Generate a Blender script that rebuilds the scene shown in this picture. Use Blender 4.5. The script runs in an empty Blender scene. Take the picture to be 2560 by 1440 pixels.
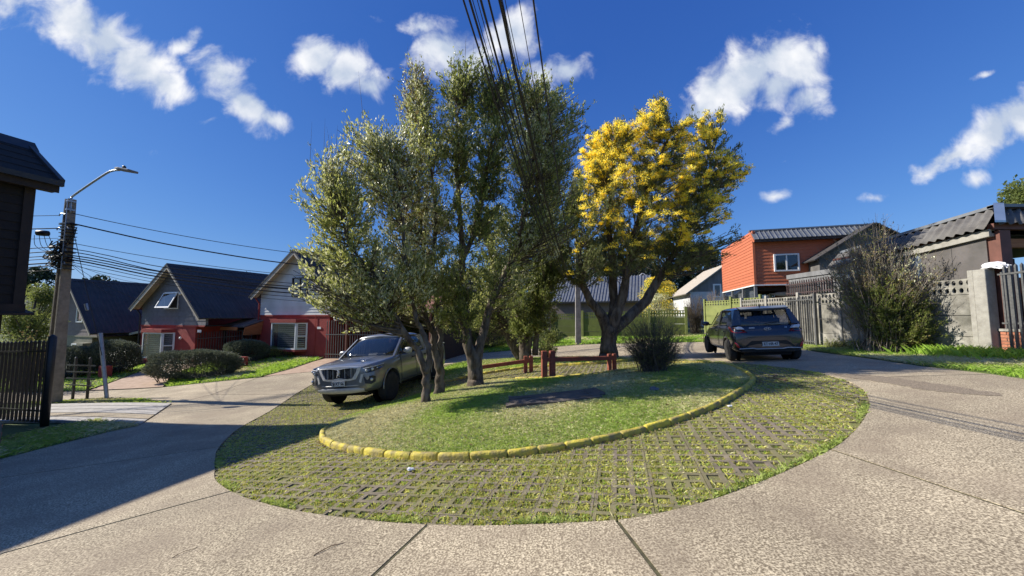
import bpy, bmesh, math, random
import numpy as np
from mathutils import Vector, Matrix, geometry
R = math.radians
random.seed(7)
rng = np.random.default_rng(11)
scene = bpy.context.scene
COL = scene.collection

# ------------------------------------------------------------------ camera
cd = bpy.data.cameras.new('camera')
cam = bpy.data.objects.new('camera', cd)
COL.objects.link(cam)
cam.location = (0, 0, 1.6)
cam.rotation_euler = (R(90 + 4.4), 0, 0)
cd.sensor_width = 36
cd.lens = 36 * 930 / 2560
cd.clip_start = .05
cd.clip_end = 3000
scene.camera = cam

# ------------------------------------------------------------------ sky, clouds, sun
SUN_EL, SUN_AZ = 34.0, -11.0           # light travels towards +X, turned 11 degrees towards -Y
EXPOSURE = 0.48
w = bpy.data.worlds.new('World')
scene.world = w
w.use_nodes = True
nt = w.node_tree
nt.nodes.clear()


def N(t, **k):
    n = nt.nodes.new(t)
    for a, b in k.items():
        setattr(n, a, b)
    return n


def mth(op, a, b=None, c=None, clamp=False):
    n = N('ShaderNodeMath', operation=op, use_clamp=clamp)
    for i, x in enumerate((a, b, c)):
        if x is None:
            continue
        if isinstance(x, (int, float)):
            n.inputs[i].default_value = x
        else:
            nt.links.new(x, n.inputs[i])
    return n.outputs[0]


sky = N('ShaderNodeTexSky', sky_type='NISHITA')
sky.sun_disc = False
sky.sun_elevation = R(SUN_EL)
sky.sun_rotation = R(270 + SUN_AZ)     # the sun stands at -X
sky.altitude = 200
sky.air_density = 1.0
sky.dust_density = .35
sky.ozone_density = 4.0
ssep = N('ShaderNodeSeparateColor')
nt.links.new(sky.outputs[0], ssep.inputs[0])
scmb = N('ShaderNodeCombineColor')
for i, (p_, a_) in enumerate(((1.09, .385), (.84, .74), (.51, 2.1))):      # the camera's rendering of the blue
    nt.links.new(mth('MULTIPLY', mth('POWER', ssep.outputs[i], p_), a_), scmb.inputs[i])
tc = N('ShaderNodeTexCoord')
sep = N('ShaderNodeSeparateXYZ')
nt.links.new(tc.outputs['Generated'], sep.inputs[0])
dx, dy, dz = sep.outputs
yy = mth('MAXIMUM', dy, .02)
px = mth('DIVIDE', dx, yy)
pz = mth('DIVIDE', dz, yy)
pc = N('ShaderNodeCombineXYZ')
nt.links.new(px, pc.inputs[0])
nt.links.new(pz, pc.inputs[1])
# clouds: (east-west slope, height slope, half widths, tilt) of each cloud mass as seen from the ground
CLOUDS = [(-1.243, .832, .150, .085, -32, 1), (-1.16, .775, .15, .095, -35, 1), (-1.06, .71, .15, .085, -35, 1), (-.992, .665, .118, .05, -25, .9), (-.93, .77, .07, .025, 35, .7),
          (-.82, .69, .12, .07, -40, .8), (-.741, .61, .13, .06, -35, .95), (-.66, .56, .08, .035, -35, .8), (-.80, .63, .12, .08, -30, .6), (-.85, .555, .075, .02, 10, .55),
          (-.553, .734, .088, .062, 0, 1), (-.475, .70, .09, .085, 0, 1), (-.405, .65, .075, .06, 0, .9), (-.40, .846, .035, .02, -20, .6), (-.262, .832, .06, .045, 0, .75), (-.20, .765, .10, .08, 0, 1),
          (-.13, .72, .09, .09, 0, .9), (.0, .80, .08, .085, 0, 1), (.158, .70, .08, .055, 10, 1), (.08, .68, .06, .05, 0, .8),
          (.70, .70, .17, .095, 30, 1), (.62, .64, .14, .085, 25, 1), (.54, .585, .09, .06, 20, .95), (.74, .65, .12, .07, 15, 1), (.80, .70, .11, .095, 0, 1), (.86, .76, .05, .05, 50, .7), (.82, .60, .07, .07, 0, .8), (.77, .54, .06, .025, 25, .6),
          (1.22, .44, .13, .035, 30, .9), (1.36, .52, .15, .07, 32, 1), (1.45, .56, .1, .08, 30, 1), (1.278, .37, .04, .036, 0, .7), (1.0, .33, .045, .018, 15, .55), (.72, .345, .06, .022, 25, .55), (1.337, .682, .06, .013, 18, .55),
          (.747, .427, .04, .010, 20, .4), (-1.044, .467, .05, .025, -20, .35), (-.86, .47, .03, .013, 10, .25), (1.62, .66, .2, .09, 30, 1), (-1.55, 1.0, .3, .12, -30, 1), (.3, 1.4, .25, .1, 0, .8), (-.5, 1.3, .2, .1, 10, .7)]
n1 = N('ShaderNodeTexNoise', noise_dimensions='3D')
n1.inputs['Scale'].default_value = 9
n1.inputs['Detail'].default_value = 11
n1.inputs['Roughness'].default_value = .58
n1.inputs['Distortion'].default_value = .35
nt.links.new(pc.outputs[0], n1.inputs['Vector'])
warp = N('ShaderNodeVectorMath', operation='MULTIPLY_ADD')
warp.inputs[1].default_value = (.10, .07, 0)
wn = N('ShaderNodeTexNoise')
wn.inputs['Scale'].default_value = 6
wn.inputs['Detail'].default_value = 4
nt.links.new(pc.outputs[0], wn.inputs['Vector'])
wc = N('ShaderNodeVectorMath', operation='SUBTRACT')
wc.inputs[1].default_value = (.5, .5, .5)
nt.links.new(wn.outputs['Color'], wc.inputs[0])
nt.links.new(wc.outputs[0], warp.inputs[0])
nt.links.new(pc.outputs[0], warp.inputs[2])
dens = None
for (cx, cz, a, b, g, k) in CLOUDS:
    mp = N('ShaderNodeMapping', vector_type='TEXTURE')
    mp.inputs['Location'].default_value = (cx, cz, 0)
    mp.inputs['Rotation'].default_value = (0, 0, R(g))
    mp.inputs['Scale'].default_value = (a * 1.45, b * 1.5, 1)
    nt.links.new(warp.outputs[0], mp.inputs[0])
    ln = N('ShaderNodeVectorMath', operation='LENGTH')
    nt.links.new(mp.outputs[0], ln.inputs[0])
    v = mth('MULTIPLY', mth('SUBTRACT', 1.0, ln.outputs['Value'], clamp=True), k)
    dens = v if dens is None else mth('MAXIMUM', dens, v)
# scattered cloud behind the viewer, so that the sky goes on as it looks in front
n3 = N('ShaderNodeTexNoise')
n3.inputs['Scale'].default_value = 2.6
n3.inputs['Detail'].default_value = 5
nt.links.new(tc.outputs['Generated'], n3.inputs['Vector'])
back = mth('MULTIPLY', mth('MULTIPLY', mth('SUBTRACT', n3.outputs['Fac'], .56, clamp=True), 4.0), mth('LESS_THAN', dy, .02))
dens = mth('ADD', mth('MULTIPLY', dens, mth('GREATER_THAN', dy, .02)), back)
cov = mth('SUBTRACT', mth('ADD', mth('MULTIPLY', dens, 1.9), mth('MULTIPLY', mth('SUBTRACT', n1.outputs['Fac'], .5), 2.9)), .50)
cov = mth('MULTIPLY', cov, mth('GREATER_THAN', dens, .005))
mr = N('ShaderNodeMapRange', interpolation_type='SMOOTHSTEP')
mr.inputs['From Min'].default_value = -.02
mr.inputs['From Max'].default_value = 1.05
nt.links.new(cov, mr.inputs['Value'])
n2 = N('ShaderNodeTexNoise')
n2.inputs['Scale'].default_value = 9
n2.inputs['Detail'].default_value = 5
nt.links.new(pc.outputs[0], n2.inputs['Vector'])
cr = N('ShaderNodeValToRGB')
cr.color_ramp.elements[0].position = .30
cr.color_ramp.elements[0].color = (.52, .60, .74, 1)
cr.color_ramp.elements[1].position = .60
cr.color_ramp.elements[1].color = (.92, .93, .96, 1)
nt.links.new(mth('ADD', mth('SUBTRACT', n2.outputs['Fac'], mth('MULTIPLY', dens, .30)), .10), cr.inputs[0])  # cloud shading put into the colour: thicker parts greyer, edges white
cs = N('ShaderNodeVectorMath', operation='SCALE')
cs.inputs['Scale'].default_value = 7.6
nt.links.new(cr.outputs[0], cs.inputs[0])
mx = N('ShaderNodeMix', data_type='RGBA')
nt.links.new(mr.outputs[0], mx.inputs['Factor'])
nt.links.new(scmb.outputs[0], mx.inputs['A'])
nt.links.new(cs.outputs[0], mx.inputs['B'])
bg = N('ShaderNodeBackground')
bg.inputs['Strength'].default_value = .10
out = N('ShaderNodeOutputWorld')
nt.links.new(mx.outputs['Result'], bg.inputs[0])
nt.links.new(bg.outputs[0], out.inputs[0])

sl = bpy.data.lights.new('sun', 'SUN')
sl.energy = 5.0
sl.angle = R(.53)
sl.color = (1, .95, .86)
so = bpy.data.objects.new('sun', sl)
COL.objects.link(so)
sun_dir = Vector((math.cos(R(SUN_EL)) * math.cos(R(SUN_AZ)), math.cos(R(SUN_EL)) * math.sin(R(SUN_AZ)), -math.sin(R(SUN_EL))))
so.rotation_euler = sun_dir.to_track_quat('-Z', 'Y').to_euler()
so.location = (-20, 0, 20)
vs = scene.view_settings
vs.view_transform = 'Standard'
vs.look = 'None'
vs.exposure = EXPOSURE
vs.gamma = 1
vs.use_curve_mapping = False
scene.cycles.max_bounces = 6
scene.cycles.transparent_max_bounces = 12

# ------------------------------------------------------------------ terrain height
CP = [(0, 0, 0), (3, 1, .27), (-3, 1, -.28), (0, 3, -.03), (5.3, 5.4, .42), (-4.1, 5.1, -.42), (6.7, 9.8, .44), (-3.8, 10.6, -.76), (-5.6, 11, -.9), (8, 3, .66),
      (7, 7, .56), (11.7, 9.3, .62), (11.8, 16.2, .42), (9, 6, .66), (-10.9, 8.7, -.95), (-14.5, 13, -1.25), (-10, 16, -.86), (-14.5, 15.5, -1.3), (-17.4, 15, -1.4),
      (-22, 22, -1.19), (-14, 22.3, -.64), (-10.7, 22, -.6), (-29, 24, -1.9), (10.45, 24, .31), (2.9, 27, .06), (0, 20, -.25), (0, 30, -.2), (14, 21.5, .55), (16, 29, .5),
      (-5, 30, -.4), (3.5, 14, .05), (-7.5, 10.5, -.98), (-9, 4, -.87), (-9, -3, -.8), (0, -5, .05), (9, -4, .75), (-25, 12, -1.6), (20, 10, 1.0), (0, 12.5, -.2), (30, 35, 1.0), (-20, 40, -1.5), (0, 45, 0), (-35, 35, -2.2), (-12, -10, -.9), (14, -10, 1)]
P_ = np.array(CP, float)
def U_(r2): return np.where(r2 > 0, r2 * np.log(np.maximum(r2, 1e-12)) * .5, 0)
n_ = len(P_)
K_ = U_(((P_[:, None, :2] - P_[None, :, :2]) ** 2).sum(-1)) + np.eye(n_) * 2.0
L_ = np.zeros((n_ + 3, n_ + 3))
L_[:n_, :n_] = K_
L_[:n_, n_] = 1
L_[:n_, n_ + 1:] = P_[:, :2]
L_[n_, :n_] = 1
L_[n_ + 1:, :n_] = P_[:, :2].T
W_ = np.linalg.solve(L_, np.r_[P_[:, 2], 0, 0, 0])
def HV(x, y):
    x = np.clip(np.asarray(x, float), -45, 45)
    y = np.clip(np.asarray(y, float), -15, 50)
    o = W_[n_] + W_[n_ + 1] * x + W_[n_ + 2] * y
    for i in range(n_):
        o = o + W_[i] * U_((P_[i, 0] - x) ** 2 + (P_[i, 1] - y) ** 2)
    return o
def H(x, y): return float(HV(x, y))

# ------------------------------------------------------------------ helpers
def mat(name, c1, c2=None, scale=6., rough=.7, bump=0., bscale=None, metal=0., detail=4, lo=.35, hi=.65, c3=None, s3=1.5, spec=.5, coat=0., stretch=None, trans=0., alpha=1., k3=.5, emit=None, coord='Object', bdist=.02, vary=0., big=None):
    m = bpy.data.materials.new(name)
    m.use_nodes = True
    t = m.node_tree
    b = t.nodes['Principled BSDF']
    L = t.links.new
    def nd(x, **k):
        n = t.nodes.new(x)
        for a, c in k.items():
            setattr(n, a, c)
        return n
    b.inputs['Roughness'].default_value = rough
    b.inputs['Metallic'].default_value = metal
    b.inputs['Specular IOR Level'].default_value = spec
    b.inputs['Coat Weight'].default_value = coat
    b.inputs['Coat Roughness'].default_value = .06
    b.inputs['Transmission Weight'].default_value = trans
    b.inputs['Alpha'].default_value = alpha
    tcn = nd('ShaderNodeTexCoord')
    src = tcn.outputs[coord]
    if coord == 'Object':
        # every object samples its own stretch of the pattern
        ol = nd('ShaderNodeObjectInfo')
        va = nd('ShaderNodeVectorMath', operation='ADD')
        L(src, va.inputs[0])
        L(ol.outputs['Location'], va.inputs[1])
        src = va.outputs[0]
    if stretch:
        mp = nd('ShaderNodeMapping')
        mp.inputs['Scale'].default_value = stretch
        L(src, mp.inputs[0])
        src = mp.outputs[0]
    if c2 is None:
        c2 = tuple(min(1, x * 1.12) for x in c1)
    n = nd('ShaderNodeTexNoise')
    n.inputs['Scale'].default_value = scale
    n.inputs['Detail'].default_value = detail
    n.inputs['Roughness'].default_value = .6
    L(src, n.inputs['Vector'])
    r = nd('ShaderNodeValToRGB')
    r.color_ramp.elements[0].position = lo
    r.color_ramp.elements[1].position = hi
    r.color_ramp.elements[0].color = (*c1, 1)
    r.color_ramp.elements[1].color = (*c2, 1)
    L(n.outputs['Fac'], r.inputs[0])
    col = r.outputs[0]
    if c3:
        n2 = nd('ShaderNodeTexNoise')
        n2.inputs['Scale'].default_value = s3
        n2.inputs['Detail'].default_value = 5
        L(src, n2.inputs['Vector'])
        r2 = nd('ShaderNodeMapRange')
        r2.inputs['From Min'].default_value = .5 - .1
        r2.inputs['From Max'].default_value = .5 + .15
        r2.inputs['To Max'].default_value = k3
        L(n2.outputs['Fac'], r2.inputs['Value'])
        mx = nd('ShaderNodeMix', data_type='RGBA')
        L(r2.outputs[0], mx.inputs['Factor'])
        L(col, mx.inputs['A'])
        mx.inputs['B'].default_value = (*c3, 1)
        col = mx.outputs['Result']
    if big:
        nb2 = nd('ShaderNodeTexNoise')
        nb2.inputs['Scale'].default_value = big[0]
        nb2.inputs['Detail'].default_value = 6
        nb2.inputs['Distortion'].default_value = .6
        L(src, nb2.inputs['Vector'])
        br = nd('ShaderNodeMapRange')
        br.inputs['From Min'].default_value = .35
        br.inputs['From Max'].default_value = .65
        br.inputs['To Min'].default_value = 1 - big[1]
        br.inputs['To Max'].default_value = 1 + big[1]
        L(nb2.outputs['Fac'], br.inputs['Value'])
        bm_ = nd('ShaderNodeVectorMath', operation='SCALE')
        L(col, bm_.inputs[0])
        L(br.outputs[0], bm_.inputs['Scale'])
        col = bm_.outputs[0]
    if vary:
        oi = nd('ShaderNodeObjectInfo')
        vr = nd('ShaderNodeMapRange')
        vr.inputs['To Min'].default_value = 1 - vary
        vr.inputs['To Max'].default_value = 1 + vary
        L(oi.outputs['Random'], vr.inputs['Value'])
        vm = nd('ShaderNodeVectorMath', operation='SCALE')
        L(col, vm.inputs[0])
        L(vr.outputs[0], vm.inputs['Scale'])
        col = vm.outputs[0]
    L(col, b.inputs['Base Color'])
    if bump:
        nb = nd('ShaderNodeTexNoise')
        nb.inputs['Scale'].default_value = bscale or scale * 4
        nb.inputs['Detail'].default_value = 5
        L(src, nb.inputs['Vector'])
        bp = nd('ShaderNodeBump')
        bp.inputs['Strength'].default_value = bump
        bp.inputs['Distance'].default_value = bdist
        L(nb.outputs['Fac'], bp.inputs['Height'])
        L(bp.outputs[0], b.inputs['Normal'])
    if emit:
        b.inputs['Emission Color'].default_value = (*emit[:3], 1)
        b.inputs['Emission Strength'].default_value = emit[3]
    return m


def leafmat(name, c1, c2, rough=.45, trans=.25, spec=.5, hue=.485):
    m = mat(name, c1, c2, scale=9., rough=rough, spec=spec, lo=.4, hi=.6, detail=2)
    t = m.node_tree
    b = t.nodes['Principled BSDF']
    tl = t.nodes.new('ShaderNodeBsdfTranslucent')
    ms = t.nodes.new('ShaderNodeMixShader')
    ms.inputs[0].default_value = trans
    src = b.inputs['Base Color'].links[0].from_socket
    hs = t.nodes.new('ShaderNodeHueSaturation')
    hs.inputs['Hue'].default_value = hue
    hs.inputs['Value'].default_value = 1.7
    t.links.new(src, hs.inputs['Color'])
    t.links.new(hs.outputs[0], tl.inputs[0])
    t.links.new(b.outputs[0], ms.inputs[1])
    t.links.new(tl.outputs[0], ms.inputs[2])
    t.links.new(ms.outputs[0], t.nodes['Material Output'].inputs['Surface'])
    return m


class MB:
    def __init__(s):
        s.v, s.f = [], []
    def add(s, vs, fs):
        o = len(s.v)
        s.v += [tuple(v) for v in vs]
        s.f += [tuple(i + o for i in f) for f in fs]
        return s
    def box(s, c, d, rz=0, rx=0, ry=0, taper=1.0):
        hx, hy, hz = d[0] / 2, d[1] / 2, d[2] / 2
        M = Matrix.Rotation(rz, 3, 'Z') @ Matrix.Rotation(ry, 3, 'Y') @ Matrix.Rotation(rx, 3, 'X')
        vs = []
        for z in (-hz, hz):
            k = taper if z > 0 else 1
            for x, y in ((-hx, -hy), (hx, -hy), (hx, hy), (-hx, hy)):
                vs.append(tuple(M @ Vector((x * k, y * k, z)) + Vector(c)))
        return s.add(vs, [(0, 3, 2, 1), (4, 5, 6, 7), (0, 1, 5, 4), (1, 2, 6, 5), (2, 3, 7, 6), (3, 0, 4, 7)])
    def b2(s, lo, hi):
        return s.box([(a + b) / 2 for a, b in zip(lo, hi)], [abs(b - a) for a, b in zip(lo, hi)])
    def prism(s, pts, d):
        """pts: planar 3D polygon, extruded by vector d"""
        n = len(pts)
        d = Vector(d)
        vs = [Vector(p) for p in pts] + [Vector(p) + d for p in pts]
        fs = [tuple(range(n)), tuple(range(2 * n - 1, n - 1, -1))] + [(i, i + n, (i + 1) % n + n, (i + 1) % n) for i in range(n)]
        return s.add(vs, fs)
    def quad(s, a, b, c, d):
        return s.add([a, b, c, d], [(0, 1, 2, 3)])
    def tube(s, pts, r, n=8, cap=True):
        pts = [Vector(p) for p in pts]
        m = len(pts)
        if isinstance(r, (int, float)):
            r = [r] * m
        up = None
        vs = []
        for i, p in enumerate(pts):
            t = (pts[min(i + 1, m - 1)] - pts[max(i - 1, 0)])
            if t.length < 1e-9:
                t = Vector((0, 0, 1))
            t.normalize()
            if up is None:
                up = t.orthogonal().normalized()
            a = (up - t * up.dot(t))
            if a.length < 1e-6:
                a = t.orthogonal()
            a.normalize()
            up = a
            b = t.cross(a)
            for k in range(n):
                q = 2 * math.pi * k / n
                vs.append(p + (a * math.cos(q) + b * math.sin(q)) * r[i])
        fs = []
        for i in range(m - 1):
            for k in range(n):
                k2 = (k + 1) % n
                fs.append((i * n + k, i * n + k2, (i + 1) * n + k2, (i + 1) * n + k))
        if cap:
            fs.append(tuple(range(n - 1, -1, -1)))
            fs.append(tuple((m - 1) * n + k for k in range(n)))
        return s.add(vs, fs)
    def lathe(s, prof, c, axis='X', n=24):
        """prof: (radius, offset along axis)"""
        vs, fs = [], []
        for r, h in prof:
            for k in range(n):
                q = 2 * math.pi * k / n
                x, y = r * math.cos(q), r * math.sin(q)
                v = {'X': (h, x, y), 'Y': (x, h, y), 'Z': (x, y, h)}[axis]
                vs.append((v[0] + c[0], v[1] + c[1], v[2] + c[2]))
        m = len(prof)
        for i in range(m - 1):
            for k in range(n):
                k2 = (k + 1) % n
                fs.append((i * n + k, i * n + k2, (i + 1) * n + k2, (i + 1) * n + k))
        if prof[0][0] > 1e-5:
            fs.append(tuple(range(n - 1, -1, -1)))
        if prof[-1][0] > 1e-5:
            fs.append(tuple((m - 1) * n + k for k in range(n)))
        return s.add(vs, fs)
    def mesh(s, name, m=None, smooth=False):
        me = bpy.data.meshes.new(name)
        me.from_pydata(s.v, [], s.f)
        if m:
            me.materials.append(m)
        bm = bmesh.new()
        bm.from_mesh(me)
        bmesh.ops.recalc_face_normals(bm, faces=bm.faces)
        bm.to_mesh(me)
        bm.free()
        if smooth:
            me.polygons.foreach_set('use_smooth', [True] * len(me.polygons))
        return me


def put(name, me, parent=None, loc=(0, 0, 0), rz=0, rot=None, label=None, cat=None, group=None, kind=None, bevel=0):
    o = bpy.data.objects.new(name, me)
    COL.objects.link(o)
    o.location = loc
    o.rotation_euler = rot if rot else (0, 0, rz)
    if parent:
        o.parent = parent
    if label:
        o['label'] = label
    if cat:
        o['category'] = cat
    if group:
        o['group'] = group
    if kind:
        o['kind'] = kind
    if bevel and me is not None:
        b = o.modifiers.new('bevel', 'BEVEL')
        b.width = bevel
        b.segments = 2
        b.limit_method = 'ANGLE'
    return o


def part(name, mb, m, parent, smooth=False, **k):
    return put(name, mb.mesh(name, m, smooth), parent, **k)


def thing(name, loc, rz, label, cat, group=None, kind=None):
    return put(name, None, None, loc, rz, None, label, cat, group, kind)


def box(name, c, d, m, parent, rz=0, bevel=0, **k):
    return put(name, MB().box((0, 0, 0), d).mesh(name, m), parent, loc=c, rz=rz, bevel=bevel, **k)


def copy_tree(o, parent=None, **props):
    c = o.copy()
    COL.objects.link(c)
    if parent:
        c.parent = parent
    for ch in list(o.children):
        copy_tree(ch, c)
    for k, v in props.items():
        c[k] = v
    return c


def npmesh(name, V, F, m=None, smooth=False):
    """V (n,3), F (m,k) numpy -> mesh, fast"""
    me = bpy.data.meshes.new(name)
    k = F.shape[1]
    me.vertices.add(len(V))
    me.vertices.foreach_set('co', V.astype(np.float32).ravel())
    me.loops.add(F.size)
    me.loops.foreach_set('vertex_index', F.astype(np.int32).ravel())
    me.polygons.add(len(F))
    me.polygons.foreach_set('loop_start', np.arange(0, F.size, k, dtype=np.int32))
    me.polygons.foreach_set('loop_total', np.full(len(F), k, np.int32))
    if smooth:
        me.polygons.foreach_set('use_smooth', np.ones(len(F), bool))
    me.update(calc_edges=True)
    me.validate()
    if m:
        me.materials.append(m)
    return me


def smooth_curve(pts, n=6, closed=False):
    pts = [Vector(p) for p in pts]
    m = len(pts)
    o = []
    rng_ = range(m if closed else m - 1)
    for i in rng_:
        p0 = pts[(i - 1) % m] if closed or i > 0 else pts[0]
        p1, p2 = pts[i], pts[(i + 1) % m]
        p3 = pts[(i + 2) % m] if closed or i + 2 < m else pts[-1]
        for k in range(n):
            t = k / n
            o.append(.5 * ((2 * p1) + (p2 - p0) * t + (2 * p0 - 5 * p1 + 4 * p2 - p3) * t * t + (3 * p1 - p0 - 3 * p2 + p3) * t ** 3))
    if not closed:
        o.append(pts[-1])
    return [tuple(p) for p in o]


def inside(x, y, poly):
    """vectorised point in polygon"""
    x = np.asarray(x)
    y = np.asarray(y)
    c = np.zeros(x.shape, bool)
    n = len(poly)
    for i in range(n):
        x1, y1 = poly[i][:2]
        x2, y2 = poly[(i + 1) % n][:2]
        if y1 == y2:
            continue
        c ^= ((y1 > y) != (y2 > y)) & (x < (x2 - x1) * (y - y1) / (y2 - y1) + x1)
    return c


def sheet_mesh(name, poly, off, m, grid=.5, skirt=0., hfun=None, holes=()):
    """a ground sheet that follows the terrain, with a skirt down its edge"""
    hf = hfun or HV
    poly = [tuple(p[:2]) for p in poly]
    def dens(pl):
        o = []
        for i, p in enumerate(pl):
            q = pl[(i + 1) % len(pl)]
            k = max(1, int(math.hypot(q[0] - p[0], q[1] - p[1]) / grid))
            for j in range(k):
                o.append((p[0] + (q[0] - p[0]) * j / k, p[1] + (q[1] - p[1]) * j / k))
        return o
    rings = [dens(poly)] + [dens([tuple(p[:2]) for p in h]) for h in holes]
    pts, edges, loops = [], [], []
    for r in rings:
        b = len(pts)
        pts += r
        edges += [(b + i, b + (i + 1) % len(r)) for i in range(len(r))]
        loops.append(list(range(b, b + len(r))))
    P = np.array(pts)
    x0, y0 = P.min(0)
    x1, y1 = P.max(0)
    gx, gy = np.meshgrid(np.arange(x0 + grid / 2, x1, grid), np.arange(y0 + grid / 2, y1, grid))
    gx, gy = gx.ravel(), gy.ravel()
    ok = inside(gx, gy, rings[0])
    for r in rings[1:]:
        ok &= ~inside(gx, gy, r)
    gx, gy = gx[ok], gy[ok]
    if len(gx):
        d = np.full(len(gx), 1e9)
        for r in rings:
            for p in r:
                d = np.minimum(d, (gx - p[0]) ** 2 + (gy - p[1]) ** 2)
        k = d > (grid * .35) ** 2
        gx, gy = gx[k], gy[k]
    allp = [Vector(p) for p in pts] + [Vector((a, b)) for a, b in zip(gx, gy)]
    vo, eo, fo, ov, oe, of = geometry.delaunay_2d_cdt(allp, edges, [], 0, 1e-5)
    V = np.array([tuple(v) for v in vo])
    F = np.array(fo)
    cen = V[F].mean(1)
    ok = inside(cen[:, 0], cen[:, 1], rings[0])
    for r in rings[1:]:
        ok &= ~inside(cen[:, 0], cen[:, 1], r)
    F = F[ok]
    a, b, c = V[F[:, 0]], V[F[:, 1]], V[F[:, 2]]
    fl = ((b[:, 0] - a[:, 0]) * (c[:, 1] - a[:, 1]) - (b[:, 1] - a[:, 1]) * (c[:, 0] - a[:, 0])) < 0
    F[fl] = F[fl][:, ::-1]
    Z = hf(V[:, 0], V[:, 1]) + off
    V3 = np.c_[V, Z]
    if skirt:
        fs = [tuple(f) for f in F]
        vs = [tuple(v) for v in V3]
        for r in rings:
            z = hf(np.array(r)[:, 0], np.array(r)[:, 1]) + off
            b = len(vs)
            k = len(r)
            vs += [(p[0], p[1], q) for p, q in zip(r, z)] + [(p[0], p[1], q - skirt) for p, q in zip(r, z)]
            fs += [(b + i, b + (i + 1) % k, b + k + (i + 1) % k, b + k + i) for i in range(k)]
        me = bpy.data.meshes.new(name)
        me.from_pydata(vs, [], fs)
        if m:
            me.materials.append(m)
        return me
    return npmesh(name, V3, F, m)


def inset(poly, d):
    """shrink a polygon by d"""
    n = len(poly)
    A = sum(poly[i][0] * poly[(i + 1) % n][1] - poly[(i + 1) % n][0] * poly[i][1] for i in range(n))
    s = 1 if A > 0 else -1
    o = []
    for i in range(n):
        p0, p1, p2 = Vector(poly[i - 1][:2]), Vector(poly[i][:2]), Vector(poly[(i + 1) % n][:2])
        a, b = (p1 - p0), (p2 - p1)
        if a.length < 1e-6 or b.length < 1e-6:
            o.append(tuple(p1))
            continue
        a.normalize()
        b.normalize()
        na, nb = Vector((-a.y, a.x)) * s, Vector((-b.y, b.x)) * s
        m_ = na + nb
        if m_.length < .3:
            m_ = na
        m_.normalize()
        k = d / max(.4, m_.dot(na))
        o.append(tuple(p1 + m_ * k))
    return o


def text_mesh(s, size, depth, m, name='text'):
    c = bpy.data.curves.new(name, 'FONT')
    c.body = s
    c.size = size
    c.extrude = depth
    c.offset = size * .022
    c.align_x = 'CENTER'
    c.align_y = 'CENTER'
    o = bpy.data.objects.new(name, c)
    COL.objects.link(o)
    dg = bpy.context.evaluated_depsgraph_get()
    me = bpy.data.meshes.new_from_object(o.evaluated_get(dg))
    bpy.data.objects.remove(o)
    me.materials.clear()
    me.materials.append(m)
    return me
# ------------------------------------------------------------------ materials
M = {}
M['concrete'] = mat('concrete', (.185, .142, .088), (.74, .62, .42), scale=72, detail=12, lo=.42, hi=.64, rough=.9, bump=.10, bscale=60, c3=(.26, .20, .135), s3=1.6, k3=.55, bdist=.004, vary=.07, big=(.55, .13))
M['concrete_light'] = mat('concrete_light', (.34, .31, .27), (.50, .47, .42), scale=8, rough=.9, bump=.3)
M['terracotta_paving'] = mat('terracotta_paving', (.36, .24, .16), (.48, .34, .24), scale=5, rough=.9, bump=.3)
M['joint'] = mat('joint_dirt', (.05, .042, .024), (.11, .10, .045), scale=12, rough=1)
M['paver'] = mat('paver_concrete', (.15, .120, .085), (.25, .20, .145), scale=9, detail=8, rough=.95, bump=.5, bscale=70, vary=.12, c3=(.20, .19, .055), s3=1.4, k3=.75, bdist=.006)
M['moss'] = mat('moss_soil', (.14, .15, .035), (.26, .26, .07), scale=14, detail=8, rough=1, bump=.8, bscale=60, c3=(.15, .12, .075), s3=3)
M['soil'] = mat('grass_soil', (.20, .24, .07), (.30, .33, .11), scale=5, detail=8, rough=1, bump=.8, bscale=40, c3=(.34, .30, .16), s3=.9, k3=.6)
M['ground'] = mat('ground_turf', (.08, .11, .025), (.13, .17, .045), scale=3, detail=9, rough=1, bump=.8, bscale=20, c3=(.10, .10, .04), s3=.4)
M['blade'] = leafmat('grass_blade', (.27, .35, .07), (.40, .47, .13), rough=.6, trans=.3, spec=.3)
M['blade_dry'] = leafmat('dry_grass_blade', (.52, .48, .24), (.68, .63, .36), rough=.7, trans=.2, spec=.2)
M['blade_bright'] = leafmat('bright_grass_blade', (.24, .41, .04), (.36, .52, .08), rough=.6, trans=.35, spec=.3)
M['moss_blade'] = leafmat('moss_blade', (.40, .40, .07), (.60, .58, .15), rough=.7, trans=.25, spec=.2)
M['kerb'] = mat('kerb_paint', (.56, .43, .045), (.70, .58, .07), scale=7, detail=8, rough=.75, bump=.6, bscale=30, c3=(.24, .19, .10), s3=8, k3=.85, vary=.08)
M['mulch'] = mat('mulch', (.07, .035, .02), (.20, .12, .075), scale=25, rough=1, bump=1, bscale=60)

# ------------------------------------------------------------------ ground
gp = [(-60, -25), (60, -25), (60, 95), (-60, 95)]
def far_h(x, y):
    return HV(x, y) - .14
# near terrain
g0 = put('ground', sheet_mesh('ground', [(-32, -12), (24, -12), (24, 42), (-38, 42)], -.05, M['ground'], grid=1.0), kind='structure')
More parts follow.
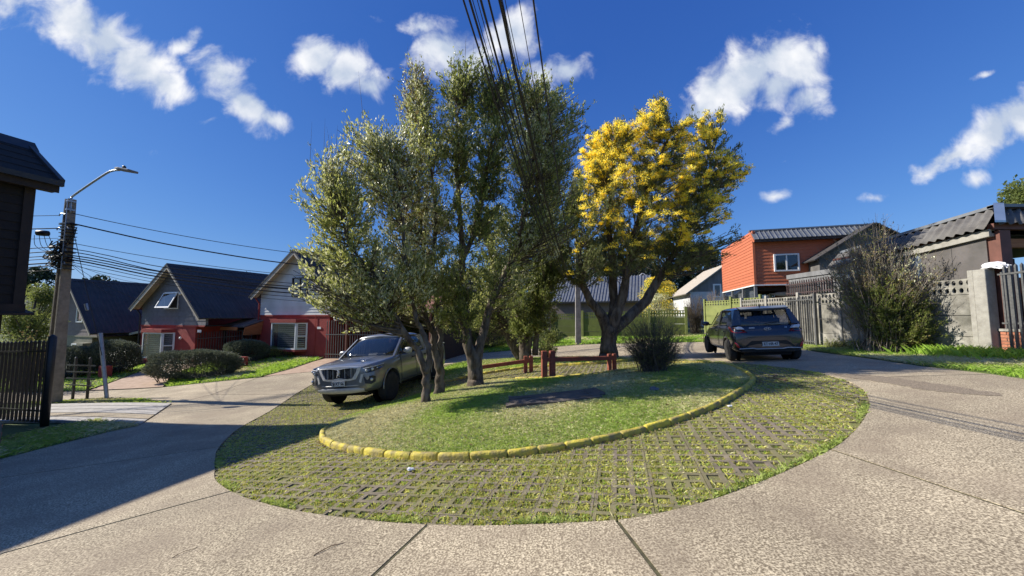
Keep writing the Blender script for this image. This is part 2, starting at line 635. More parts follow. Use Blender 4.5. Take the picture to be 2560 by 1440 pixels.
# far ground to the horizon
xs = np.concatenate([np.linspace(-1500, -60, 12), np.linspace(-50, 50, 41), np.linspace(60, 1500, 12)])
ys = np.concatenate([np.linspace(-600, -30, 8), np.linspace(-20, 60, 33), np.linspace(70, 2200, 14)])
GX, GY = np.meshgrid(xs, ys)
GZ = HV(GX, GY) - .6
fd = np.hypot(GX, GY)
GZ = GZ - np.clip((fd - 60) / 200, 0, 1) * 2
V = np.c_[GX.ravel(), GY.ravel(), GZ.ravel()]
nx = len(xs)
F = np.array([(j * nx + i, j * nx + i + 1, (j + 1) * nx + i + 1, (j + 1) * nx + i) for j in range(len(ys) - 1) for i in range(nx - 1)])
put('terrain', npmesh('terrain', V, F, M['ground'], True), kind='structure')

# outer line of the turning circle (where block paving meets the concrete)
PAVE = [(-7.42, 14.61), (-7.1, 12.45), (-6.54, 10.36), (-5.87, 8.23), (-4.95, 6.5), (-4.35, 5.65), (-3.96, 5.15), (-3.55, 4.65), (-2.92, 4.15), (-2.26, 3.77), (-1.75, 3.54), (-1.32, 3.38), (-.94, 3.26), (-.42, 3.13), (0, 3.07), (.37, 3.03), (.8, 3.0), (1.16, 3.04), (1.71, 3.19),
        (2.44, 3.5), (3.23, 3.9), (3.8, 4.28), (4.5, 4.85), (5.11, 5.45), (5.62, 6.1), (5.95, 6.8), (6.12, 7.5), (6.17, 8.2), (6.09, 9.26), (5.8, 10.6), (5.3, 11.8), (4.6, 13.0)]
PAVE_S = smooth_curve([(x, y, 0) for x, y in PAVE], 4)
PAVE_S = [p[:2] for p in PAVE_S]
PAVE_POLY = PAVE_S + [(3.5, 14.35), (1.6, 15.7), (-.2, 16.6), (-1.9, 17.0), (-3.6, 16.2), (-5.5, 15.6)]
ISA = smooth_curve([(x, y, 0) for x, y in [(-3.17, 6.38), (-3.45, 7.05), (-3.65, 8.32), (-3.3, 9.5), (-2.6, 10.7), (-1.8, 11.2), (-.84, 11.3), (.1, 10.8), (.97, 10.3), (2.31, 10.0), (3.3, 10.35), (4.2, 10.72), (4.78, 10.62), (5.3, 10.1), (5.42, 9.35), (5.18, 8.53), (4.9, 7.72),
        (4.5, 7.11), (3.26, 5.95), (2.35, 5.34), (1.67, 4.99), (1.09, 4.78), (.58, 4.66), (.1, 4.6), (-.38, 4.6), (-.88, 4.69), (-1.43, 4.91), (-2.1, 5.3), (-2.75, 5.81)]], 5, True)
ISA = [p[:2] for p in ISA]
ISB = smooth_curve([(x, y, 0) for x, y in [(-2.4, 12.15), (-1.47, 12.6), (-.95, 12.78), (.55, 12.94), (2.14, 12.61), (3.1, 12.4), (3.9, 12.6), (4.1, 13.3), (3.4, 14.3), (1.5, 15.65), (-.3, 16.5), (-1.9, 16.8), (-2.75, 15.7), (-2.75, 13.6)]], 4, True)
ISB = [p[:2] for p in ISB]

# road: cast concrete slabs with joints
road = thing('road', (0, 0, 0), 0, None, None, kind='structure')
put('joint_bed', sheet_mesh('joint_bed', [(-9.2, -8), (9.6, -8), (8.3, 2), (8.0, 5.9), (8.3, 7.7), (9.19, 9.9), (10.6, 14.1), (10.9, 17), (10.4, 18.7), (9.8, 19.1), (4.9, 21), (3.8, 21.2), (-2.2, 19.9), (-8, 20.5), (-10.1, 19.2), (-10.4, 15.6), (-14.1, 15.3), (-17.5, 15.1), (-24, 15), (-24, 13.2), (-16, 13.4), (-12.6, 12.6), (-10.2, 11.4), (-8.4, 9.9), (-8.9, 7)],
                         -.0045, M['joint'], grid=.45, holes=[inset(PAVE_POLY, -.04)]), road)


def arc(a, b):
    """points of the turning circle's edge between the ones nearest a and b"""
    f = lambda q: min(range(len(PAVE_S)), key=lambda i: (PAVE_S[i][0] - q[0]) ** 2 + (PAVE_S[i][1] - q[1]) ** 2)
    i, j = f(a), f(b)
    return PAVE_S[i:j + 1] if i <= j else PAVE_S[j:i + 1][::-1]


SLABS = [
    arc((-4.99, 6.55), (-3.13, 4.29)) + [(-4.37, 3.34), (-9.2, -.45), (-9.3, 3), (-9.1, 5.3)],
    arc((-3.13, 4.29), (-.69, 3.18)) + [(-.92, 2.59), (-3.2, -8), (-9.3, -8), (-9.2, -.45), (-4.37, 3.34)],
    arc((-.69, 3.18), (.8, 2.99)) + [(.88, 2.34), (1.9, -8), (-3.2, -8), (-.92, 2.59)],
    arc((.8, 2.99), (3.28, 3.85)) + [(3.42, 2.56), (4.4, -8), (1.9, -8), (.88, 2.34)],
    arc((3.28, 3.85), (5.98, 6.75)) + [(8.2, 6.45), (8.05, 5.9), (8.4, 2), (9.6, -8), (4.4, -8), (3.42, 2.56)],
    arc((5.98, 6.75), (5.3, 11.8)) + [(9.8, 12.0), (9.19, 9.94), (8.34, 7.7), (8.2, 6.45)],
    arc((5.3, 11.8), (4.6, 13.0)) + [(3.5, 14.35), (4.4, 16.2), (5.9, 20.6), (9.8, 19.15), (10.6, 18.7), (11, 17), (10.69, 14.14), (9.8, 12.0)],
    [(3.5, 14.35), (1.6, 15.7), (-.2, 16.6), (.3, 20.5), (3.85, 21.25), (4.94, 21.1), (5.9, 20.6), (4.4, 16.2)],
    [(-.2, 16.6), (-1.9, 17.0), (-3.6, 16.2), (-5.5, 15.6), (-7.3, 20.6), (-2.23, 19.92), (.3, 20.5)],
    [(-5.5, 15.6)] + arc((-7.42, 14.61), (-7.1, 12.45)) + [(-10.1, 12.7), (-10.5, 15.65), (-9.9, 16.0), (-7.6, 17.0), (-6.4, 18.0)],
    arc((-7.1, 12.45), (-4.99, 6.55)) + [(-9.1, 5.3), (-8.95, 6.9), (-8.87, 8.4), (-8.76, 8.98), (-9.45, 10.15), (-10.22, 11.42), (-10.1, 12.7)],
    [(-10.1, 12.7), (-10.2, 11.4), (-12.2, 12.5), (-14.2, 13.2), (-14.2, 15.38), (-10.5, 15.65)],
    [(-14.2, 13.2), (-18.5, 13.3), (-24, 13.2), (-24, 15.2), (-17.4, 15.2), (-14.2, 15.38)],
]
for s_ in SLABS:
    put('slab', sheet_mesh('slab', inset(s_, .015), 0, M['concrete'], grid=.45, skirt=.05), road)

M['stain'] = mat('damp_concrete', (.15, .115, .075), (.46, .37, .255), scale=60, detail=10, lo=.41, hi=.70, rough=.7)
sp0 = smooth_curve([(x, y, 0) for x, y in [(6.13, 7.23), (6.17, 6.62), (6.23, 6.07), (6.22, 5.61), (6.36, 5.29), (6.61, 5.13), (6.73, 5.49), (6.68, 5.9), (6.67, 6.37), (6.62, 6.8), (6.48, 7.19)]], 5, True)
sp0 = [(p[0] + rng.normal(0, .035), p[1] + rng.normal(0, .05)) for p in sp0]
put('damp_patch', sheet_mesh('damp_patch', sp0, .004, M['stain'], grid=.3), kind='structure')
drv = thing('driveway', (0, 0, 0), 0, None, None, kind='structure')
put('driveway_slab', sheet_mesh('driveway_slab', [(-10.4, 15.8), (-10.15, 17.4), (-10.2, 19.3), (-9.9, 21.6), (-7.4, 21.2), (-7.3, 18.4), (-8.4, 16.5)], .012, M['terracotta_paving'], grid=.6, skirt=.04), drv)
put('driveway_slab', sheet_mesh('driveway_slab', [(-14.3, 15.5), (-17.1, 15.35), (-18.5, 18.5), (-19.5, 22), (-17.2, 22), (-16.2, 18)], .012, M['terracotta_paving'], grid=.6, skirt=.04), drv)
# pale strips of the driveway that leads to the fence gate on the left
left_dr = thing('left_driveway', (0, 0, 0), 0, None, None, kind='structure')
def lerp(a, b, t): return tuple(x + (y - x) * t for x, y in zip(a, b))
A0, A1, B0, B1 = (-8.75, 9.0), (-10.25, 11.45), (-14.3, 10.0), (-15.4, 12.6)
for i in range(5):
    t0, t1 = i / 5, (i + 1) / 5
    q = [lerp(A0, A1, t0), lerp(A0, A1, t1), lerp(B0, B1, t1), lerp(B0, B1, t0)]
    put('driveway_slab', sheet_mesh('driveway_slab', inset(q, .02), .02, M['concrete_light'] if i != 1 else M['concrete'], grid=.6, skirt=.06), left_dr)

# block paving with grass cells
put('paving_bed', sheet_mesh('paving_bed', PAVE_POLY, -.024, M['moss'], grid=.4), kind='structure')
CELL, BAR = .16, .050
nxp, nyp = 3, 2
pmb = MB()
W2, D2 = nxp * CELL - .003, nyp * CELL - .003
xsn = [0]
for i in range(nxp):
    xsn += [i * CELL + BAR / 2 + .003 * (i == 0), (i + 1) * CELL - BAR / 2]
xsn += [W2]
ysn = [0]
for i in range(nyp):
    ysn += [i * CELL + BAR / 2, (i + 1) * CELL - BAR / 2]
ysn += [D2]
def paver_faces(hole_depth=.045):
    vs, fs = [], []
    idx = {}
    def vid(i, j):
        if (i, j) not in idx:
            idx[(i, j)] = len(vs)
            vs.append((xsn[i] - W2 / 2, ysn[j] - D2 / 2, 0))
        return idx[(i, j)]
    for i in range(len(xsn) - 1):
        for j in range(len(ysn) - 1):
            if i % 2 == 1 and j % 2 == 1:
                q = [(i, j), (i + 1, j), (i + 1, j + 1), (i, j + 1)]
                a = [vid(*k) for k in q]
                lo = []
                for k in a:
                    x, y, z = vs[k]
                    lo.append(len(vs))
                    vs.append((x, y, -hole_depth))
                for k in range(4):
                    fs.append((a[k], a[(k + 1) % 4], lo[(k + 1) % 4], lo[k]))
            else:
                fs.append((vid(i, j), vid(i + 1, j), vid(i + 1, j + 1), vid(i, j + 1)))
    b = len(vs)
    cs = [(-W2 / 2, -D2 / 2), (W2 / 2, -D2 / 2), (W2 / 2, D2 / 2), (-W2 / 2, D2 / 2)]
    vs += [(x, y, 0) for x, y in cs] + [(x, y, -hole_depth) for x, y in cs]
    for k in range(4):
        fs.append((b + k, b + 4 + k, b + 4 + (k + 1) % 4, b + (k + 1) % 4))
    return vs, fs
pv, pf = paver_faces()
pmb.add(pv, pf)
paver_me = pmb.mesh('paver', M['paver'])
TH = R(-16)
ct, st_ = math.cos(TH), math.sin(TH)
cands = []
inner = inset(PAVE_POLY, -.16)
for i in range(-45, 45):
    for j in range(-20, 75):
        lx, ly = i * nxp * CELL, j * nyp * CELL
        x, y = lx * ct - ly * st_, lx * st_ + ly * ct
        cands.append((x, y))
ca = np.array(cands)
ok = inside(ca[:, 0], ca[:, 1], inner) & ~inside(ca[:, 0], ca[:, 1], inset(ISA, .22)) & ~inside(ca[:, 0], ca[:, 1], inset(ISB, .22))
ca = ca[ok]
ca = ca[np.argsort(np.hypot(ca[:, 0], ca[:, 1]))]
caz = HV(ca[:, 0], ca[:, 1])
hx = (HV(ca[:, 0] + .1, ca[:, 1]) - HV(ca[:, 0] - .1, ca[:, 1])) / .2
hy = (HV(ca[:, 0], ca[:, 1] + .1) - HV(ca[:, 0], ca[:, 1] - .1)) / .2
paving = thing('block_paving', (0, 0, 0), 0, None, None, kind='structure')
rest = MB()
pvn = np.array(pv)
for k in range(len(ca)):
    n_up = Vector((-hx[k], -hy[k], 1)).normalized()
    q = n_up.to_track_quat('Z', 'Y').to_matrix()
    ex = Vector((ct, st_, 0))
    ex = (ex - n_up * ex.dot(n_up)).normalized()
    ey = n_up.cross(ex)
    RM = Matrix((ex, ey, n_up)).transposed()
    RM = RM @ Matrix.Rotation(rng.normal(0, .003), 3, 'X') @ Matrix.Rotation(rng.normal(0, .003), 3, 'Y')
    zz = caz[k] - .010 + rng.normal(0, .0012)
    if k < 300:
        o = put('paver', paver_me, paving, loc=(ca[k, 0], ca[k, 1], zz), rot=RM.to_euler())
    else:
        A = np.array(RM)
        rest.add([tuple(v) for v in (pvn @ A.T + np.array((ca[k, 0], ca[k, 1], zz)))], pf)
put('far_pavers', rest.mesh('far_pavers', M['paver']), paving, kind='stuff')


# ---- blades of grass
def blades(name, P, h, wdt, m, lean=.5, zoff=0., kind='stuff', parent=None, clump=0):
    """P (n,2) positions; one bent triangle pair per blade"""
    n = len(P)
    if n == 0:
        return None
    z = HV(P[:, 0], P[:, 1]) + zoff
    hh = h * rng.uniform(.55, 1.35, n)
    a = rng.uniform(0, 2 * np.pi, n)
    ln = rng.uniform(.1, 1, n) * lean * hh
    la = rng.uniform(0, 2 * np.pi, n)
    wx, wy = np.cos(a) * wdt / 2, np.sin(a) * wdt / 2
    b0 = np.c_[P[:, 0] - wx, P[:, 1] - wy, z - .004]
    b1 = np.c_[P[:, 0] + wx, P[:, 1] + wy, z - .004]
    mx_, my_ = np.cos(la) * ln, np.sin(la) * ln
    m0 = np.c_[P[:, 0] + mx_ * .35 + wx * .6, P[:, 1] + my_ * .35 + wy * .6, z + hh * .6]
    t = np.c_[P[:, 0] + mx_, P[:, 1] + my_, z + hh]
    V = np.stack([b0, b1, m0, t], 1).reshape(-1, 3)
    i = np.arange(n)[:, None] * 4
    F = np.concatenate([i + np.array([[0, 1, 2]]), i + np.array([[0, 2, 3]])])
    return put(name, npmesh(name, V, F, m), parent, kind=kind)


def scatter(poly, n, excl=(), pw=0.):
    """n points in a polygon, denser near the viewer when pw > 0"""
    P = np.array([p[:2] for p in poly])
    x0, y0 = P.min(0)
    x1, y1 = P.max(0)
    o = []
    tot = 0
    while tot < n:
        q = np.c_[rng.uniform(x0, x1, n * 2), rng.uniform(y0, y1, n * 2)]
        k = inside(q[:, 0], q[:, 1], poly)
        for e in excl:
            k &= ~inside(q[:, 0], q[:, 1], e)
        if pw:
            d = np.hypot(q[:, 0], q[:, 1])
            k &= rng.uniform(0, 1, len(q)) < np.clip((4.5 / d) ** pw, .02, 1)
        q = q[k]
        o.append(q)
        tot += len(q)
        if len(q) == 0:
            break
    return np.concatenate(o)[:n]


def vnoise(x, y, s, seed=0):
    r = np.random.default_rng(seed)
    o = np.zeros_like(x)
    for k in range(6):
        a, b, c = r.uniform(0, 6.28), r.uniform(.5, 1.6) * s, r.uniform(0, 6.28)
        o += np.sin((x * math.cos(a) + y * math.sin(a)) * b + c)
    return o / 2.5


# tufts in the paver cells
cells = []
for k in range(len(ca)):
    for i in range(nxp):
        for j in range(nyp):
            lx, ly = (i + .5) * CELL - W2 / 2, (j + .5) * CELL - D2 / 2
            cells.append((ca[k, 0] + lx * ct - ly * st_, ca[k, 1] + lx * st_ + ly * ct))
cells = np.array(cells)
cells = cells[np.random.default_rng(3).permutation(len(cells))]
fert = np.clip(.80 + .35 * vnoise(cells[:, 0], cells[:, 1], 1.3, 5) + rng.normal(0, .30, len(cells)), .04, 1.25)
bare = np.exp(-((cells[:, 0] - 3.0) ** 2 / .5 + (cells[:, 1] - 4.6) ** 2 / .25))
fert *= (1 - .8 * bare)
dist = np.hypot(cells[:, 0], cells[:, 1])
cnt = (fert * np.clip(420 / dist ** 1.0, 16, 100)).astype(int)
idx = np.repeat(np.arange(len(cells)), cnt)
q = rng.uniform(-.064, .064, (len(idx), 2)) * np.clip(fert[idx] + .35, .6, 1.25)[:, None]
PP = np.c_[cells[idx, 0] + q[:, 0] * ct - q[:, 1] * st_, cells[idx, 1] + q[:, 0] * st_ + q[:, 1] * ct]
PP = PP[inside(PP[:, 0], PP[:, 1], inset(PAVE_POLY, .01)) & ~inside(PP[:, 0], PP[:, 1], inset(ISA, .05)) & ~inside(PP[:, 0], PP[:, 1], inset(ISB, .05))]
sel = rng.uniform(0, 1, len(PP))
blades('paving_grass', PP[sel < .72], .019, .0115, M['moss_blade'], lean=2.3, zoff=-.017)
blades('paving_grass', PP[(sel >= .72) & (sel < .86)],   .022, .0090, M['blade_bright'], lean=1.9, zoff=-.018)
blades('paving_grass', PP[sel >= .86], .026, .007, M['blade_dry'], lean=2.2, zoff=-.022)
# weeds along the rim of the paving
rim = []
for i in range(20, len(PAVE_S) - 1):
    a, b = PAVE_S[i], PAVE_S[i + 1]
    for k in range(90):
        t = rng.uniform()
        rim.append((a[0] + (b[0] - a[0]) * t, a[1] + (b[1] - a[1]) * t))
rim = np.array(rim)
vn = vnoise(rim[:, 0], rim[:, 1], 6, 8) + rng.normal(0, .3, len(rim))
rim = rim[vn > .2]
nrm = np.array([.6, 9.2]) - rim
nrm /= np.linalg.norm(nrm, axis=1)[:, None]
rim = rim + nrm * np.abs(rng.normal(.02, .035, len(rim)))[:, None]
blades('rim_weeds', rim, .03, .011, M['blade'], lean=1.8, zoff=-.01)

# raised green islands
def island_h(poly_in):
    P = np.array(poly_in)
    def f(x, y):
        x = np.asarray(x, float)
        y = np.asarray(y, float)
        d = np.full(x.shape, 1e9)
        for i in range(len(P)):
            a, b = P[i], P[(i + 1) % len(P)]
            ab = b - a
            t = np.clip(((x - a[0]) * ab[0] + (y - a[1]) * ab[1]) / (ab @ ab), 0, 1)
            d = np.minimum(d, np.hypot(x - a[0] - ab[0] * t, y - a[1] - ab[1] * t))
        return HV(x, y) + .022 + np.clip(d / 1.2, 0, 1) * .07
    return f
hA = island_h(ISA)
put('island_lawn', sheet_mesh('island_lawn', ISA, 0, M['soil'], grid=.3, skirt=.12, hfun=hA), kind='structure')
hB = island_h(ISB)
put('far_island_lawn', sheet_mesh('far_island_lawn', ISB, 0, M['soil'], grid=.4, skirt=.12, hfun=hB), kind='structure')


def lawn(name, poly, n, h, hf=None, dryk=.35, seed=1, m1='blade', m2='blade_bright', w0=.008, pw=0., excl=()):
    P = scatter(poly, n, excl=excl, pw=pw)
    zo = (hf(P[:, 0], P[:, 1]) - HV(P[:, 0], P[:, 1])) if hf else np.zeros(len(P)) + .005
    v = vnoise(P[:, 0], P[:, 1], 1.5, seed) + rng.normal(0, .55, len(P))
    d = v < (-1 + 2 * dryk)
    g2 = (~d) & (v > .9)
    d0 = np.hypot(P[:, 0], P[:, 1])
    for nm, k, mm in ((name, ~d & ~g2, M[m1]), (name, g2, M[m2]), ('dry_' + name, d, M['blade_dry'])):
        if k.any():
            o_ = blades(nm, P[k], h, w0, mm, lean=2.2 if nm[:3] != 'dry' else 3.2, zoff=zo[k])


lawn('island_grass', inset(ISA, .05), 190000, .023, hA, .35, 4, w0=.010, pw=1.1)
lawn('far_island_grass', inset(ISB, .06), 14000, .06, hB, .3, 6, w0=.016)

# yellow kerb stones
def kerb_run(pts, root, step=.42, hgt=.068, gap=.010, wdt=.085, zf=0.):
    P = [Vector((p[0], p[1], 0)) for p in pts]
    acc, cur, out_ = 0, P[0], [P[0]]
    i = 1
    st2 = step * random.uniform(.9, 1.1)
    while i < len(P):
        d = (P[i] - cur).length
        if acc + d >= st2:
            cur = cur + (P[i] - cur).normalized() * (st2 - acc)
            out_.append(cur.copy())
            acc = 0
            st2 = step * random.uniform(.75, 1.15)
        else:
            acc += d
            cur = P[i]
            i += 1
    for a, b in zip(out_[:-1], out_[1:]):
        L = (b - a).length - gap
        c = (a + b) / 2
        ang = math.atan2(b.y - a.y, b.x - a.x)
        za, zb = H(a.x, a.y), H(b.x, b.y)
        prof = [(-wdt / 2, -.10), (-wdt / 2, hgt * .45), (-wdt * .42, hgt * .8), (-wdt * .2, hgt), (wdt * .22, hgt), (wdt * .43, hgt * .78), (wdt / 2, hgt * .4), (wdt / 2, -.10)]
        mb = MB()
        vs, fs = [], []
        sec = [-L / 2, -L / 2 + .015, -L / 6, L / 6, L / 2 - .015, L / 2]
        for si, x in enumerate(sec):
            sh = .86 if si in (0, 5) else 1
            for (py, pz_) in prof:
                vs.append((x, py * sh + rng.normal(0, .0018), (pz_ if pz_ < 0 else pz_ * sh) + rng.normal(0, .002)))
        m_ = len(prof)
        for si in range(5):
            for k in range(m_ - 1):
                fs.append((si * m_ + k, si * m_ + k + 1, (si + 1) * m_ + k + 1, (si + 1) * m_ + k))
        fs.append(tuple(range(m_)))
        fs.append(tuple(5 * m_ + k for k in range(m_)))
        mb.add(vs, fs)
        put('kerb_stone', mb.mesh('kerb_stone', M['kerb'], True), root, loc=(c.x, c.y, (za + zb) / 2 + zf + rng.normal(0, .004)), rot=(rng.normal(0, .03), -math.atan2(zb - za, (b - a).length) + rng.normal(0, .008), ang + rng.normal(0, .012)))


kerbA = thing('kerb', (0, 0, 0), 0, None, None, kind='structure')
# ring of the front island, from its far side round the front to where it sinks into the grass on the left
nA = len(ISA)
ringA = [ISA[(i) % nA] for i in range(35, nA)] + ISA[:7]
kerb_run(ringA, kerbA, step=.44)
kerb_run([(2.3, 9.97), (1.7, 10.05), (.97, 10.27), (.1, 10.78), (-.4, 11.1), (-.9, 11.28), (-1.6, 11.2)], kerbA, step=.45, hgt=.045)
kerbB = thing('far_kerb', (0, 0, 0), 0, None, None, kind='structure')
kerb_run([p for p in ISB[:28]], kerbB, step=.5, hgt=.07)

# verges and lawns
VERGE = [(8.0, 5.9), (8.3, 6.62), (8.4, 7.7), (9.25, 9.94), (10.05, 12.05), (10.75, 14.14), (11.05, 17), (11.7, 17), (11.75, 9.2), (11.5, 5.4), (11.2, 1.5), (8.6, 1.5)]
YARD = [(-9.05, 5.4), (-8.95, 6.9), (-8.87, 8.4), (-8.7, 8.9), (-10.3, 9.4), (-10.6, 8.2), (-10.9, 6.5), (-11.6, 4.5)]
YARD2 = [(-10.35, 11.5), (-12.2, 12.46), (-14.2, 13.16), (-17, 13.25), (-15.5, 12.66)]
L3 = [(-14.1, 15.45), (-10.6, 15.75), (-10.3, 17.5), (-10.35, 19.3), (-10.2, 21.3), (-15.2, 22.6), (-16.4, 20.5), (-16.1, 18), (-14.6, 16)]
L2 = [(-17.3, 15.35), (-24, 15.3), (-26, 19.5), (-22.6, 22.2), (-19.6, 21.4), (-18.6, 18.5)]
GV = [(9.9, 19.2), (4.94, 21.2), (3.85, 21.35), (.3, 20.6), (-2.2, 20.05), (-6.5, 20.6), (-6.5, 25.5), (2.9, 26.9), (10.4, 23.9), (12.1, 23.1), (11.6, 19.4), (10.9, 18.8)]
for nm, pl, n, h, dk, ww in (('verge_grass', VERGE, 30000, .07, .12, .012), ('yard_grass', YARD, 9000, .07, .25, .014), ('pole_grass', YARD2, 3500, .05, .3, .016), ('lawn_grass', L3, 13000, .10, .08, .026),
                         ('side_lawn_grass', L2, 9000, .06, .05, .03), ('wall_verge_grass', GV, 22000, .11, .12, .03)):
    put(nm.replace('_grass', ''), sheet_mesh(nm, pl, .0, M['ground'], grid=.8, skirt=.05), kind='structure')
    lawn(nm, pl, n, h, None, dk, len(nm), 'blade_bright' if nm in ('lawn_grass', 'side_lawn_grass', 'wall_verge_grass') else 'blade', 'blade_bright', w0=ww)
# tall bright weeds by the column on the right
ang = rng.uniform(0, 6.28, 900)
P = np.c_[rng.normal(11.05, .42, 900), rng.normal(9.0, .75, 900)]
P = P[(P[:, 0] < 11.6)]
blades('tall_weeds', P, .24, .022, M['blade_bright'], lean=1.1)
# leaf litter and twigs under the bush, dry bits on the paving
P = np.c_[rng.normal(3.2, .5, 1600), rng.normal(8.75, .28, 1600)]
P = P[inside(P[:, 0], P[:, 1], ISA)]
blades('leaf_litter', P, .025, .03, M['mulch'], lean=3.0, zoff=.075)
# ------------------------------------------------------------------ building materials
M['red_plaster'] = mat('red_plaster', (.33, .038, .030), (.39, .052, .040), scale=3, rough=.8, bump=.25, bscale=50, c3=(.26, .040, .032), s3=.9, k3=.8)
M['grey_board'] = mat('grey_board', (.135, .13, .145), (.17, .165, .18), vary=.06, scale=4, rough=.75, bump=.2, bscale=30)
M['brown_board'] = mat('brown_board', (.17, .135, .13), (.21, .17, .16), scale=4, rough=.75, bump=.2)
M['white_board'] = mat('white_board', (.62, .62, .62), (.70, .70, .69), vary=.05, scale=4, rough=.7, bump=.1, c3=(.45, .44, .42), s3=2, k3=.5)
M['olive_plaster'] = mat('olive_plaster', (.22, .21, .15), (.28, .26, .19), scale=3, rough=.9)
M['dark_roof'] = mat('dark_roof', (.045, .038, .034), (.066, .056, .048), scale=3, rough=.75, bump=.25, bscale=14, c3=(.07, .068, .07), s3=.8, k3=.5)
M['beige_trim'] = mat('beige_trim', (.42, .36, .28), (.50, .44, .35), scale=5, rough=.75)
M['black_trim'] = mat('black_trim', (.02, .02, .022), (.03, .03, .032), scale=5, rough=.5)
M['white_frame'] = mat('white_frame', (.76, .76, .74), (.82, .82, .80), scale=5, rough=.45)
M['glass'] = mat('window_glass', (.03, .045, .06), (.035, .05, .065), rough=.02, spec=.9, coat=1, alpha=.45)
M['dark_glass'] = mat('dark_glass', (.010, .014, .018), (.014, .018, .022), rough=.02, spec=.9, coat=1, alpha=.82)
M['blind'] = mat('blind_fabric', (.55, .58, .58), (.62, .65, .65), rough=.8)
M['blind_dark'] = mat('blind_dark', (.05, .07, .08), (.07, .09, .1), rough=.8)
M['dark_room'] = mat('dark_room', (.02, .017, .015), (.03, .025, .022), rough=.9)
M['corrugated_brown'] = mat('corrugated_brown', (.13, .10, .085), (.19, .15, .125), scale=4, rough=.7, metal=.1, bump=.2, c3=(.24, .2, .17), s3=3)
M['red_roof'] = mat('red_roof', (.22, .09, .06), (.30, .13, .09), scale=6, rough=.8)
M['rust_iron'] = mat('rust_iron', (.05, .03, .028), (.085, .05, .045), scale=20, rough=.6)
M['black_iron'] = mat('black_iron', (.014, .014, .015), (.022, .022, .024), scale=20, rough=.45)
M['grey_iron'] = mat('grey_iron', (.11, .11, .11), (.17, .17, .16), scale=20, rough=.5, metal=.3)
M['wood_orange'] = mat('wood_orange', (.36, .13, .05), (.46, .19, .08), scale=3, stretch=(1, 1, 8), rough=.7)
M['salmon_board'] = mat('salmon_board', (.48, .135, .060), (.53, .155, .070), vary=.05, scale=3, rough=.7, bump=.1)
M['dark_siding'] = mat('dark_siding', (.010, .007, .006), (.016, .011, .009), scale=4, rough=.8, bump=.3)
M['dark_brown'] = mat('dark_brown', (.020, .013, .010), (.032, .020, .015), scale=6, rough=.75)
M['shingle'] = mat('shingle', (.008, .008, .008), (.017, .016, .016), scale=9, rough=.95, bump=.6, bscale=30)
M['grey_roof'] = mat('grey_metal_roof', (.17, .18, .19), (.24, .25, .26), scale=4, rough=.5, metal=.4)
M['cast_wall'] = mat('cast_wall', (.19, .175, .145), (.37, .35, .30), vary=.1, big=(1.2, .25), scale=5, detail=8, rough=.95, bump=.5, bscale=30, c3=(.12, .115, .09), s3=1.6, k3=.7)
M['cast_post'] = mat('cast_post', (.30, .28, .24), (.40, .38, .33), scale=6, detail=6, rough=.95, bump=.4, bscale=30)
M['green_wall'] = mat('green_wall_paint', (.13, .155, .032), (.17, .20, .045), scale=4, detail=6, rough=.85, bump=.4, bscale=12, c3=(.10, .11, .03), s3=2)
M['green_post'] = mat('green_post_paint', (.19, .215, .06), (.25, .27, .08), scale=4, rough=.85)
M['brick'] = mat('brick_clay', (.42, .15, .085), (.55, .23, .13), vary=.15, scale=7, rough=.9, bump=.3, bscale=40)
M['mortar'] = mat('mortar', (.17, .15, .12), (.24, .21, .17), scale=12, rough=1)
M['poly_sheet'] = mat('polycarbonate_sheet', (.26, .33, .42), (.36, .44, .54), scale=1.5, rough=.35, alpha=.72, c3=(.20, .19, .17), s3=.7, k3=.8)
M['smoky_sheet'] = mat('smoky_sheet', (.13, .12, .11), (.20, .18, .17), scale=2, rough=.4, alpha=.75)
M['grey_plank'] = mat('grey_plank', (.15, .15, .15), (.22, .22, .22), scale=3, stretch=(1, 1, .2), rough=.8)
M['brown_post'] = mat('brown_post', (.12, .045, .03), (.17, .065, .045), scale=4, rough=.6)
M['cement_sheet'] = mat('cement_sheet', (.10, .092, .085), (.15, .14, .13), scale=3, rough=.9, bump=.3, c3=(.20, .19, .17), s3=2)
M['zinc'] = mat('zinc', (.45, .52, .56), (.55, .62, .66), scale=2, rough=.4, metal=.5)
M['plastic_bag'] = mat('plastic_bag', (.75, .75, .75), (.82, .82, .82), rough=.4, bump=.3, bscale=20)


def board(parent, x00, x01, z0, x10, x11, z1, m, y0=-.028, y1=-.010, name='siding_board'):
    """a lap board: its lower edge proud of the one below"""
    t = .012
    vs = [(x00, y0, z0), (x01, y0, z0), (x11, y1, z1), (x10, y1, z1), (x00, y0 + t, z0), (x01, y0 + t, z0), (x11, y1 + t, z1), (x10, y1 + t, z1)]
    mb = MB().add(vs, [(0, 1, 2, 3), (7, 6, 5, 4), (0, 4, 5, 1), (1, 5, 6, 2), (2, 6, 7, 3), (3, 7, 4, 0)])
    return part(name, mb, m, parent)


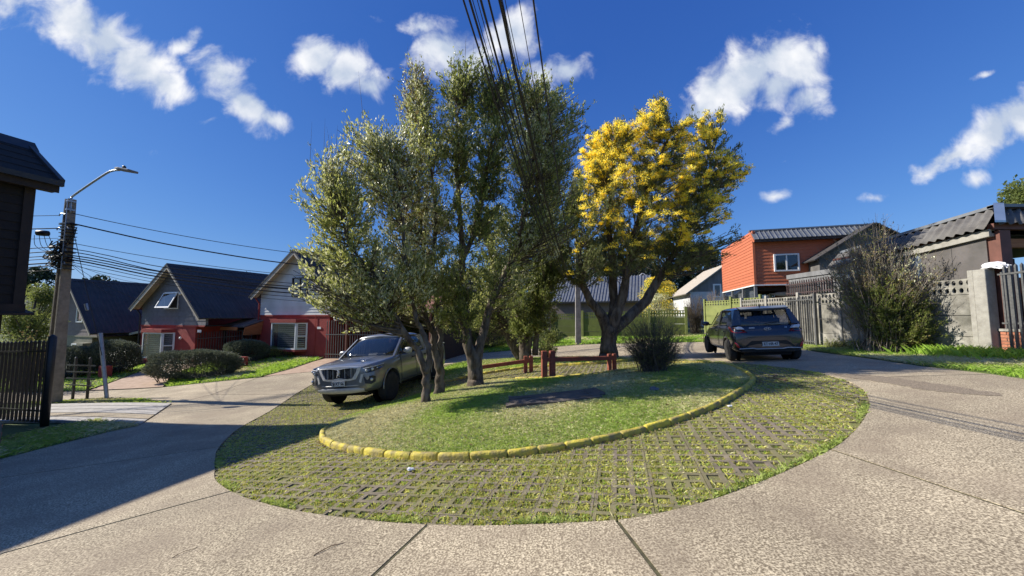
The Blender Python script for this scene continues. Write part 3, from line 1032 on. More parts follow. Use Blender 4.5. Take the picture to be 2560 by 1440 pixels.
def window(parent, x0, x1, z0, z1, y, mframe, fw=.06, mull=(), name='window', glass='dark_glass', curtain=None, dep=.09):
    mb = MB()
    mb.b2((x0, y - dep, z0), (x1, y + .02, z0 + fw)).b2((x0, y - dep, z1 - fw), (x1, y + .02, z1))
    mb.b2((x0, y - dep, z0 + fw), (x0 + fw, y + .02, z1 - fw)).b2((x1 - fw, y - dep, z0 + fw), (x1, y + .02, z1 - fw))
    for m_ in mull:
        mb.b2((m_ - fw * .4, y - dep * .9, z0 + fw), (m_ + fw * .4, y + .015, z1 - fw))
    w_ = part(name, mb, mframe, parent)
    g_ = MB().b2((x0 + fw, y - dep * .45, z0 + fw), (x1 - fw, y - dep * .45 + .006, z1 - fw))
    part('pane', g_, M[glass], w_)
    if curtain:
        part('curtain', MB().b2((x0 + fw, y - .012, z0 + fw), (x1 - fw, y - .004, z1 - fw)), curtain, w_)
    return w_


def roof_slab(parent, a, b, y0, y1, th, m, rib=.22, name='roof', ribh=.022):
    """slope from a=(x,z) ridge to b=(x,z) eave, from y0 to y1, with raised ribs down the slope"""
    ax, az = a
    bx, bz = b
    L = math.hypot(bx - ax, bz - az)
    nx_, nz_ = -(bz - az) / L, (bx - ax) / L
    if nz_ < 0:
        nx_, nz_ = -nx_, -nz_
    mb = MB()
    mb.prism([(ax, y0, az), (bx, y0, bz), (bx + nx_ * th, y0, bz + nz_ * th), (ax + nx_ * th, y0, az + nz_ * th)], (0, y1 - y0, 0))
    y = y0 + rib / 2
    while y < y1 - .05:
        o = th
        p = lambda X, Z, k, yy_: (X + nx_ * (o + k), yy_, Z + nz_ * (o + k))
        vs = [p(ax, az, -.002, y), p(ax, az, ribh, y + rib * .16), p(ax, az, ribh, y + rib * .34), p(ax, az, -.002, y + rib * .5),
              p(bx, bz, -.002, y), p(bx, bz, ribh, y + rib * .16), p(bx, bz, ribh, y + rib * .34), p(bx, bz, -.002, y + rib * .5)]
        mb.add(vs, [(0, 1, 5, 4), (1, 2, 6, 5), (2, 3, 7, 6), (0, 3, 2, 1), (4, 5, 6, 7)])
        y += rib
    return part(name, mb, m, parent)


def bay_window(root, s0, s1, fac, dep, z0, z1, mwall, nslat=12, left_facet=True):
    bw = put('bay_window', None, root)
    part('sill', MB().prism([(s0 - fac, 0, z0 - .12), (s1 + fac, 0, z0 - .12), (s1, -dep - .04, z0 - .12), (s0, -dep - .04, z0 - .12)], (0, 0, .12)), mwall, bw)
    part('cap', MB().prism([(s0 - fac - .04, 0, z1), (s1 + fac + .04, 0, z1), (s1 + .04, -dep - .08, z1), (s0 - .04, -dep - .08, z1)], (0, 0, .20)), mwall, bw)
    f = MB()
    t = .07
    # front frame
    f.b2((s0, -dep - .03, z0), (s1, -dep + .03, z0 + t)).b2((s0, -dep - .03, z1 - t), (s1, -dep + .03, z1)).b2((s0, -dep - .03, z0 + t), (s0 + t, -dep + .03, z1 - t)).b2((s1 - t, -dep - .03, z0 + t), (s1, -dep + .03, z1 - t))
    # side facets
    for sx, sg in ((s1, 1), (s0, -1)):
        a = Vector((sx, -dep, 0))
        b = Vector((sx + sg * fac, 0, 0))
        d = (b - a).normalized()
        nn = Vector((-d.y, d.x, 0)) * .025
        for (u0, u1, v0, v1) in ((0, 1, z0, z0 + t), (0, 1, z1 - t, z1), (0, .16, z0 + t, z1 - t), (.84, 1, z0 + t, z1 - t), (.16, .84, (z0 + z1) / 2 - .03, (z0 + z1) / 2 + .03)):
            p, q = a.lerp(b, u0), a.lerp(b, u1)
            f.prism([tuple(p + nn + Vector((0, 0, v0))), tuple(q + nn + Vector((0, 0, v0))), tuple(q - nn + Vector((0, 0, v0))), tuple(p - nn + Vector((0, 0, v0)))], (0, 0, v1 - v0))
    part('frame', f, M['white_frame'], bw)
    g = MB().b2((s0 + t, -dep - .004, z0 + t), (s1 - t, -dep + .004, z1 - t))
    for sx, sg in ((s1, 1), (s0, -1)):
        a, b = Vector((sx, -dep, 0)), Vector((sx + sg * fac, 0, 0))
        p, q = a.lerp(b, .16), a.lerp(b, .84)
        g.quad((p.x, p.y, z0 + t), (q.x, q.y, z0 + t), (q.x, q.y, z1 - t), (p.x, p.y, z1 - t))
    part('pane', g, M['glass'], bw)
    hs = (z1 - z0 - 2 * t) / nslat
    xa = s0 + t + .32
    bm_ = MB().b2((xa, -dep + .10, 0), (s1 - t, -dep + .112, hs * .62)).mesh('blind_slat', M['blind'])
    bm2 = MB().b2((s0 + t, -dep + .13, 0), (s1 - t, -dep + .142, hs * .42)).mesh('blind_slat', M['blind'])
    for i in range(nslat):
        put('blind_slat', bm_, bw, loc=(0, 0, z0 + t + i * hs))
        a, b = Vector((s1, -dep, 0)), Vector((s1 + fac, 0, 0))
        p, q = a.lerp(b, .2) + Vector((-.05, .03, 0)), a.lerp(b, .8) + Vector((-.05, .03, 0))
        zz = z0 + t + i * hs
        if i % 1 == 0:
            part('blind_slat', MB().prism([(p.x, p.y, zz), (q.x, q.y, zz), (q.x - .01, q.y + .01, zz), (p.x - .01, p.y + .01, zz)], (0, 0, hs * .6)), M['blind'], bw)
    part('blind_back', MB().b2((s0 + .04, -.06, z0), (s1 - .02, -.05, z1)), M['blind_dark'], bw)
    return bw


def aframe(name, label, cat, loc, rz, msid, pitch, mwall, bay=None, win=None, winmat=None, L=6.6, Wd=5.1, ridge=5.9, ax=2.95, le=3.45, re=2.85, rx=6.15, group=None):
    t = thing(name, loc, rz, label, cat, group)
    G = lambda z: (max(0, ax - (ridge - z) * (ax + .35) / (ridge - le)), min(Wd + .85, ax + (ridge - z) * (rx - ax) / (ridge - re) - .1))
    lw = MB()
    lw.b2((0, 0, -1.2), (Wd, .15, 2.5)).b2((0, .15, -1.2), (.15, L, 3.2)).b2((Wd - .15, .15, -1.2), (Wd, L, 2.5)).b2((.15, L - .15, -1.2), (Wd - .15, L, 2.5))
    part('wall', lw, mwall, t)
    z = 2.5
    gb = MB()
    zs = [2.52, 2.9, 3.2, le + .15, 4.2, ridge - .2]
    poly = [(G(q)[0] + .02, q) for q in zs] + [(G(q)[1] - .02, q) for q in zs[::-1]]
    gb.prism([(x, .0, q) for x, q in poly], (0, .12, 0))
    part('gable_wall', gb, msid, t)
    while z < ridge - .25:
        z1 = min(z + pitch, ridge - .12)
        a, b = G(z), G(z1)
        board(t, a[0], a[1], z, b[0], b[1], z1, msid)
        z += pitch
    part('wall_band', MB().b2((-.03, -.035, 2.42), (Wd + .8, 0, 2.50)), mwall if msid is not M['white_board'] else M['red_plaster'], t)
    part('soffit', MB().b2((Wd, 0, 2.44), (Wd + .85, L - .1, 2.5)), M['dark_brown'], t)
    roof_slab(t, (ax - .0, ridge), (-.35, le), -.45, L, .06, M['dark_roof'])
    roof_slab(t, (ax, ridge), (rx, re), -.45, L, .06, M['dark_roof'])
    part('ridge_cap', MB().prism([(ax - .16, -.46, ridge - .02), (ax, -.46, ridge + .12), (ax + .16, -.46, ridge - .04)], (0, L + .5, 0)), M['dark_roof'], t)
    for (x1_, z1_) in ((-.35, le), (rx, re)):
        d = Vector((x1_ - ax, 0, z1_ - ridge)).normalized()
        n = Vector((-d.z, 0, d.x))
        if n.z > 0:
            n = -n
        p, q = Vector((ax, -.46, ridge)), Vector((x1_, -.46, z1_))
        k = .20 if x1_ < 0 else .13
        mb = MB().prism([tuple(p), tuple(q), tuple(q + n * k), tuple(p + n * k)], (0, .025, 0))
        part('barge_board', mb, M['beige_trim'], t)
        mb = MB().prism([tuple(p + n * .02), tuple(q + n * .02), tuple(q + n * .03), tuple(p + n * .03)], (0, .44, 0))
        part('soffit', mb, M['beige_trim'], t)
        part('edge_flashing', MB().prism([tuple(p - n * .075), tuple(q - n * .075), tuple(q + n * .02), tuple(p + n * .02)], (0, -.02, 0)), M['black_trim'], t)
    part('gutter', MB().tube([(-.42, -.46, le + .0), (-.42, L, le + .0)], .055, 8), M['black_trim'], t)
    part('downpipe', MB().tube([(-.42, -.1, le), (-.08, -.06, le - .35), (-.08, -.06, .1)], .04, 8), M['black_trim'] if msid is not M['white_board'] else M['red_plaster'], t)
    if bay:
        bay_window(t, *bay, mwall)
    return t


# ---- grey-sided house, second from the left
rzH = R(-20.5)
h2 = aframe('gabled_house', 'house with grey boarded gable over red walls and a tilted open attic window', 'house', (-22.25, 22.45, -1.38), rzH, M['grey_board'], .25, M['red_plaster'], bay=(1.15, 2.95, .36, .42, .62, 2.08), L=6.6)
wf = part('attic_window', MB().b2((2.15, -.05, 3.42), (3.45, 0, 3.48)).b2((2.15, -.05, 4.34), (3.45, 0, 4.40)).b2((2.15, -.05, 3.48), (2.21, 0, 4.34)).b2((3.39, -.05, 3.48), (3.45, 0, 4.34)), M['white_frame'], h2)
part('shade_panel', MB().b2((2.21, -.034, 3.48), (3.39, -.029, 4.34)), M['dark_room'], wf)  # flat dark sheet, shade of the room behind the open sash painted on
# tilted sash, hinged at its top
ta = R(24)
sash = MB()
def sp(x, s, o=0.):
    return (x, -.06 - s * math.sin(ta) - o * math.cos(ta), 4.36 - s * math.cos(ta) + o * math.sin(ta) * 0)
for (xa, xb, sa, sb) in ((2.15, 3.45, 0, .07), (2.15, 3.45, .88, .96), (2.15, 2.22, .07, .88), (3.38, 3.45, .07, .88)):
    sash.add([sp(xa, sa), sp(xb, sa), sp(xb, sb), sp(xa, sb), sp(xa, sa, .05), sp(xb, sa, .05), sp(xb, sb, .05), sp(xa, sb, .05)], [(0, 1, 2, 3), (7, 6, 5, 4), (0, 4, 5, 1), (1, 5, 6, 2), (2, 6, 7, 3), (3, 7, 4, 0)])
part('open_sash', sash, M['white_frame'], wf)
part('pane', MB().quad(sp(2.22, .07, .02), sp(3.38, .07, .02), sp(3.38, .88, .02), sp(2.22, .88, .02)), M['dark_glass'], wf)
lamp = part('wall_lamp', MB().lathe([(.001, 0), (.06, .01), (.085, .05), (.085, .09), (.06, .14), (.001, .16)], (3.72, -.17, 4.28), 'Y', 12), M['white_frame'], h2, True)
part('lamp_bracket', MB().b2((3.70, -.05, 4.20), (3.76, -.0, 4.30)), M['black_trim'], h2)
part('wall_lamp', MB().lathe([(.001, 0), (.05, .01), (.08, .05), (.05, .12), (.001, .13)], (3.95, -.14, 1.78), 'Y', 12), M['white_frame'], h2, True)
part('house_number', MB().b2((5.3, -.03, 2.12), (5.62, -.01, 2.26)), M['white_frame'], h2)
# its porch: low corrugated canopy, dark gate
can = thing('porch_canopy', (-22.25 + 5.25 * math.cos(rzH), 22.45 + 5.25 * math.sin(rzH), -1.30), rzH, 'small porch roof of brown ribbed metal between the two red houses', 'canopy')
mb = MB()
nr = 13
for i in range(nr):
    x = -.3 + i * 2.05 / nr
    dxs = 2.05 / nr
    y0_, y1_, z0_, z1_ = 1.3, 3.2, 2.30, 2.98
    pr = [(0, 0), (.25, 0), (.35, .05), (.65, .05), (.75, 0), (1, 0)]
    vs = [(x + a * dxs, y0_, z0_ + b) for a, b in pr] + [(x + a * dxs + .25, y1_, z1_ + b) for a, b in pr]
    vs += [(x, y0_, z0_ - .03), (x + dxs, y0_, z0_ - .03), (x + .25, y1_, z1_ - .03), (x + dxs + .25, y1_, z1_ - .03)]
    mb.add(vs, [(k, k + 1, k + 7, k + 6) for k in range(5)] + [(12, 13, 15, 14)])
part('metal_sheet', mb, M['corrugated_brown'], can)
part('fascia', MB().b2((-.3, 1.24, 2.12), (1.3, 1.28, 2.30)), M['wood_orange'], can)
part('side_panel', MB().prism([(1.66, 1.35, 1.85), (1.70, 3.2, 1.85), (1.95, 3.2, 2.95), (1.76, 1.35, 2.28)], (.04, 0, 0)), M['wood_orange'], can)
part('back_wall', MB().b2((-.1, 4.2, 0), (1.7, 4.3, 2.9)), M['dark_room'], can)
part('ceiling', MB().b2((-.1, 1.4, 2.08), (1.65, 4.2, 2.12)), M['dark_brown'], can)
for x in (-.1, 1.5):
    part('post', MB().b2((x, 1.4, -.6), (x + .1, 1.5, 2.1)), M['dark_brown'], can)


def bar_fence(name, label, cat, p0, p1, n, h, m, bar=.025, rails=(.12, .88), base=0., z0=None, z1=None, tip=.05, group=None, wav=0., round_=False, th_post=None):
    """upright bars between two points on the ground, each bar its own object"""
    za = H(*p0) if z0 is None else z0
    zb = H(*p1) if z1 is None else z1
    L = math.hypot(p1[0] - p0[0], p1[1] - p0[1])
    ang = math.atan2(p1[1] - p0[1], p1[0] - p0[0])
    t = thing(name, (p0[0], p0[1], za), ang, label, cat, group)
    s = (zb - za) / L
    b = MB()
    hb = bar / 2
    b.b2((-hb, -hb, base), (hb, hb, h - tip))
    b.add([(-hb, -hb, h - tip), (hb, -hb, h - tip), (hb, hb, h - tip), (-hb, hb, h - tip), (0, 0, h)], [(0, 1, 4), (1, 2, 4), (2, 3, 4), (3, 0, 4)])
    me = b.mesh('bar', m)
    for i in range(n):
        x = L * (i + .5) / n
        put('bar', me, t, loc=(x, 0, s * x + wav * math.sin(i * 2.4)))
    for r in rails:
        z = base + (h - base) * r
        mb = MB().prism([(0, -hb - .012, z - .02), (L, -hb - .012, z - .02 + s * L), (L, -hb - .012, z + .02 + s * L), (0, -hb - .012, z + .02)], (0, .02, 0))
        part('rail', mb, m, t)
    if th_post:
        for x in (0, L):
            part('post', MB().b2((x - th_post / 2, -th_post / 2, -.15 + s * x), (x + th_post / 2, th_post / 2, h + .08 + s * x)), m, t)
    return t


c18, s18 = math.cos(rzH), math.sin(rzH)
def loc_h(o, x, y): return (o[0] + x * c18 - y * s18, o[1] + x * s18 + y * c18)
H2O, H3O, H1O = (-22.25, 22.45), (-15.0, 22.25), (-30.1, 24.3)
bar_fence('porch_gate', 'dark iron gate bars under the brown ribbed porch roof', 'gate', loc_h(H2O, 5.15, .05), loc_h(H2O, 6.95, 1.9), 22, 1.85, M['rust_iron'], .03, (.1, .8), z0=-1.1, z1=-.95)
# ---- white-sided house
h3 = aframe('gabled_house', 'house with white boarded gable above dark red walls and a wide bay window', 'house', (-15.0, 22.25, -.80), rzH, M['white_board'], .16, M['red_plaster'], bay=(1.55, 3.45, .36, .42, .58, 2.06), L=6.6, Wd=5.4, ridge=6.12, ax=3.0, le=3.55, re=2.75, rx=6.2)
window(h3, 2.6, 3.75, 3.55, 4.62, -.03, M['black_trim'], .05, mull=(3.2,), name='attic_window')
part('house_number', MB().b2((4.55, -.03, 1.72), (4.82, -.01, 1.84)), M['white_frame'], h3)
part('cable_pipe', MB().tube([(4.42, -.03, 2.5), (4.42, -.03, .8), (4.36, -.03, .5), (4.36, -.03, -.1)], .012, 6), M['red_plaster'], h3)
# carport right of it, red tiled canopy seen through the trees
cp = thing('carport', (*loc_h(H3O, 5.5, 0), -.62), rzH, 'carport with red roof sheets and dark gates right of the white gable', 'carport')
mb = MB().prism([(.5, -.9, 2.52), (7.0, -.9, 2.52), (7.0, 1.3, 3.25), (.5, 1.3, 3.25)], (0, 0, .05))
part('roof_sheet', mb, M['red_roof'], cp)
part('white_flashing', MB().b2((.5, 1.25, 3.27), (5.0, 1.35, 3.36)), M['white_frame'], cp)
part('gutter', MB().b2((.45, -1.0, 2.42), (7.05, -.9, 2.54)), M['grey_plank'], cp)
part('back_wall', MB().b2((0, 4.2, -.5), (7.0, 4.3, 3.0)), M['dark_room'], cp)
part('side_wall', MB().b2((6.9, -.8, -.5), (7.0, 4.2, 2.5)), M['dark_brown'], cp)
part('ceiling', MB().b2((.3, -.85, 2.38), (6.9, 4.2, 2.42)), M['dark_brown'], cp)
for x in (1.9, 4.6, 6.8):
    part('post', MB().b2((x, -.9, -.4), (x + .09, -.8, 2.42)), M['brown_post'], cp)
for dx_ in (0, .22):
    part('globe_lamp', MB().lathe([(.001, 0), (.07, .02), (.1, .1), (.07, .18), (.001, .2)], (1.2 + dx_, -.85, 2.0), 'Z', 10), M['white_frame'], cp, True)
bar_fence('carport_gate', 'tall grey iron gate of the carport beside the red wall, behind the pickup', 'gate', loc_h(H3O, 5.75, -.55), loc_h(H3O, 9.2, -.55), 22, 1.95, M['grey_iron'], .03, (.1, .62), z0=-.55, z1=-.5)
# house behind the carport (dark wall seen through leaves)
hb = thing('back_house', (-6.4, 26.5, -.5), rzH, 'dark brown house front seen through the tree leaves behind the carport', 'house')
part('wall', MB().b2((0, 0, 0), (6, 5, 3.1)), M['dark_brown'], hb)
roof_slab(hb, (3, 4.3), (-.4, 2.9), -.4, 5.2, .05, M['dark_roof'])
roof_slab(hb, (3, 4.3), (6.4, 2.9), -.4, 5.2, .05, M['dark_roof'])
part('gable_wall', MB().prism([(.1, 0, 3.1), (5.9, 0, 3.1), (3, 0, 4.25)], (0, .1, 0)), M['dark_brown'], hb)
window(hb, 3.6, 4.7, 1.2, 2.3, 0, M['white_frame'], .05, name='window')

# ---- far left house behind the pole
h1 = aframe('gabled_house', 'house with brown boarded gable and big dark roof, behind the leaning utility pole', 'house', (-30.1, 24.3, -2.05), rzH, M['brown_board'], .25, M['olive_plaster'], L=8.2, Wd=5.3, ridge=5.9, ax=3.0, le=3.6, re=2.62, rx=6.2)
window(h1, 3.55, 4.3, 3.3, 4.25, -.03, M['white_frame'], .07, name='attic_window', curtain=M['blind'])
part('chimney', MB().tube([(2.9, 6.6, 5.9), (2.9, 6.6, 6.35)], .12, 10).lathe([(.13, 0), (.24, .05), (.20, .16), (.28, .2), (.15, .3)], (2.9, 6.6, 6.3), 'Z', 10), M['corrugated_brown'], h1)
window(h1, 3.2, 4.3, .8, 2.0, 0, M['white_frame'], .07, name='window', curtain=M['blind'])
part('pier', MB().b2((4.9, -.5, 0), (5.6, -.1, 2.1)), M['olive_plaster'], h1)
cp1 = thing('porch_canopy', (*loc_h(H1O, 5.6, 0), -1.96), rzH, 'low canopy with pale front edge right of the brown gabled house', 'canopy')
part('roof_sheet', MB().prism([(.3, 1.2, 2.35), (3.6, 1.2, 2.85), (3.6, 4, 2.85), (.3, 4, 2.35)], (0, 0, .05)), M['dark_roof'], cp1)
part('fascia', MB().prism([(.9, 1.14, 2.42), (3.6, 1.14, 2.82), (3.6, 1.14, 2.94), (.9, 1.14, 2.55)], (0, .04, 0)), M['beige_trim'], cp1)
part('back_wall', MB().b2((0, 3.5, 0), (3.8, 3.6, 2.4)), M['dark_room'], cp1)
bar_fence('porch_gate', 'low dark iron fence under the canopy, behind the left hedge', 'gate', loc_h(H1O, 5.8, .6), loc_h(H1O, 9.2, .6), 24, 1.6, M['black_iron'], .03, (.1, .8), z0=-1.9, z1=-1.6)

# ------------------------------------------------------------------ dark two-storey house at the left edge
azD = R(-16.4)
bD = thing('two_storey_house', (-11.27, 9.05, -1.0), azD, 'dark brown boarded upper storey with shingled eaves at the left edge', 'house')
bD.scale = (1.1, 1.1, 1.063)
# local frame: x towards the street, -y towards the viewer, z from the yard (eave at z = 5.53)
part('upper_wall', MB().b2((-6.0, -14, 2.72), (-.28, -.32, 5.42)), M['dark_siding'], bD)
z = 2.74
while z < 5.3:
    mb = MB().add([(-.25, -14, z), (-.25, -.34, z), (-.27, -.34, z + .2), (-.27, -14, z + .2), (-.28, -14, z), (-.28, -.34, z), (-.28, -.34, z + .2), (-.28, -14, z + .2)],
                  [(0, 1, 2, 3), (0, 4, 5, 1), (1, 5, 6, 2), (3, 2, 6, 7)])
    part('siding_board', mb, M['dark_siding'], bD)
    z += .2
part('corner_board', MB().b2((-.33, -.42, 2.7), (-.22, -.26, 5.42)), M['dark_brown'], bD)
part('floor_beam', MB().b2((-6.05, -14.05, 2.5), (-.2, -.25, 2.73)), M['dark_brown'], bD)
part('lower_wall', MB().b2((-6.0, -14, -.3), (-1.7, -.6, 2.5)), M['dark_siding'], bD)
for y in (-.62, -4.6, -9):
    part('post', MB().b2((-.62, y, -.2), (-.46, y + .16, 2.5)), M['dark_brown'], bD)
part('awning', MB().prism([(-.6, -.9, 2.60), (-.12, -.9, 2.48), (-.12, -.15, 2.48), (-.6, -.15, 2.60)], (0, 0, .05)), M['dark_brown'], bD)
part('fascia', MB().b2((-.03, -14.3, 5.33), (.0, .0, 5.56)), M['dark_brown'], bD)
part('gutter', MB().b2((.0, -14.3, 5.48), (.10, .03, 5.60)), M['black_trim'], bD)
part('soffit', MB().b2((-.28, -14.3, 5.36), (-.03, 0, 5.40)), M['dark_brown'], bD)
part('gable_wall', MB().prism([(-6.0, -.34, 5.4), (-.28, -.34, 5.4), (-1.5, -.34, 6.4), (-4.8, -.34, 6.4)], (0, .05, 0)), M['dark_siding'], bD)
rs = MB()
for k in range(5):
    # stepped courses of shingles
    x0, x1 = 0 - 1.43 * k / 5, 0 - 1.43 * (k + 1) / 5 - .04
    z0, z1 = 5.56 + 1.07 * k / 5, 5.56 + 1.07 * (k + 1) / 5 + .02
    rs.prism([(x0, -14.3, z0), (x1, -14.3, z1), (x1, -14.3, z1 + .05), (x0, -14.3, z0 + .06)], (0, 14.33 + .015 * k, 0))
rs.prism([(-1.40, -14.3, 6.60), (-5.6, -14.3, 6.9), (-5.6, -14.3, 6.98), (-1.40, -14.3, 6.68)], (0, 14.33, 0))
rs.prism([(-6.2, -14.3, 5.4), (-5.5, -14.3, 6.98), (-5.6, -14.3, 6.9), (-6.3, -14.3, 5.3)], (0, 14.33, 0))
part('roof', rs, M['shingle'], bD)
part('ridge_cap', MB().prism([(-1.62, -14.3, 6.66), (-1.45, -14.3, 6.80), (-1.22, -14.3, 6.54)], (0, 14.42, 0)), M['black_trim'], bD)
part('hip_flashing', MB().prism([(-1.43, -.02, 6.6), (0, -.02, 5.56), (.02, -.02, 5.66), (-1.40, -.02, 6.72)], (0, .09, 0)), M['black_trim'], bD)
# small brick plinth by its gate
def brick_wall(t, L, Hh, m, bw=.24, bh=.075, th=.14, z0=0., slope=0.):
    """running bond, every brick an object"""
    part('mortar', MB().b2((0, .012, z0 - .3), (L, th - .012, z0 + Hh)), M['mortar'], t)
    me = MB().box((0, 0, 0), (bw - .014, th, bh - .014)).mesh('brick', m)
    rows = int(Hh / bh)
    for r in range(rows):
        x = -bw / 2 if r % 2 else 0
        while x < L - .02:
            a, b = max(0, x), min(L, x + bw)
            if b - a > .05:
                o = put('brick', me, t, loc=((a + b) / 2, th / 2 + rng.normal(0, .002), z0 + r * bh + bh / 2))
                if b - a < bw - .01:
                    o.scale = ((b - a - .014) / (bw - .014), 1, 1)
            x += bw
    return t
bp = thing('brick_plinth', (-11.2, 7.75, -1.05), R(-90 - 16.4 + 90), 'low brick plinth in shade below the dark house at the left edge', 'brick wall')
brick_wall(bp, 1.1, .55, M['brick'])
bar_fence('iron_fence', 'tall black iron gate leaf in shade left of the thick gate post', 'fence', (-14.3, 10.15), (-11.45, 9.3), 17, 2.05, M['black_iron'], .045, (.14, .86), base=.04, z0=-1.12, z1=-1.02)
gpst = thing('gate_post', (-11.30, 9.22, -1.02), azD, 'thick round-topped black gate post beside the concrete pole', 'post')
part('shaft', MB().tube([(0, 0, -.1), (0, 0, 2.12), (0, 0, 2.18)], [.075, .075, .02], 12), M['black_iron'], gpst, True)
ig = bar_fence('low_gate', 'small black gate with pale rails just right of the concrete pole', 'gate', (-15.65, 13.3), (-14.2, 12.9), 2, 1.5, M['black_iron'], .06, (.35, .5, .65, .8), z0=-1.3, z1=-1.28)

# ------------------------------------------------------------------ orange-red boarded house on the right
rzR = R(-16)
rb = thing('boarded_house', (14.1, 21.5, .55), rzR, 'two-storey house with bright orange-red boards and grey ribbed roof', 'house')
ZL, ZT, ZR = 2.90, 5.35, 5.95
part('upper_wall', MB().b2((0.02, .02, ZL), (5.9, 6.9, ZT)), M['salmon_board'], rb)
nb = 15
pt = (ZT + .05 - ZL) / 13
for i in range(13):
    z = ZL + i * pt
    part('siding_board', MB().add([(0, -.03, z), (5.9, -.03, z), (5.9, -.008, z + pt), (0, -.008, z + pt), (0, .01, z), (5.9, .01, z), (5.9, .01, z + pt), (0, .01, z + pt)], [(0, 1, 2, 3), (0, 4, 5, 1), (3, 2, 6, 7), (0, 3, 7, 4), (1, 5, 6, 2)]), M['salmon_board'], rb)
pt2 = .19
z = ZL
def topz(y): return ZR - .0 - max(0, y) * .05
while z < ZR + .1:
    z1 = min(z + pt2, ZR + .12)
    part('siding_board', MB().add([(-.03, -.02, z), (-.03, 6.9, z), (-.008, 6.9, z1), (-.008, -.02, z1), (.01, -.02, z), (.01, 6.9, z), (.01, 6.9, z1), (.01, -.02, z1)], [(0, 1, 2, 3), (0, 4, 5, 1), (3, 2, 6, 7), (0, 3, 7, 4), (1, 5, 6, 2)]), M['salmon_board'], rb)
    z += pt2
part('corner_board', MB().b2((-.05, -.06, ZL), (.07, .02, ZT + .25)), M['salmon_board'], rb)
part('side_parapet', MB().b2((.0, .0, ZT), (.12, 6.9, ZR + .1)), M['salmon_board'], rb)
part('base_flashing', MB().b2((-.06, -.06, ZL - .07), (5.9, 0, ZL)).b2((-.06, 0, ZL - .07), (0, 6.9, ZL)), M['white_frame'], rb)
# steep ribbed roof skirt facing the street
rk = MB()
for i in range(27):
    x = -.05 + i * .23
    rk.prism([(x, -.42, ZT + .10), (x + .20, -.42, ZT + .10), (x + .20, .25, ZR + .10), (x, .25, ZR + .10)], (0, -.03, .03))
    rk.prism([(x + .20, -.44, ZT + .10), (x + .23, -.44, ZT + .10), (x + .23, .23, ZR + .10), (x + .20, .23, ZR + .10)], (0, -.05, .05))
part('roof', rk, M['grey_roof'], rb)
part('ridge_cap', MB().b2((-.1, .15, ZR + .12), (6.2, .45, ZR + .20)), M['grey_roof'], rb)
part('roof_deck', MB().b2((0, .3, ZR + .02), (6.1, 6.9, ZR + .10)), M['grey_roof'], rb)
part('fascia', MB().b2((-.05, -.44, ZT - .04), (6.15, -.40, ZT + .10)), M['dark_brown'], rb)
part('soffit', MB().b2((-.05, -.40, ZT + .01), (6.1, 0, ZT + .04)), M['dark_brown'], rb)
part('rake_trim', MB().prism([(-.07, -.42, ZT), (-.07, .25, ZR + .16), (-.07, .25, ZR + .05), (-.07, -.25, ZT - .02)], (.05, 0, 0)), M['salmon_board'], rb)
window(rb, .98, 2.22, 3.62, 4.62, -.03, M['white_frame'], .08, mull=(1.6,), name='window', curtain=M['blind_dark'])
# open garage below
part('side_wall', MB().b2((0, .1, .0), (.08, 6.9, 1.75)), M['green_post'], rb)
part('rear_wall', MB().b2((2.1, 3.2, 0), (5.9, 3.3, 2.85)), M['red_plaster'], rb)
part('inner_wall', MB().b2((2.1, .1, 0), (2.2, 3.2, 2.85)), M['red_plaster'], rb)
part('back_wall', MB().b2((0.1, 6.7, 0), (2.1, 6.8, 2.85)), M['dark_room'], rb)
for i in range(6):
    part('ceiling_beam', MB().b2((.1, .5 + i * .9, 2.55), (2.1, .62 + i * .9, 2.78)), M['dark_brown'], rb)
for y in (0.02, 2.2, 4.5, 6.8):
    part('post', MB().b2((-.03, y, 0), (.11, y + .12, ZL - .05)), M['grey_plank'], rb)
for i in range(3):
    part('clear_panel', MB().b2((.02, .16 + i * 2.28, 1.80), (.04, 2.16 + i * 2.3, ZL - .08)), M['glass'], rb)
    part('curtain', MB().b2((.12, .5 + i * 2.28, 1.80), (.14, 1.4 + i * 2.3, ZL - .3)), M['blind'], rb)
part('white_rail', MB().b2((-.06, -.06, 1.72), (.1, 6.9, 1.80)), M['white_frame'], rb)
part('surfboard', MB().lathe([(.01, 0), (.13, .3), (.17, .9), (.13, 1.6), (.01, 2.0)], (1.0, .6, 2.36), 'X', 10), M['beige_trim'], rb, True)
# second roof behind, gable end just showing
rg = thing('neighbour_roof', (18.45, 19.0, .1), rzR, 'dark gable roof tip rising just behind the bare shrub and wall', 'house')
part('wall', MB().b2((-2.2, 0, 0), (2.6, 5, 4.6)), M['cement_sheet'], rg)
part('gable_wall', MB().prism([(-2.2, 0, 4.6), (2.6, 0, 4.6), (.2, 0, 6.2)], (0, .1, 0)), M['cement_sheet'], rg)
roof_slab(rg, (.2, 6.25), (-2.5, 4.45), -.3, 5, .06, M['dark_roof'])
roof_slab(rg, (.2, 6.25), (2.9, 4.45), -.3, 5, .06, M['dark_roof'])

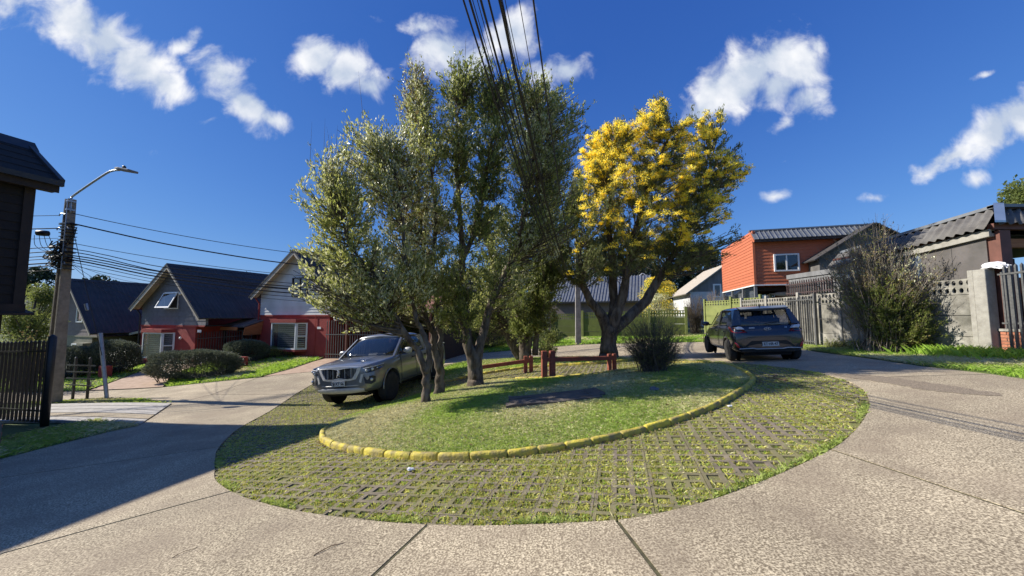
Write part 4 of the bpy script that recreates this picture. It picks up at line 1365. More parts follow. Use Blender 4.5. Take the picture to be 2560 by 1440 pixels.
# ------------------------------------------------------------------ cast concrete panel walls
def lattice_mesh(L, Hh, cols, rows, th, m):
    mb = MB()
    cx, cz = L / cols, Hh / rows
    for i in range(cols):
        for j in range(rows):
            ox, oz = (i + .5) * cx, (j + .5) * cz
            hx_, hz_ = cx / 2, cz / 2
            outer = [(hx_, 0), (hx_, hz_), (0, hz_), (-hx_, hz_), (-hx_, 0), (-hx_, -hz_), (0, -hz_), (hx_, -hz_)]
            inn = [(hx_ * .62 * math.cos(k * math.pi / 4), hz_ * .70 * math.sin(k * math.pi / 4)) for k in range(8)]
            vs = []
            for y in (0, th):
                vs += [(ox + a, y, oz + b) for a, b in outer] + [(ox + a, y, oz + b) for a, b in inn]
            fs = []
            for k in range(8):
                k2 = (k + 1) % 8
                fs += [(k, k2, 8 + k2, 8 + k), (16 + k, 24 + k, 24 + k2, 16 + k2), (8 + k, 8 + k2, 24 + k2, 24 + k)]
            mb.add(vs, fs)
    mb.quad((0, 0, Hh), (L, 0, Hh), (L, th, Hh), (0, th, Hh))
    mb.quad((0, 0, 0), (L, 0, 0), (L, th, 0), (0, th, 0))
    return mb.mesh('lattice_panel', m)


def panel_wall(name, label, pts, hgt, mw, mp, lat=.42, npan=3, th=.045, post=(.12, .14), proud=.03, cols=11):
    t = thing(name, (pts[0][0], pts[0][1], 0), 0, label, 'wall')
    me_cache = {}
    for i, p in enumerate(pts):
        ang = math.atan2(pts[min(i + 1, len(pts) - 1)][1] - pts[max(0, i - 1)][1], pts[min(i + 1, len(pts) - 1)][0] - pts[max(0, i - 1)][0])
        z = H(*p)
        put('post', MB().box((0, 0, (hgt + .13) / 2 - .1), (post[0], post[1], hgt + .33)).mesh('post', mp), t, loc=(p[0] - pts[0][0], p[1] - pts[0][1], z), rz=ang, bevel=.012)
    for a, b in zip(pts[:-1], pts[1:]):
        L = math.hypot(b[0] - a[0], b[1] - a[1])
        ang = math.atan2(b[1] - a[1], b[0] - a[0])
        z = min(H(*a), H(*b))
        ph = (hgt - lat) / npan
        ux, uy = math.cos(ang), math.sin(ang)
        for k in range(npan):
            key = ('p', round(L, 2))
            mb = MB().b2((0, -th / 2, 0), (L - .01, th / 2, ph - .012))
            if key not in me_cache:
                me_cache[key] = mb.mesh('panel', mw)
            put('panel', me_cache[key], t, loc=(a[0] - pts[0][0] + rng.normal(0, .003), a[1] - pts[0][1] + rng.normal(0, .003), z + k * ph), rz=ang, bevel=.006)
        put('panel', MB().b2((0, -th / 2, -.5), (L, th / 2, -.008)).mesh('panel', mw), t, loc=(a[0] - pts[0][0], a[1] - pts[0][1], z), rz=ang)
        key = ('l', round(L, 2))
        if key not in me_cache:
            me_cache[key] = lattice_mesh(L - .01, lat, cols, 2, th, mw)
        put('lattice_panel', me_cache[key], t, loc=(a[0] - pts[0][0] + uy * th / 2, a[1] - pts[0][1] - ux * th / 2, z + hgt - lat), rz=ang)
    return t


panel_wall('concrete_wall', 'weathered grey concrete panel wall with pierced top course along the right verge', [(11.70, 9.40), (11.72, 11.35), (11.74, 13.3), (11.76, 15.25), (11.78, 17.2), (11.8, 19.1)], 2.02, M['cast_wall'], M['cast_post'], lat=.40, cols=12)
gu = Vector((7.55, -3.0)).normalized()
gpts = [(2.9 + gu.x * 2.2 * k, 27.0 + gu.y * 2.2 * k) for k in range(5)]
panel_wall('green_wall', 'olive green panel wall with lighter posts across the far end', gpts, 1.75, M['green_wall'], M['green_post'], lat=.42, cols=14, post=(.16, .18))
panel_wall('green_return_wall', 'lighter green panel wall turning the corner below the orange-red house', [(12.1, 23.35), (12.6, 21.4), (13.1, 19.6)], 2.15, M['green_post'], M['green_post'], lat=.0001 + .3, cols=10)
# big end column of the grey wall with a white plastic bag on it
ec = thing('end_column', (11.72, 9.20, H(11.7, 9.2)), 0, 'thick concrete end column with a white bag lying on its top', 'column')
part('shaft', MB().b2((-.11, -.12, -.3), (.14, .13, 2.14)), M['cast_post'], ec, bevel=.015)
bgm = bpy.data.meshes.new('bag')
bm = bmesh.new()
bmesh.ops.create_icosphere(bm, subdivisions=3, radius=1)
for v in bm.verts:
    n = math.sin(v.co.x * 7 + v.co.y * 5) * .10 + math.sin(v.co.y * 11 + v.co.z * 9) * .07
    v.co = Vector((v.co.x * .15 * (1 + n * 2), v.co.y * .27 * (1 + n * 2), max(-.35, v.co.z) * .11 * (1 + n) - (.10 * max(0, -v.co.y - .3))))
bm.to_mesh(bgm)
bm.free()
bgm.materials.append(M['plastic_bag'])
bag = put('plastic_bag', bgm, None, loc=(11.80, 9.02, H(11.7, 9.2) + 2.20), rz=R(-20), label='crumpled white plastic bag on top of the concrete end column', cat='bag')

# grey iron gate leaf folded against the wall
bar_fence('iron_gate', 'grey iron gate leaf folded back against the concrete wall behind the hatchback', 'gate', (11.95, 17.6), (11.55, 14.2), 26, 1.95, M['grey_iron'], .035, (.06, .93), base=.08, th_post=.09)
# brown bars with a grey cap board standing on the wall
zt = H(11.76, 15) + 2.02
bar_fence('wall_top_bars', 'rusty brown bars standing on top of the concrete wall', 'fence', (11.83, 16.0), (11.83, 13.65), 20, .60, M['rust_iron'], .03, (.15, .75), z0=zt + .02, z1=zt + .04, tip=.03)
cb = thing('wall_top_boards', (11.95, 16.0, zt), R(-90), 'grey vertical boards under a grey cap behind the rusty bars', 'fence')
for i in range(12):
    part('board', MB().b2((i * .2 + .004, 0, .05), (i * .2 + .192, .02, .74)), M['grey_plank'], cb)
part('cap_board', MB().b2((-.05, -.05, .74), (2.45, .08, .92)), M['grey_plank'], cb)
# translucent sheets above the wall
sh_ = thing('sheet_screen', (11.86, 13.55, 2.55), R(-90), 'blue-grey translucent sheets fixed above the concrete wall beside the shrub', 'screen')
for i in range(3):
    mb = MB()
    k = 10
    for j in range(k):
        x0, x1 = i * .95 + j * .095, i * .95 + (j + 1) * .095
        y0, y1 = .012 * math.cos(j * math.pi), .012 * math.cos((j + 1) * math.pi)
        mb.add([(x0, y0, -.05), (x1, y1, -.05), (x1, y1, 1.10), (x0, y0, 1.10)], [(0, 1, 2, 3)])
    part('clear_sheet', mb, M['poly_sheet'], sh_)
for i in range(2):
    part('smoky_sheet', MB().b2((2.87 + i * .75, .0, -.05), (2.87 + i * .75 + .74, .012, 1.15)), M['smoky_sheet'], sh_)
part('top_rail', MB().b2((-.05, -.02, 1.10), (4.5, .05, 1.17)), M['brown_post'], sh_)

# carport with cement roof at the right edge
ck = thing('corner_carport', (11.72, 9.0, H(11.7, 9.0)), 0, 'brown timber carport with wavy grey cement roof at the right edge', 'carport')
zb = 3.12
part('beam', MB().prism([(.05, .05, zb - .18), (.05, 4.6, zb - .60), (.05, 4.6, zb - .40), (.05, .05, zb)], (.15, 0, 0)), M['cast_post'], ck)
part('beam', MB().b2((.1, -.02, zb - .02), (5, .12, zb + .13)), M['brown_post'], ck)
part('cross_beam', MB().b2((.25, .25, zb - .42), (5, .40, zb - .20)), M['wood_orange'], ck)
part('post', MB().b2((.18, -.05, -.4), (.44, .21, zb - .05)), M['brown_post'], ck)
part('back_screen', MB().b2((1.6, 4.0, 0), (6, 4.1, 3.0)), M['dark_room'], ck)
part('ceiling', MB().b2((.3, .4, zb - .1), (6, 4.4, zb - .06)), M['dark_brown'], ck)
# wavy sheets: side slope rising towards +x, front slope rising towards +y
mb = MB()
def wavy(p0, pu, pv, n, amp):
    """strip of sine sheet: from p0 along pu (n waves), up the slope along pv"""
    p0, pu, pv = Vector(p0), Vector(pu), Vector(pv)
    nn = pu.cross(pv).normalized()
    if nn.z < 0:
        nn = -nn
    K = n * 6
    vs, fs = [], []
    for k in range(K + 1):
        a = p0 + pu * (k / K) + nn * amp * math.cos(2 * math.pi * n * k / K)
        vs += [tuple(a), tuple(a + pv), tuple(a - nn * .012), tuple(a + pv - nn * .012)]
    for k in range(K):
        b = k * 4
        fs += [(b, b + 4, b + 5, b + 1), (b + 2, b + 3, b + 7, b + 6), (b, b + 2, b + 6, b + 4)]
    return vs, fs
mb.add(*wavy((-.06, -.02, zb + .04), (0, 4.7, -.42), (.85, .4, .60), 22, .035))
part('roof_sheet', mb, M['cement_sheet'], ck, True)
mb = MB()
mb.add(*wavy((.02, -.14, zb + .10), (5.2, 0, 0), (.7, .62, .52), 22, .035))
part('roof_sheet', mb, M['cement_sheet'], ck, True)
part('hip_flashing', MB().prism([(-.05, -.16, zb + .12), (.22, -.16, zb + .12), (1.0, .42, zb + .73), (.72, .42, zb + .73)], (0, 0, .05)), M['zinc'], ck)
part('ridge_cap', MB().b2((.75, .38, zb + .66), (6.2, .58, zb + .74)).prism([(.75, .38, zb + .66), (.75, 5.0, zb + .24), (.75, 5.0, zb + .32), (.75, .38, zb + .74)], (.2, 0, 0)), M['grey_roof'], ck)
part('roof_deck', MB().prism([(.9, .5, zb + .5), (.9, 4.9, zb + .1), (.9, 4.9, zb + .24), (.9, .5, zb + .64)], (5.3, 0, 0)), M['dark_brown'], ck)
# brick dwarf wall with bars
dw = thing('brick_wall', (11.80, 9.05, H(11.8, 9)), R(-90), 'low orange brick wall with concrete cap behind the near iron fence', 'brick wall')
brick_wall(dw, 4.8, .62, M['brick'], th=.12)
part('cap', MB().b2((-.02, -.02, .61), (4.8, .15, .67)), M['cast_post'], dw)
bar_fence('wall_bars', 'short grey bars on top of the low brick wall', 'fence', (11.86, 9.02), (11.86, 4.3), 38, 1.42, M['grey_iron'], .035, (.10, .93), z0=H(11.8, 9) + .66, z1=H(11.8, 9) + .66)
bar_fence('near_fence', 'tall dark grey pointed bars of the open gate leaf at the right edge', 'gate', (11.42, 8.62), (11.1, 6.6), 18, 2.15, M['grey_iron'], .04, (.10, .90), base=.0)
yb = thing('timber_planks', (12.6, 9.3, H(12.6, 9)), R(-80), 'dark brown upright boards inside the carport behind the bars', 'boards')
for i in range(8):
    part('board', MB().b2((i * .24, 0, 0), (i * .24 + .16, .03, 1.9)), M['brown_post'], yb)
# beyond the green wall
bh_ = thing('metal_roof_house', (3.3, 33.5, 0), R(-21), 'brown house with pale ribbed metal roof behind the green wall', 'house')
part('wall', MB().b2((0, 0, 0), (8.5, 5, 2.95)), M['brown_board'], bh_)
mb = MB()
for i in range(34):
    x = -.2 + i * .26
    mb.prism([(x, -.5, 2.85), (x + .20, -.5, 2.85), (x + .20, 2.4, 5.2), (x, 2.4, 5.2)], (0, 0, .05))
    mb.prism([(x + .20, -.5, 2.90), (x + .26, -.5, 2.90), (x + .26, 2.4, 5.25), (x + .20, 2.4, 5.25)], (0, 0, .07))
part('roof', mb, M['grey_roof'], bh_)
part('fascia', MB().b2((-.2, -.56, 2.75), (8.7, -.5, 2.88)), M['black_trim'], bh_)
part('gable_wall', MB().prism([(0, 0, 2.9), (0, 4.8, 2.9), (0, 2.4, 5.1)], (.1, 0, 0)), M['brown_board'], bh_)
dh = thing('dormer_house', (12.9, 36.5, .1), R(-16), 'dark gabled house with white trim seen between the yellow tree limbs', 'house')
part('wall', MB().b2((-2.4, 0, 0), (2.4, 6, 3.6)), M['dark_brown'], dh)
part('gable_wall', MB().prism([(-2.4, 0, 3.6), (2.4, 0, 3.6), (0, 0, 5.6)], (0, .1, 0)), M['dark_brown'], dh)
roof_slab(dh, (0, 5.7), (-2.7, 3.45), -.3, 6, .08, M['white_board'])
roof_slab(dh, (0, 5.7), (2.7, 3.45), -.3, 6, .08, M['white_board'])
window(dh, -1.3, 1.5, 2.3, 3.7, 0, M['white_frame'], .12, mull=(.1,), name='window', glass='glass', curtain=M['blind'])
wh = thing('white_house', (22.3, 38.5, .3), R(-10), 'white gabled house with pale roof beside the orange-red house', 'house')
part('wall', MB().b2((-3.6, 0, 0), (3.6, 7, 3.9)), M['white_board'], wh)
part('gable_wall', MB().prism([(-3.6, 0, 3.9), (3.6, 0, 3.9), (0, 0, 6.6)], (0, .1, 0)), M['grey_plank'], wh)
roof_slab(wh, (0, 6.7), (-4.1, 3.6), -.4, 7, .1, M['beige_trim'])
roof_slab(wh, (0, 6.7), (4.1, 3.6), -.4, 7, .1, M['beige_trim'])
window(wh, -1.35, -.55, 3.3, 4.7, 0, M['white_frame'], .15, name='window')
window(wh, .7, 2.7, 3.1, 4.7, 0, M['white_frame'], .15, name='window', curtain=M['blind_dark'])
window(wh, -1.0, 1.2, .6, 2.2, 0, M['white_frame'], .15, name='window', mull=(0.1,))
# bar fence and brick pier left of the green wall
bar_fence('yellow_bar_fence', 'pale yellow bar fence in the gap between tree trunks', 'fence', (-5.5, 28.2), (.9, 27.6), 44, 1.75, M['green_post'], .05, (.1, .9))
pr_ = thing('brick_pier', (1.75, 27.3, H(1.75, 27.3)), 0, 'orange brick gate pier left of the green wall', 'pier')
brick_wall(pr_, .55, 1.7, M['brick'], th=.4)
bar_fence('pier_fence', 'short bar fence between the brick pier and the green wall', 'fence', (.9, 27.4), (2.8, 27.1), 16, 1.5, M['grey_iron'], .035, (.1, .9))
# ------------------------------------------------------------------ vehicles
M['paint_grey'] = mat('paint_grey', (.20, .21, .22), (.23, .24, .25), scale=60, rough=.33, metal=.55, coat=.8, spec=.5, c3=(.19, .18, .16), s3=2.2, k3=.35)
M['paint_dark'] = mat('paint_dark', (.018, .024, .036), (.022, .029, .042), scale=60, rough=.25, metal=.4, coat=1, spec=.5)
M['tyre'] = mat('tyre_rubber', (.018, .018, .018), (.035, .032, .028), scale=14, rough=.85, bump=.3)
M['rim'] = mat('rim_alloy', (.34, .34, .345), (.42, .42, .42), scale=8, rough=.4, metal=.4)
M['bright_trim'] = mat('bright_trim', (.55, .55, .55), (.64, .64, .63), scale=8, rough=.35, metal=.25, coat=.5)
M['rim_cover'] = mat('rim_cover', (.07, .07, .075), (.10, .10, .10), scale=8, rough=.4, metal=.6)
M['chrome'] = mat('chrome_trim', (.55, .55, .55), (.62, .62, .62), scale=8, rough=.22, metal=.85)
M['silver_plastic'] = mat('silver_plastic', (.46, .46, .45), (.54, .54, .52), scale=8, rough=.45, metal=.15)
M['black_plastic'] = mat('black_plastic', (.012, .012, .013), (.02, .02, .021), scale=12, rough=.5)
M['under'] = mat('underbody', (.008, .008, .008), (.014, .013, .012), scale=12, rough=.9)
M['lamp_glass'] = mat('lamp_glass', (.35, .38, .42), (.55, .58, .62), scale=30, rough=.1, coat=1, metal=.4)
M['lamp_dark'] = mat('lamp_dark', (.03, .035, .045), (.06, .07, .09), scale=20, rough=.12, coat=1)
M['lamp_red'] = mat('lamp_red', (.16, .006, .008), (.24, .010, .012), scale=20, rough=.2, coat=1)
M['reflector_red'] = mat('reflector_red', (.38, .012, .012), (.48, .02, .018), scale=20, rough=.25, coat=1)
M['lamp_white'] = mat('lamp_white', (.52, .54, .56), (.62, .64, .66), scale=20, rough=.15, coat=1)
M['plate'] = mat('plate_white', (.60, .60, .57), (.68, .68, .64), scale=8, rough=.5)
M['ink'] = mat('plate_ink', (.012, .012, .014), rough=.6)
M['car_glass'] = mat('car_glass', (.012, .018, .024), (.016, .022, .03), rough=.015, spec=.9, coat=1, alpha=.62)
M['seat'] = mat('seat_fabric', (.03, .03, .032), (.045, .045, .048), scale=12, rough=.9)


def loft_mesh(name, st, m, sub=2, cuts=(), smooth=True):
    """st: list of (y, [(x,z)...]) half rings from bottom centre to top centre"""
    k = len(st[0][1])
    vs, fs = [], []
    for y, ring in st:
        full = [(x, z) for x, z in ring] + [(-x, z) for x, z in ring[-2:0:-1]]
        vs += [(x, y, z) for x, z in full]
    n = 2 * k - 2
    for i in range(len(st) - 1):
        for j in range(n):
            j2 = (j + 1) % n
            fs.append((i * n + j, i * n + j2, (i + 1) * n + j2, (i + 1) * n + j))
    for b in (0, (len(st) - 1) * n):
        # quads across the ring, so that the ends stay smooth
        for j in range(k - 1):
            a, c = b + j, b + j + 1
            d, e = b + (n - j - 1) % n, b + (n - j) % n
            if j == 0:
                fs.append((b, b + 1, b + n - 1))
            elif j == k - 2:
                fs.append((a, c, b + n - j))
            else:
                fs.append((a, c, b + n - j - 1, b + n - j))
    mb = MB().add(vs, fs)
    me = mb.mesh(name, m, smooth)
    if not sub and not cuts:
        return me
    o = bpy.data.objects.new(name, me)
    COL.objects.link(o)
    if sub:
        s = o.modifiers.new('s', 'SUBSURF')
        s.levels = s.render_levels = sub
    cs = []
    for c in cuts:
        co = bpy.data.objects.new('cutter', c)
        COL.objects.link(co)
        bo = o.modifiers.new('b', 'BOOLEAN')
        bo.operation = 'DIFFERENCE'
        bo.solver = 'EXACT'
        bo.object = co
        cs.append(co)
    dg = bpy.context.evaluated_depsgraph_get()
    me2 = bpy.data.meshes.new_from_object(o.evaluated_get(dg))
    me2.name = name
    bpy.data.objects.remove(o)
    for c in cs:
        bpy.data.objects.remove(c)
    me2.materials.clear()
    me2.materials.append(m)
    return me2


def wheel(root, c, r, wdt, side, mrim, spokes=6, rr=.62):
    """side +1: outer face towards +x"""
    t = MB().lathe([(r * rr, -wdt / 2), (r * .93, -wdt / 2), (r * .99, -wdt * .36), (r, -wdt * .15), (r, wdt * .15), (r * .99, wdt * .36), (r * .93, wdt / 2), (r * rr, wdt / 2)], (0, 0, 0), 'X', 28)
    o = put('wheel', None, root, loc=c)
    part('tyre', t, M['tyre'], o, True)
    f = MB()
    s = side
    xo = s * wdt * .42
    f.lathe([(r * rr * 1.02, -wdt * .4), (r * rr * 1.02, wdt * .4), (r * rr * .93, wdt * .46), (r * rr * .93, -wdt * .46)], (0, 0, 0), 'X', 28)
    f.lathe([(.001, 0), (r * .13, 0), (r * .14, -s * .03), (r * .16, -s * .05)], (xo, 0, 0), 'X', 14)
    for k in range(spokes):
        a = 2 * math.pi * k / spokes + .3
        for da in (-.15, .15):
            p0 = Vector((xo - s * .01, r * .10 * math.cos(a + da), r * .10 * math.sin(a + da)))
            p1 = Vector((xo - s * .015, r * rr * .97 * math.cos(a + da * 1.2), r * rr * .97 * math.sin(a + da * 1.2)))
            d = (p1 - p0).normalized()
            q = Vector((1, 0, 0)).cross(d) * (r * .055)
            f.prism([tuple(p0 - q * 1.2), tuple(p1 - q), tuple(p1 + q), tuple(p0 + q * 1.2)], (-s * .03, 0, 0))
    part('rim', f, mrim, o)
    part('brake_disc', MB().lathe([(.001, 0), (r * .5, 0), (r * .5, -s * .02), (.001, -s * .02)], (-s * .02, 0, 0), 'X', 18), M['under'], o)
    return o


def plate(root, c, rz, txt, rx=0, w_=.36, h_=.13):
    p = put('number_plate', MB().box((0, 0, 0), (w_, .012, h_)).mesh('number_plate', M['plate']), root, loc=c, rot=(rx, 0, rz))
    tm = text_mesh(txt, h_ * .80, .002, M['ink'], 'plate_text')
    xs_ = [v.co.x for v in tm.vertices]
    k = w_ * .88 / (max(xs_) - min(xs_))
    t = put('plate_text', tm, p, loc=(0, -.009, 0), rot=(R(90), 0, 0))
    t.scale = (k, 1.0, 1)
    put('plate_border', MB().b2((-w_ / 2 + .004, -.0075, -h_ / 2 + .004), (w_ / 2 - .004, -.0065, -h_ / 2 + .010)).b2((-w_ / 2 + .004, -.0075, h_ / 2 - .010), (w_ / 2 - .004, -.0065, h_ / 2 - .004)).mesh('b', M['ink']), p)
    return p


def cyl_mesh(x0, x1, y, z, r):
    return MB().lathe([(r, x0), (r, x1)], (0, y, z), 'X', 36).mesh('c')


# ---- grey pickup, nose towards the viewer (local -y is the nose)
pk = thing('pickup_truck', (-4.35, 9.62, -.73), R(-10.5), 'muddy grey double-cab pickup parked nose-out left of the tree trunks', 'pickup truck')
dz_l = H(-5.4, 10.9) - H(-3.7, 10.5)
pk.rotation_euler = (R(-.5), R(-4.2), R(-10.5))
S = lambda *a: list(a)
ST = [(.00, S((0, .46), (.45, .46), (.60, .52), (.66, .72), (.62, .93), (.52, .99), (0, 1.01))),
      (.05, S((0, .40), (.62, .40), (.76, .48), (.80, .72), (.76, .95), (.66, 1.03), (0, 1.06))),
      (.20, S((0, .36), (.78, .36), (.90, .46), (.925, .72), (.88, .97), (.76, 1.075), (0, 1.11))),
      (.50, S((0, .34), (.85, .34), (.94, .45), (.955, .75), (.93, 1.01), (.82, 1.11), (0, 1.16))),
      (1.0, S((0, .34), (.86, .34), (.95, .45), (.962, .76), (.945, 1.05), (.85, 1.15), (0, 1.205))),
      (1.40, S((0, .34), (.86, .34), (.94, .45), (.955, .77), (.945, 1.09), (.87, 1.18), (0, 1.235))),
      (1.60, S((0, .34), (.86, .34), (.94, .45), (.955, .77), (.945, 1.10), (.88, 1.19), (0, 1.20))),
      (3.40, S((0, .34), (.86, .34), (.94, .45), (.955, .77), (.945, 1.12), (.88, 1.21), (0, 1.22))),
      (3.50, S((0, .36), (.86, .36), (.94, .46), (.955, .77), (.945, 1.16), (.90, 1.27), (0, 1.275))),
      (5.15, S((0, .42), (.84, .42), (.92, .50), (.945, .78), (.94, 1.18), (.90, 1.28), (0, 1.285))),
      (5.25, S((0, .46), (.80, .46), (.88, .54), (.92, .78), (.90, 1.17), (.86, 1.25), (0, 1.26)))]
def crisp(st):
    """tighten the shoulder line, so that the panels keep a visible edge"""
    o = []
    L2 = lambda a, b, t: (a[0] + (b[0] - a[0]) * t, a[1] + (b[1] - a[1]) * t)
    for y, r in st:
        o.append((y, r[:5] + [L2(r[4], r[5], .78), r[5], L2(r[5], r[6], .10)] + r[6:]))
    return o
ST = crisp(ST)
WF, WR, RW = .93, 4.10, .385
cuts = []
for y in (WF, WR):
    cuts += [cyl_mesh(.62, 1.2, y, RW + .02, RW + .075), cyl_mesh(-1.2, -.62, y, RW + .02, RW + .075)]
body = put('body', loft_mesh('body', ST, M['paint_grey'], 2, cuts), pk)
# grille bay cut-outs are dark panels set into the nose
def nosey(x):
    """y of the nose at half width x (about mid height)"""
    return .012 + .09 * (abs(x) / .72) ** 2.6
def nose_panel(name, pts, off, m, parent, th=.03, nseg=1):
    """polygon of (x,z) laid on the curved nose, extruded outwards"""
    mb = MB()
    n = len(pts)
    vs = [(x, nosey(x) - off, z) for x, z in pts] + [(x, nosey(x) - off + th, z) for x, z in pts]
    cx = sum(p[0] for p in pts) / n
    cz = sum(p[1] for p in pts) / n
    vs.append((cx, nosey(cx) - off, cz))
    fs = [(i, (i + 1) % n, 2 * n) for i in range(n)] + [(i, i + n, (i + 1) % n + n, (i + 1) % n) for i in range(n)]
    mb.add(vs, fs)
    return part(name, mb, m, parent)
def strip(pts, wd, off, th=.04):
    """closed band along (x,z) points on the nose"""
    mb = MB()
    n = len(pts)
    cx = sum(p[0] for p in pts) / n
    cz = sum(p[1] for p in pts) / n
    outer = pts
    inn = [(x + (cx - x) * wd / max(.05, math.hypot(cx - x, cz - z)) * 1.4, z + (cz - z) * wd / max(.05, math.hypot(cx - x, cz - z)) * 1.4) for x, z in pts]
    for o_, d in ((outer, off), (inn, off)):
        pass
    vs = [(x, nosey(x) - off, z) for x, z in outer] + [(x, nosey(x) - off - .008, z) for x, z in inn] + [(x, nosey(x) - off + th, z) for x, z in outer] + [(x, nosey(x) - off + th, z) for x, z in inn]
    fs = []
    for i in range(n):
        j = (i + 1) % n
        fs += [(i, j, n + j, n + i), (i, 2 * n + i, 2 * n + j, j), (n + i, n + j, 3 * n + j, 3 * n + i)]
    mb.add(vs, fs)
    return mb
def dense(pts, k=4):
    o = []
    for i, p in enumerate(pts):
        q = pts[(i + 1) % len(pts)]
        o += [(p[0] + (q[0] - p[0]) * j / k, p[1] + (q[1] - p[1]) * j / k) for j in range(k)]
    return o
gr = [(-.60, 1.02), (-.3, 1.045), (0, 1.05), (.3, 1.045), (.60, 1.02), (.56, .90), (.46, .72), (.30, .69), (0, .685), (-.30, .69), (-.46, .72), (-.56, .90)]
grill = part('grille', strip(dense(gr, 3), .060, .050, .08), M['bright_trim'], pk)
nose_panel('grille_back', dense([(x * .93, .865 + (z - .865) * .82) for x, z in gr], 2), .022, M['black_plastic'], grill)
for i in range(19):
    x = -.50 + i * 1.0 / 18
    hh = .25 if abs(x) < .42 else .18
    if abs(x) > .06:
        part('grille_bar', MB().prism([(x - .007, nosey(x) - .036, .865 - hh / 2 + .01), (x + .007, nosey(x) - .036, .865 - hh / 2 + .01), (x + .010, nosey(x) - .036, .865 + hh / 2 + .02), (x - .010, nosey(x) - .036, .865 + hh / 2 + .02)], (0, .02, 0)), M['black_trim'] if i % 3 else M['rim'], grill)
# badge: a small silver beast standing upright, built from simple limbs
bd = MB()
by = nosey(0) - .05
for pts, r in (([(0.0, .955), (.012, .925), (.006, .88), (-.012, .845)], [.016, .020, .022, .014]), ([(-.012, .85), (-.035, .825), (-.028, .795)], [.013, .010, .007]), ([(.0, .85), (.022, .83), (.030, .795)], [.013, .010, .007]),
               ([(.008, .915), (-.02, .905), (-.042, .92)], [.010, .008, .006]), ([(.008, .895), (-.018, .88), (-.042, .885)], [.010, .008, .006]), ([(-.002, .945), (-.018, .952)], [.020, .010]), ([(.012, .86), (.045, .875), (.040, .915), (.052, .94)], [.007, .006, .006, .008])):
    bd.tube([(x, by, z) for x, z in pts], r, 6)
part('badge', bd, M['bright_trim'], grill, True)
# headlights wrapping the corners
def side_x(y):
    return np.interp(y, [0, .05, .2, .5, 1.0], [.66, .80, .925, .955, .962])
for s in (1, -1):
    pts = [(.63, .055, .965), (.78, .085, .985), (.90, .22, 1.005), (.945, .50, 1.03), (.955, .52, .99), (.945, .36, .935), (.88, .17, .885), (.76, .055, .865), (.64, .03, .875)]
    mb = MB()
    P3 = [Vector((s * x, y, z)) for x, y, z in pts]
    n = len(P3)
    c = sum(P3, Vector()) / n + Vector((s * .05, -.05, 0))
    offv = Vector((s * .012, -.014, 0))
    mb.add([tuple(p + offv) for p in P3] + [tuple(c)], [(i, (i + 1) % n, n) for i in range(n)])
    hl = part('headlight', mb, M['lamp_dark'], pk)
    for (cx_, cy_, cz_, r_) in ((.74, .040, .925, .032), (.86, .125, .945, .036), (.915, .26, .965, .022)):
        part('lamp_lens', MB().lathe([(.001, -.028), (r_ * .7, -.02), (r_, 0), (r_, .03)], (0, 0, 0), 'Y', 14), M['lamp_white'], hl, True, loc=(s * cx_ + s * .004, cy_ - .012, cz_), rz=s * R(38))
    part('lamp_strip', MB().tube([(s * .645, .022, .968), (s * .79, .060, .992), (s * .915, .205, 1.012), (s * .958, .50, 1.04)], .009, 6), M['lamp_white'], hl)
    # claw lamp from grille corner down, fog lamp pocket
    part('daylight_strip', MB().prism([(s * .60, -.015 + .02, .84), (s * .66, .022, .84), (s * .60, .0, .62), (s * .555, -.012 + .0, .65)], (0, .04, 0)), M['silver_plastic'], pk)
    fp = [(.66, .035, .765), (.86, .125, .785), (.905, .20, .755), (.90, .19, .62), (.84, .10, .575), (.70, .035, .60)]
    P3 = [Vector((s * x + s * .006, y - .018, z)) for x, y, z in fp]
    c = sum(P3, Vector()) / 6 + Vector((s * .01, -.012, 0))
    fog = part('fog_pocket', MB().add([tuple(p) for p in P3] + [tuple(c)], [(i, (i + 1) % 6, 6) for i in range(6)]), M['black_plastic'], pk)
    part('fog_lamp', MB().lathe([(.001, -.02), (.03, -.018), (.04, 0), (.04, .03)], (0, 0, 0), 'Y', 14), M['lamp_glass'], fog, True, loc=(s * .85, .085, .69), rz=s * R(35))
    # mirror
    mr_ = part('mirror', MB().lathe([(.001, -.13), (.06, -.125), (.095, -.06), (.10, .04), (.08, .11), (.001, .13)], (0, 0, 0), 'X', 12), M['paint_grey'] if s < 0 else M['silver_plastic'], pk, True, loc=(s * 1.06, 1.72, 1.28))
    mr_.scale = (1, .62, .95)
    part('mirror_arm', MB().prism([(s * .88, 1.66, 1.20), (s * 1.0, 1.68, 1.20), (s * 1.0, 1.72, 1.24), (s * .88, 1.76, 1.24)], (0, 0, .03)), M['black_plastic'], pk)
# lower grille, skid plate
nose_panel('lower_grille', dense([(-.62, .575), (.62, .575), (.58, .515), (-.58, .515)], 5), .018, M['black_plastic'], pk)
part('grille_blade', MB().tube([(x, nosey(x) - .03, .565) for x in np.linspace(-.60, .60, 13)], .010, 6), M['silver_plastic'], pk)
sk = MB()
vs, fs = [], []
for i, x in enumerate(np.linspace(-.66, .66, 12)):
    yn = nosey(x)
    e = 1 - .35 * (abs(x) / .66) ** 3
    vs += [(x, yn - .035, .505), (x, yn - .045, .47), (x, yn - .01, .47 - .10 * e), (x, yn + .14, .37)]
for i in range(11):
    for k in range(3):
        fs.append((i * 4 + k, i * 4 + k + 1, i * 4 + 5 + k, i * 4 + 4 + k))
part('skid_plate', sk.add(vs, fs), M['silver_plastic'], pk, True)
plate(pk, (0, -.052, .625), 0, 'SJ·XT·56', w_=.36, h_=.13)
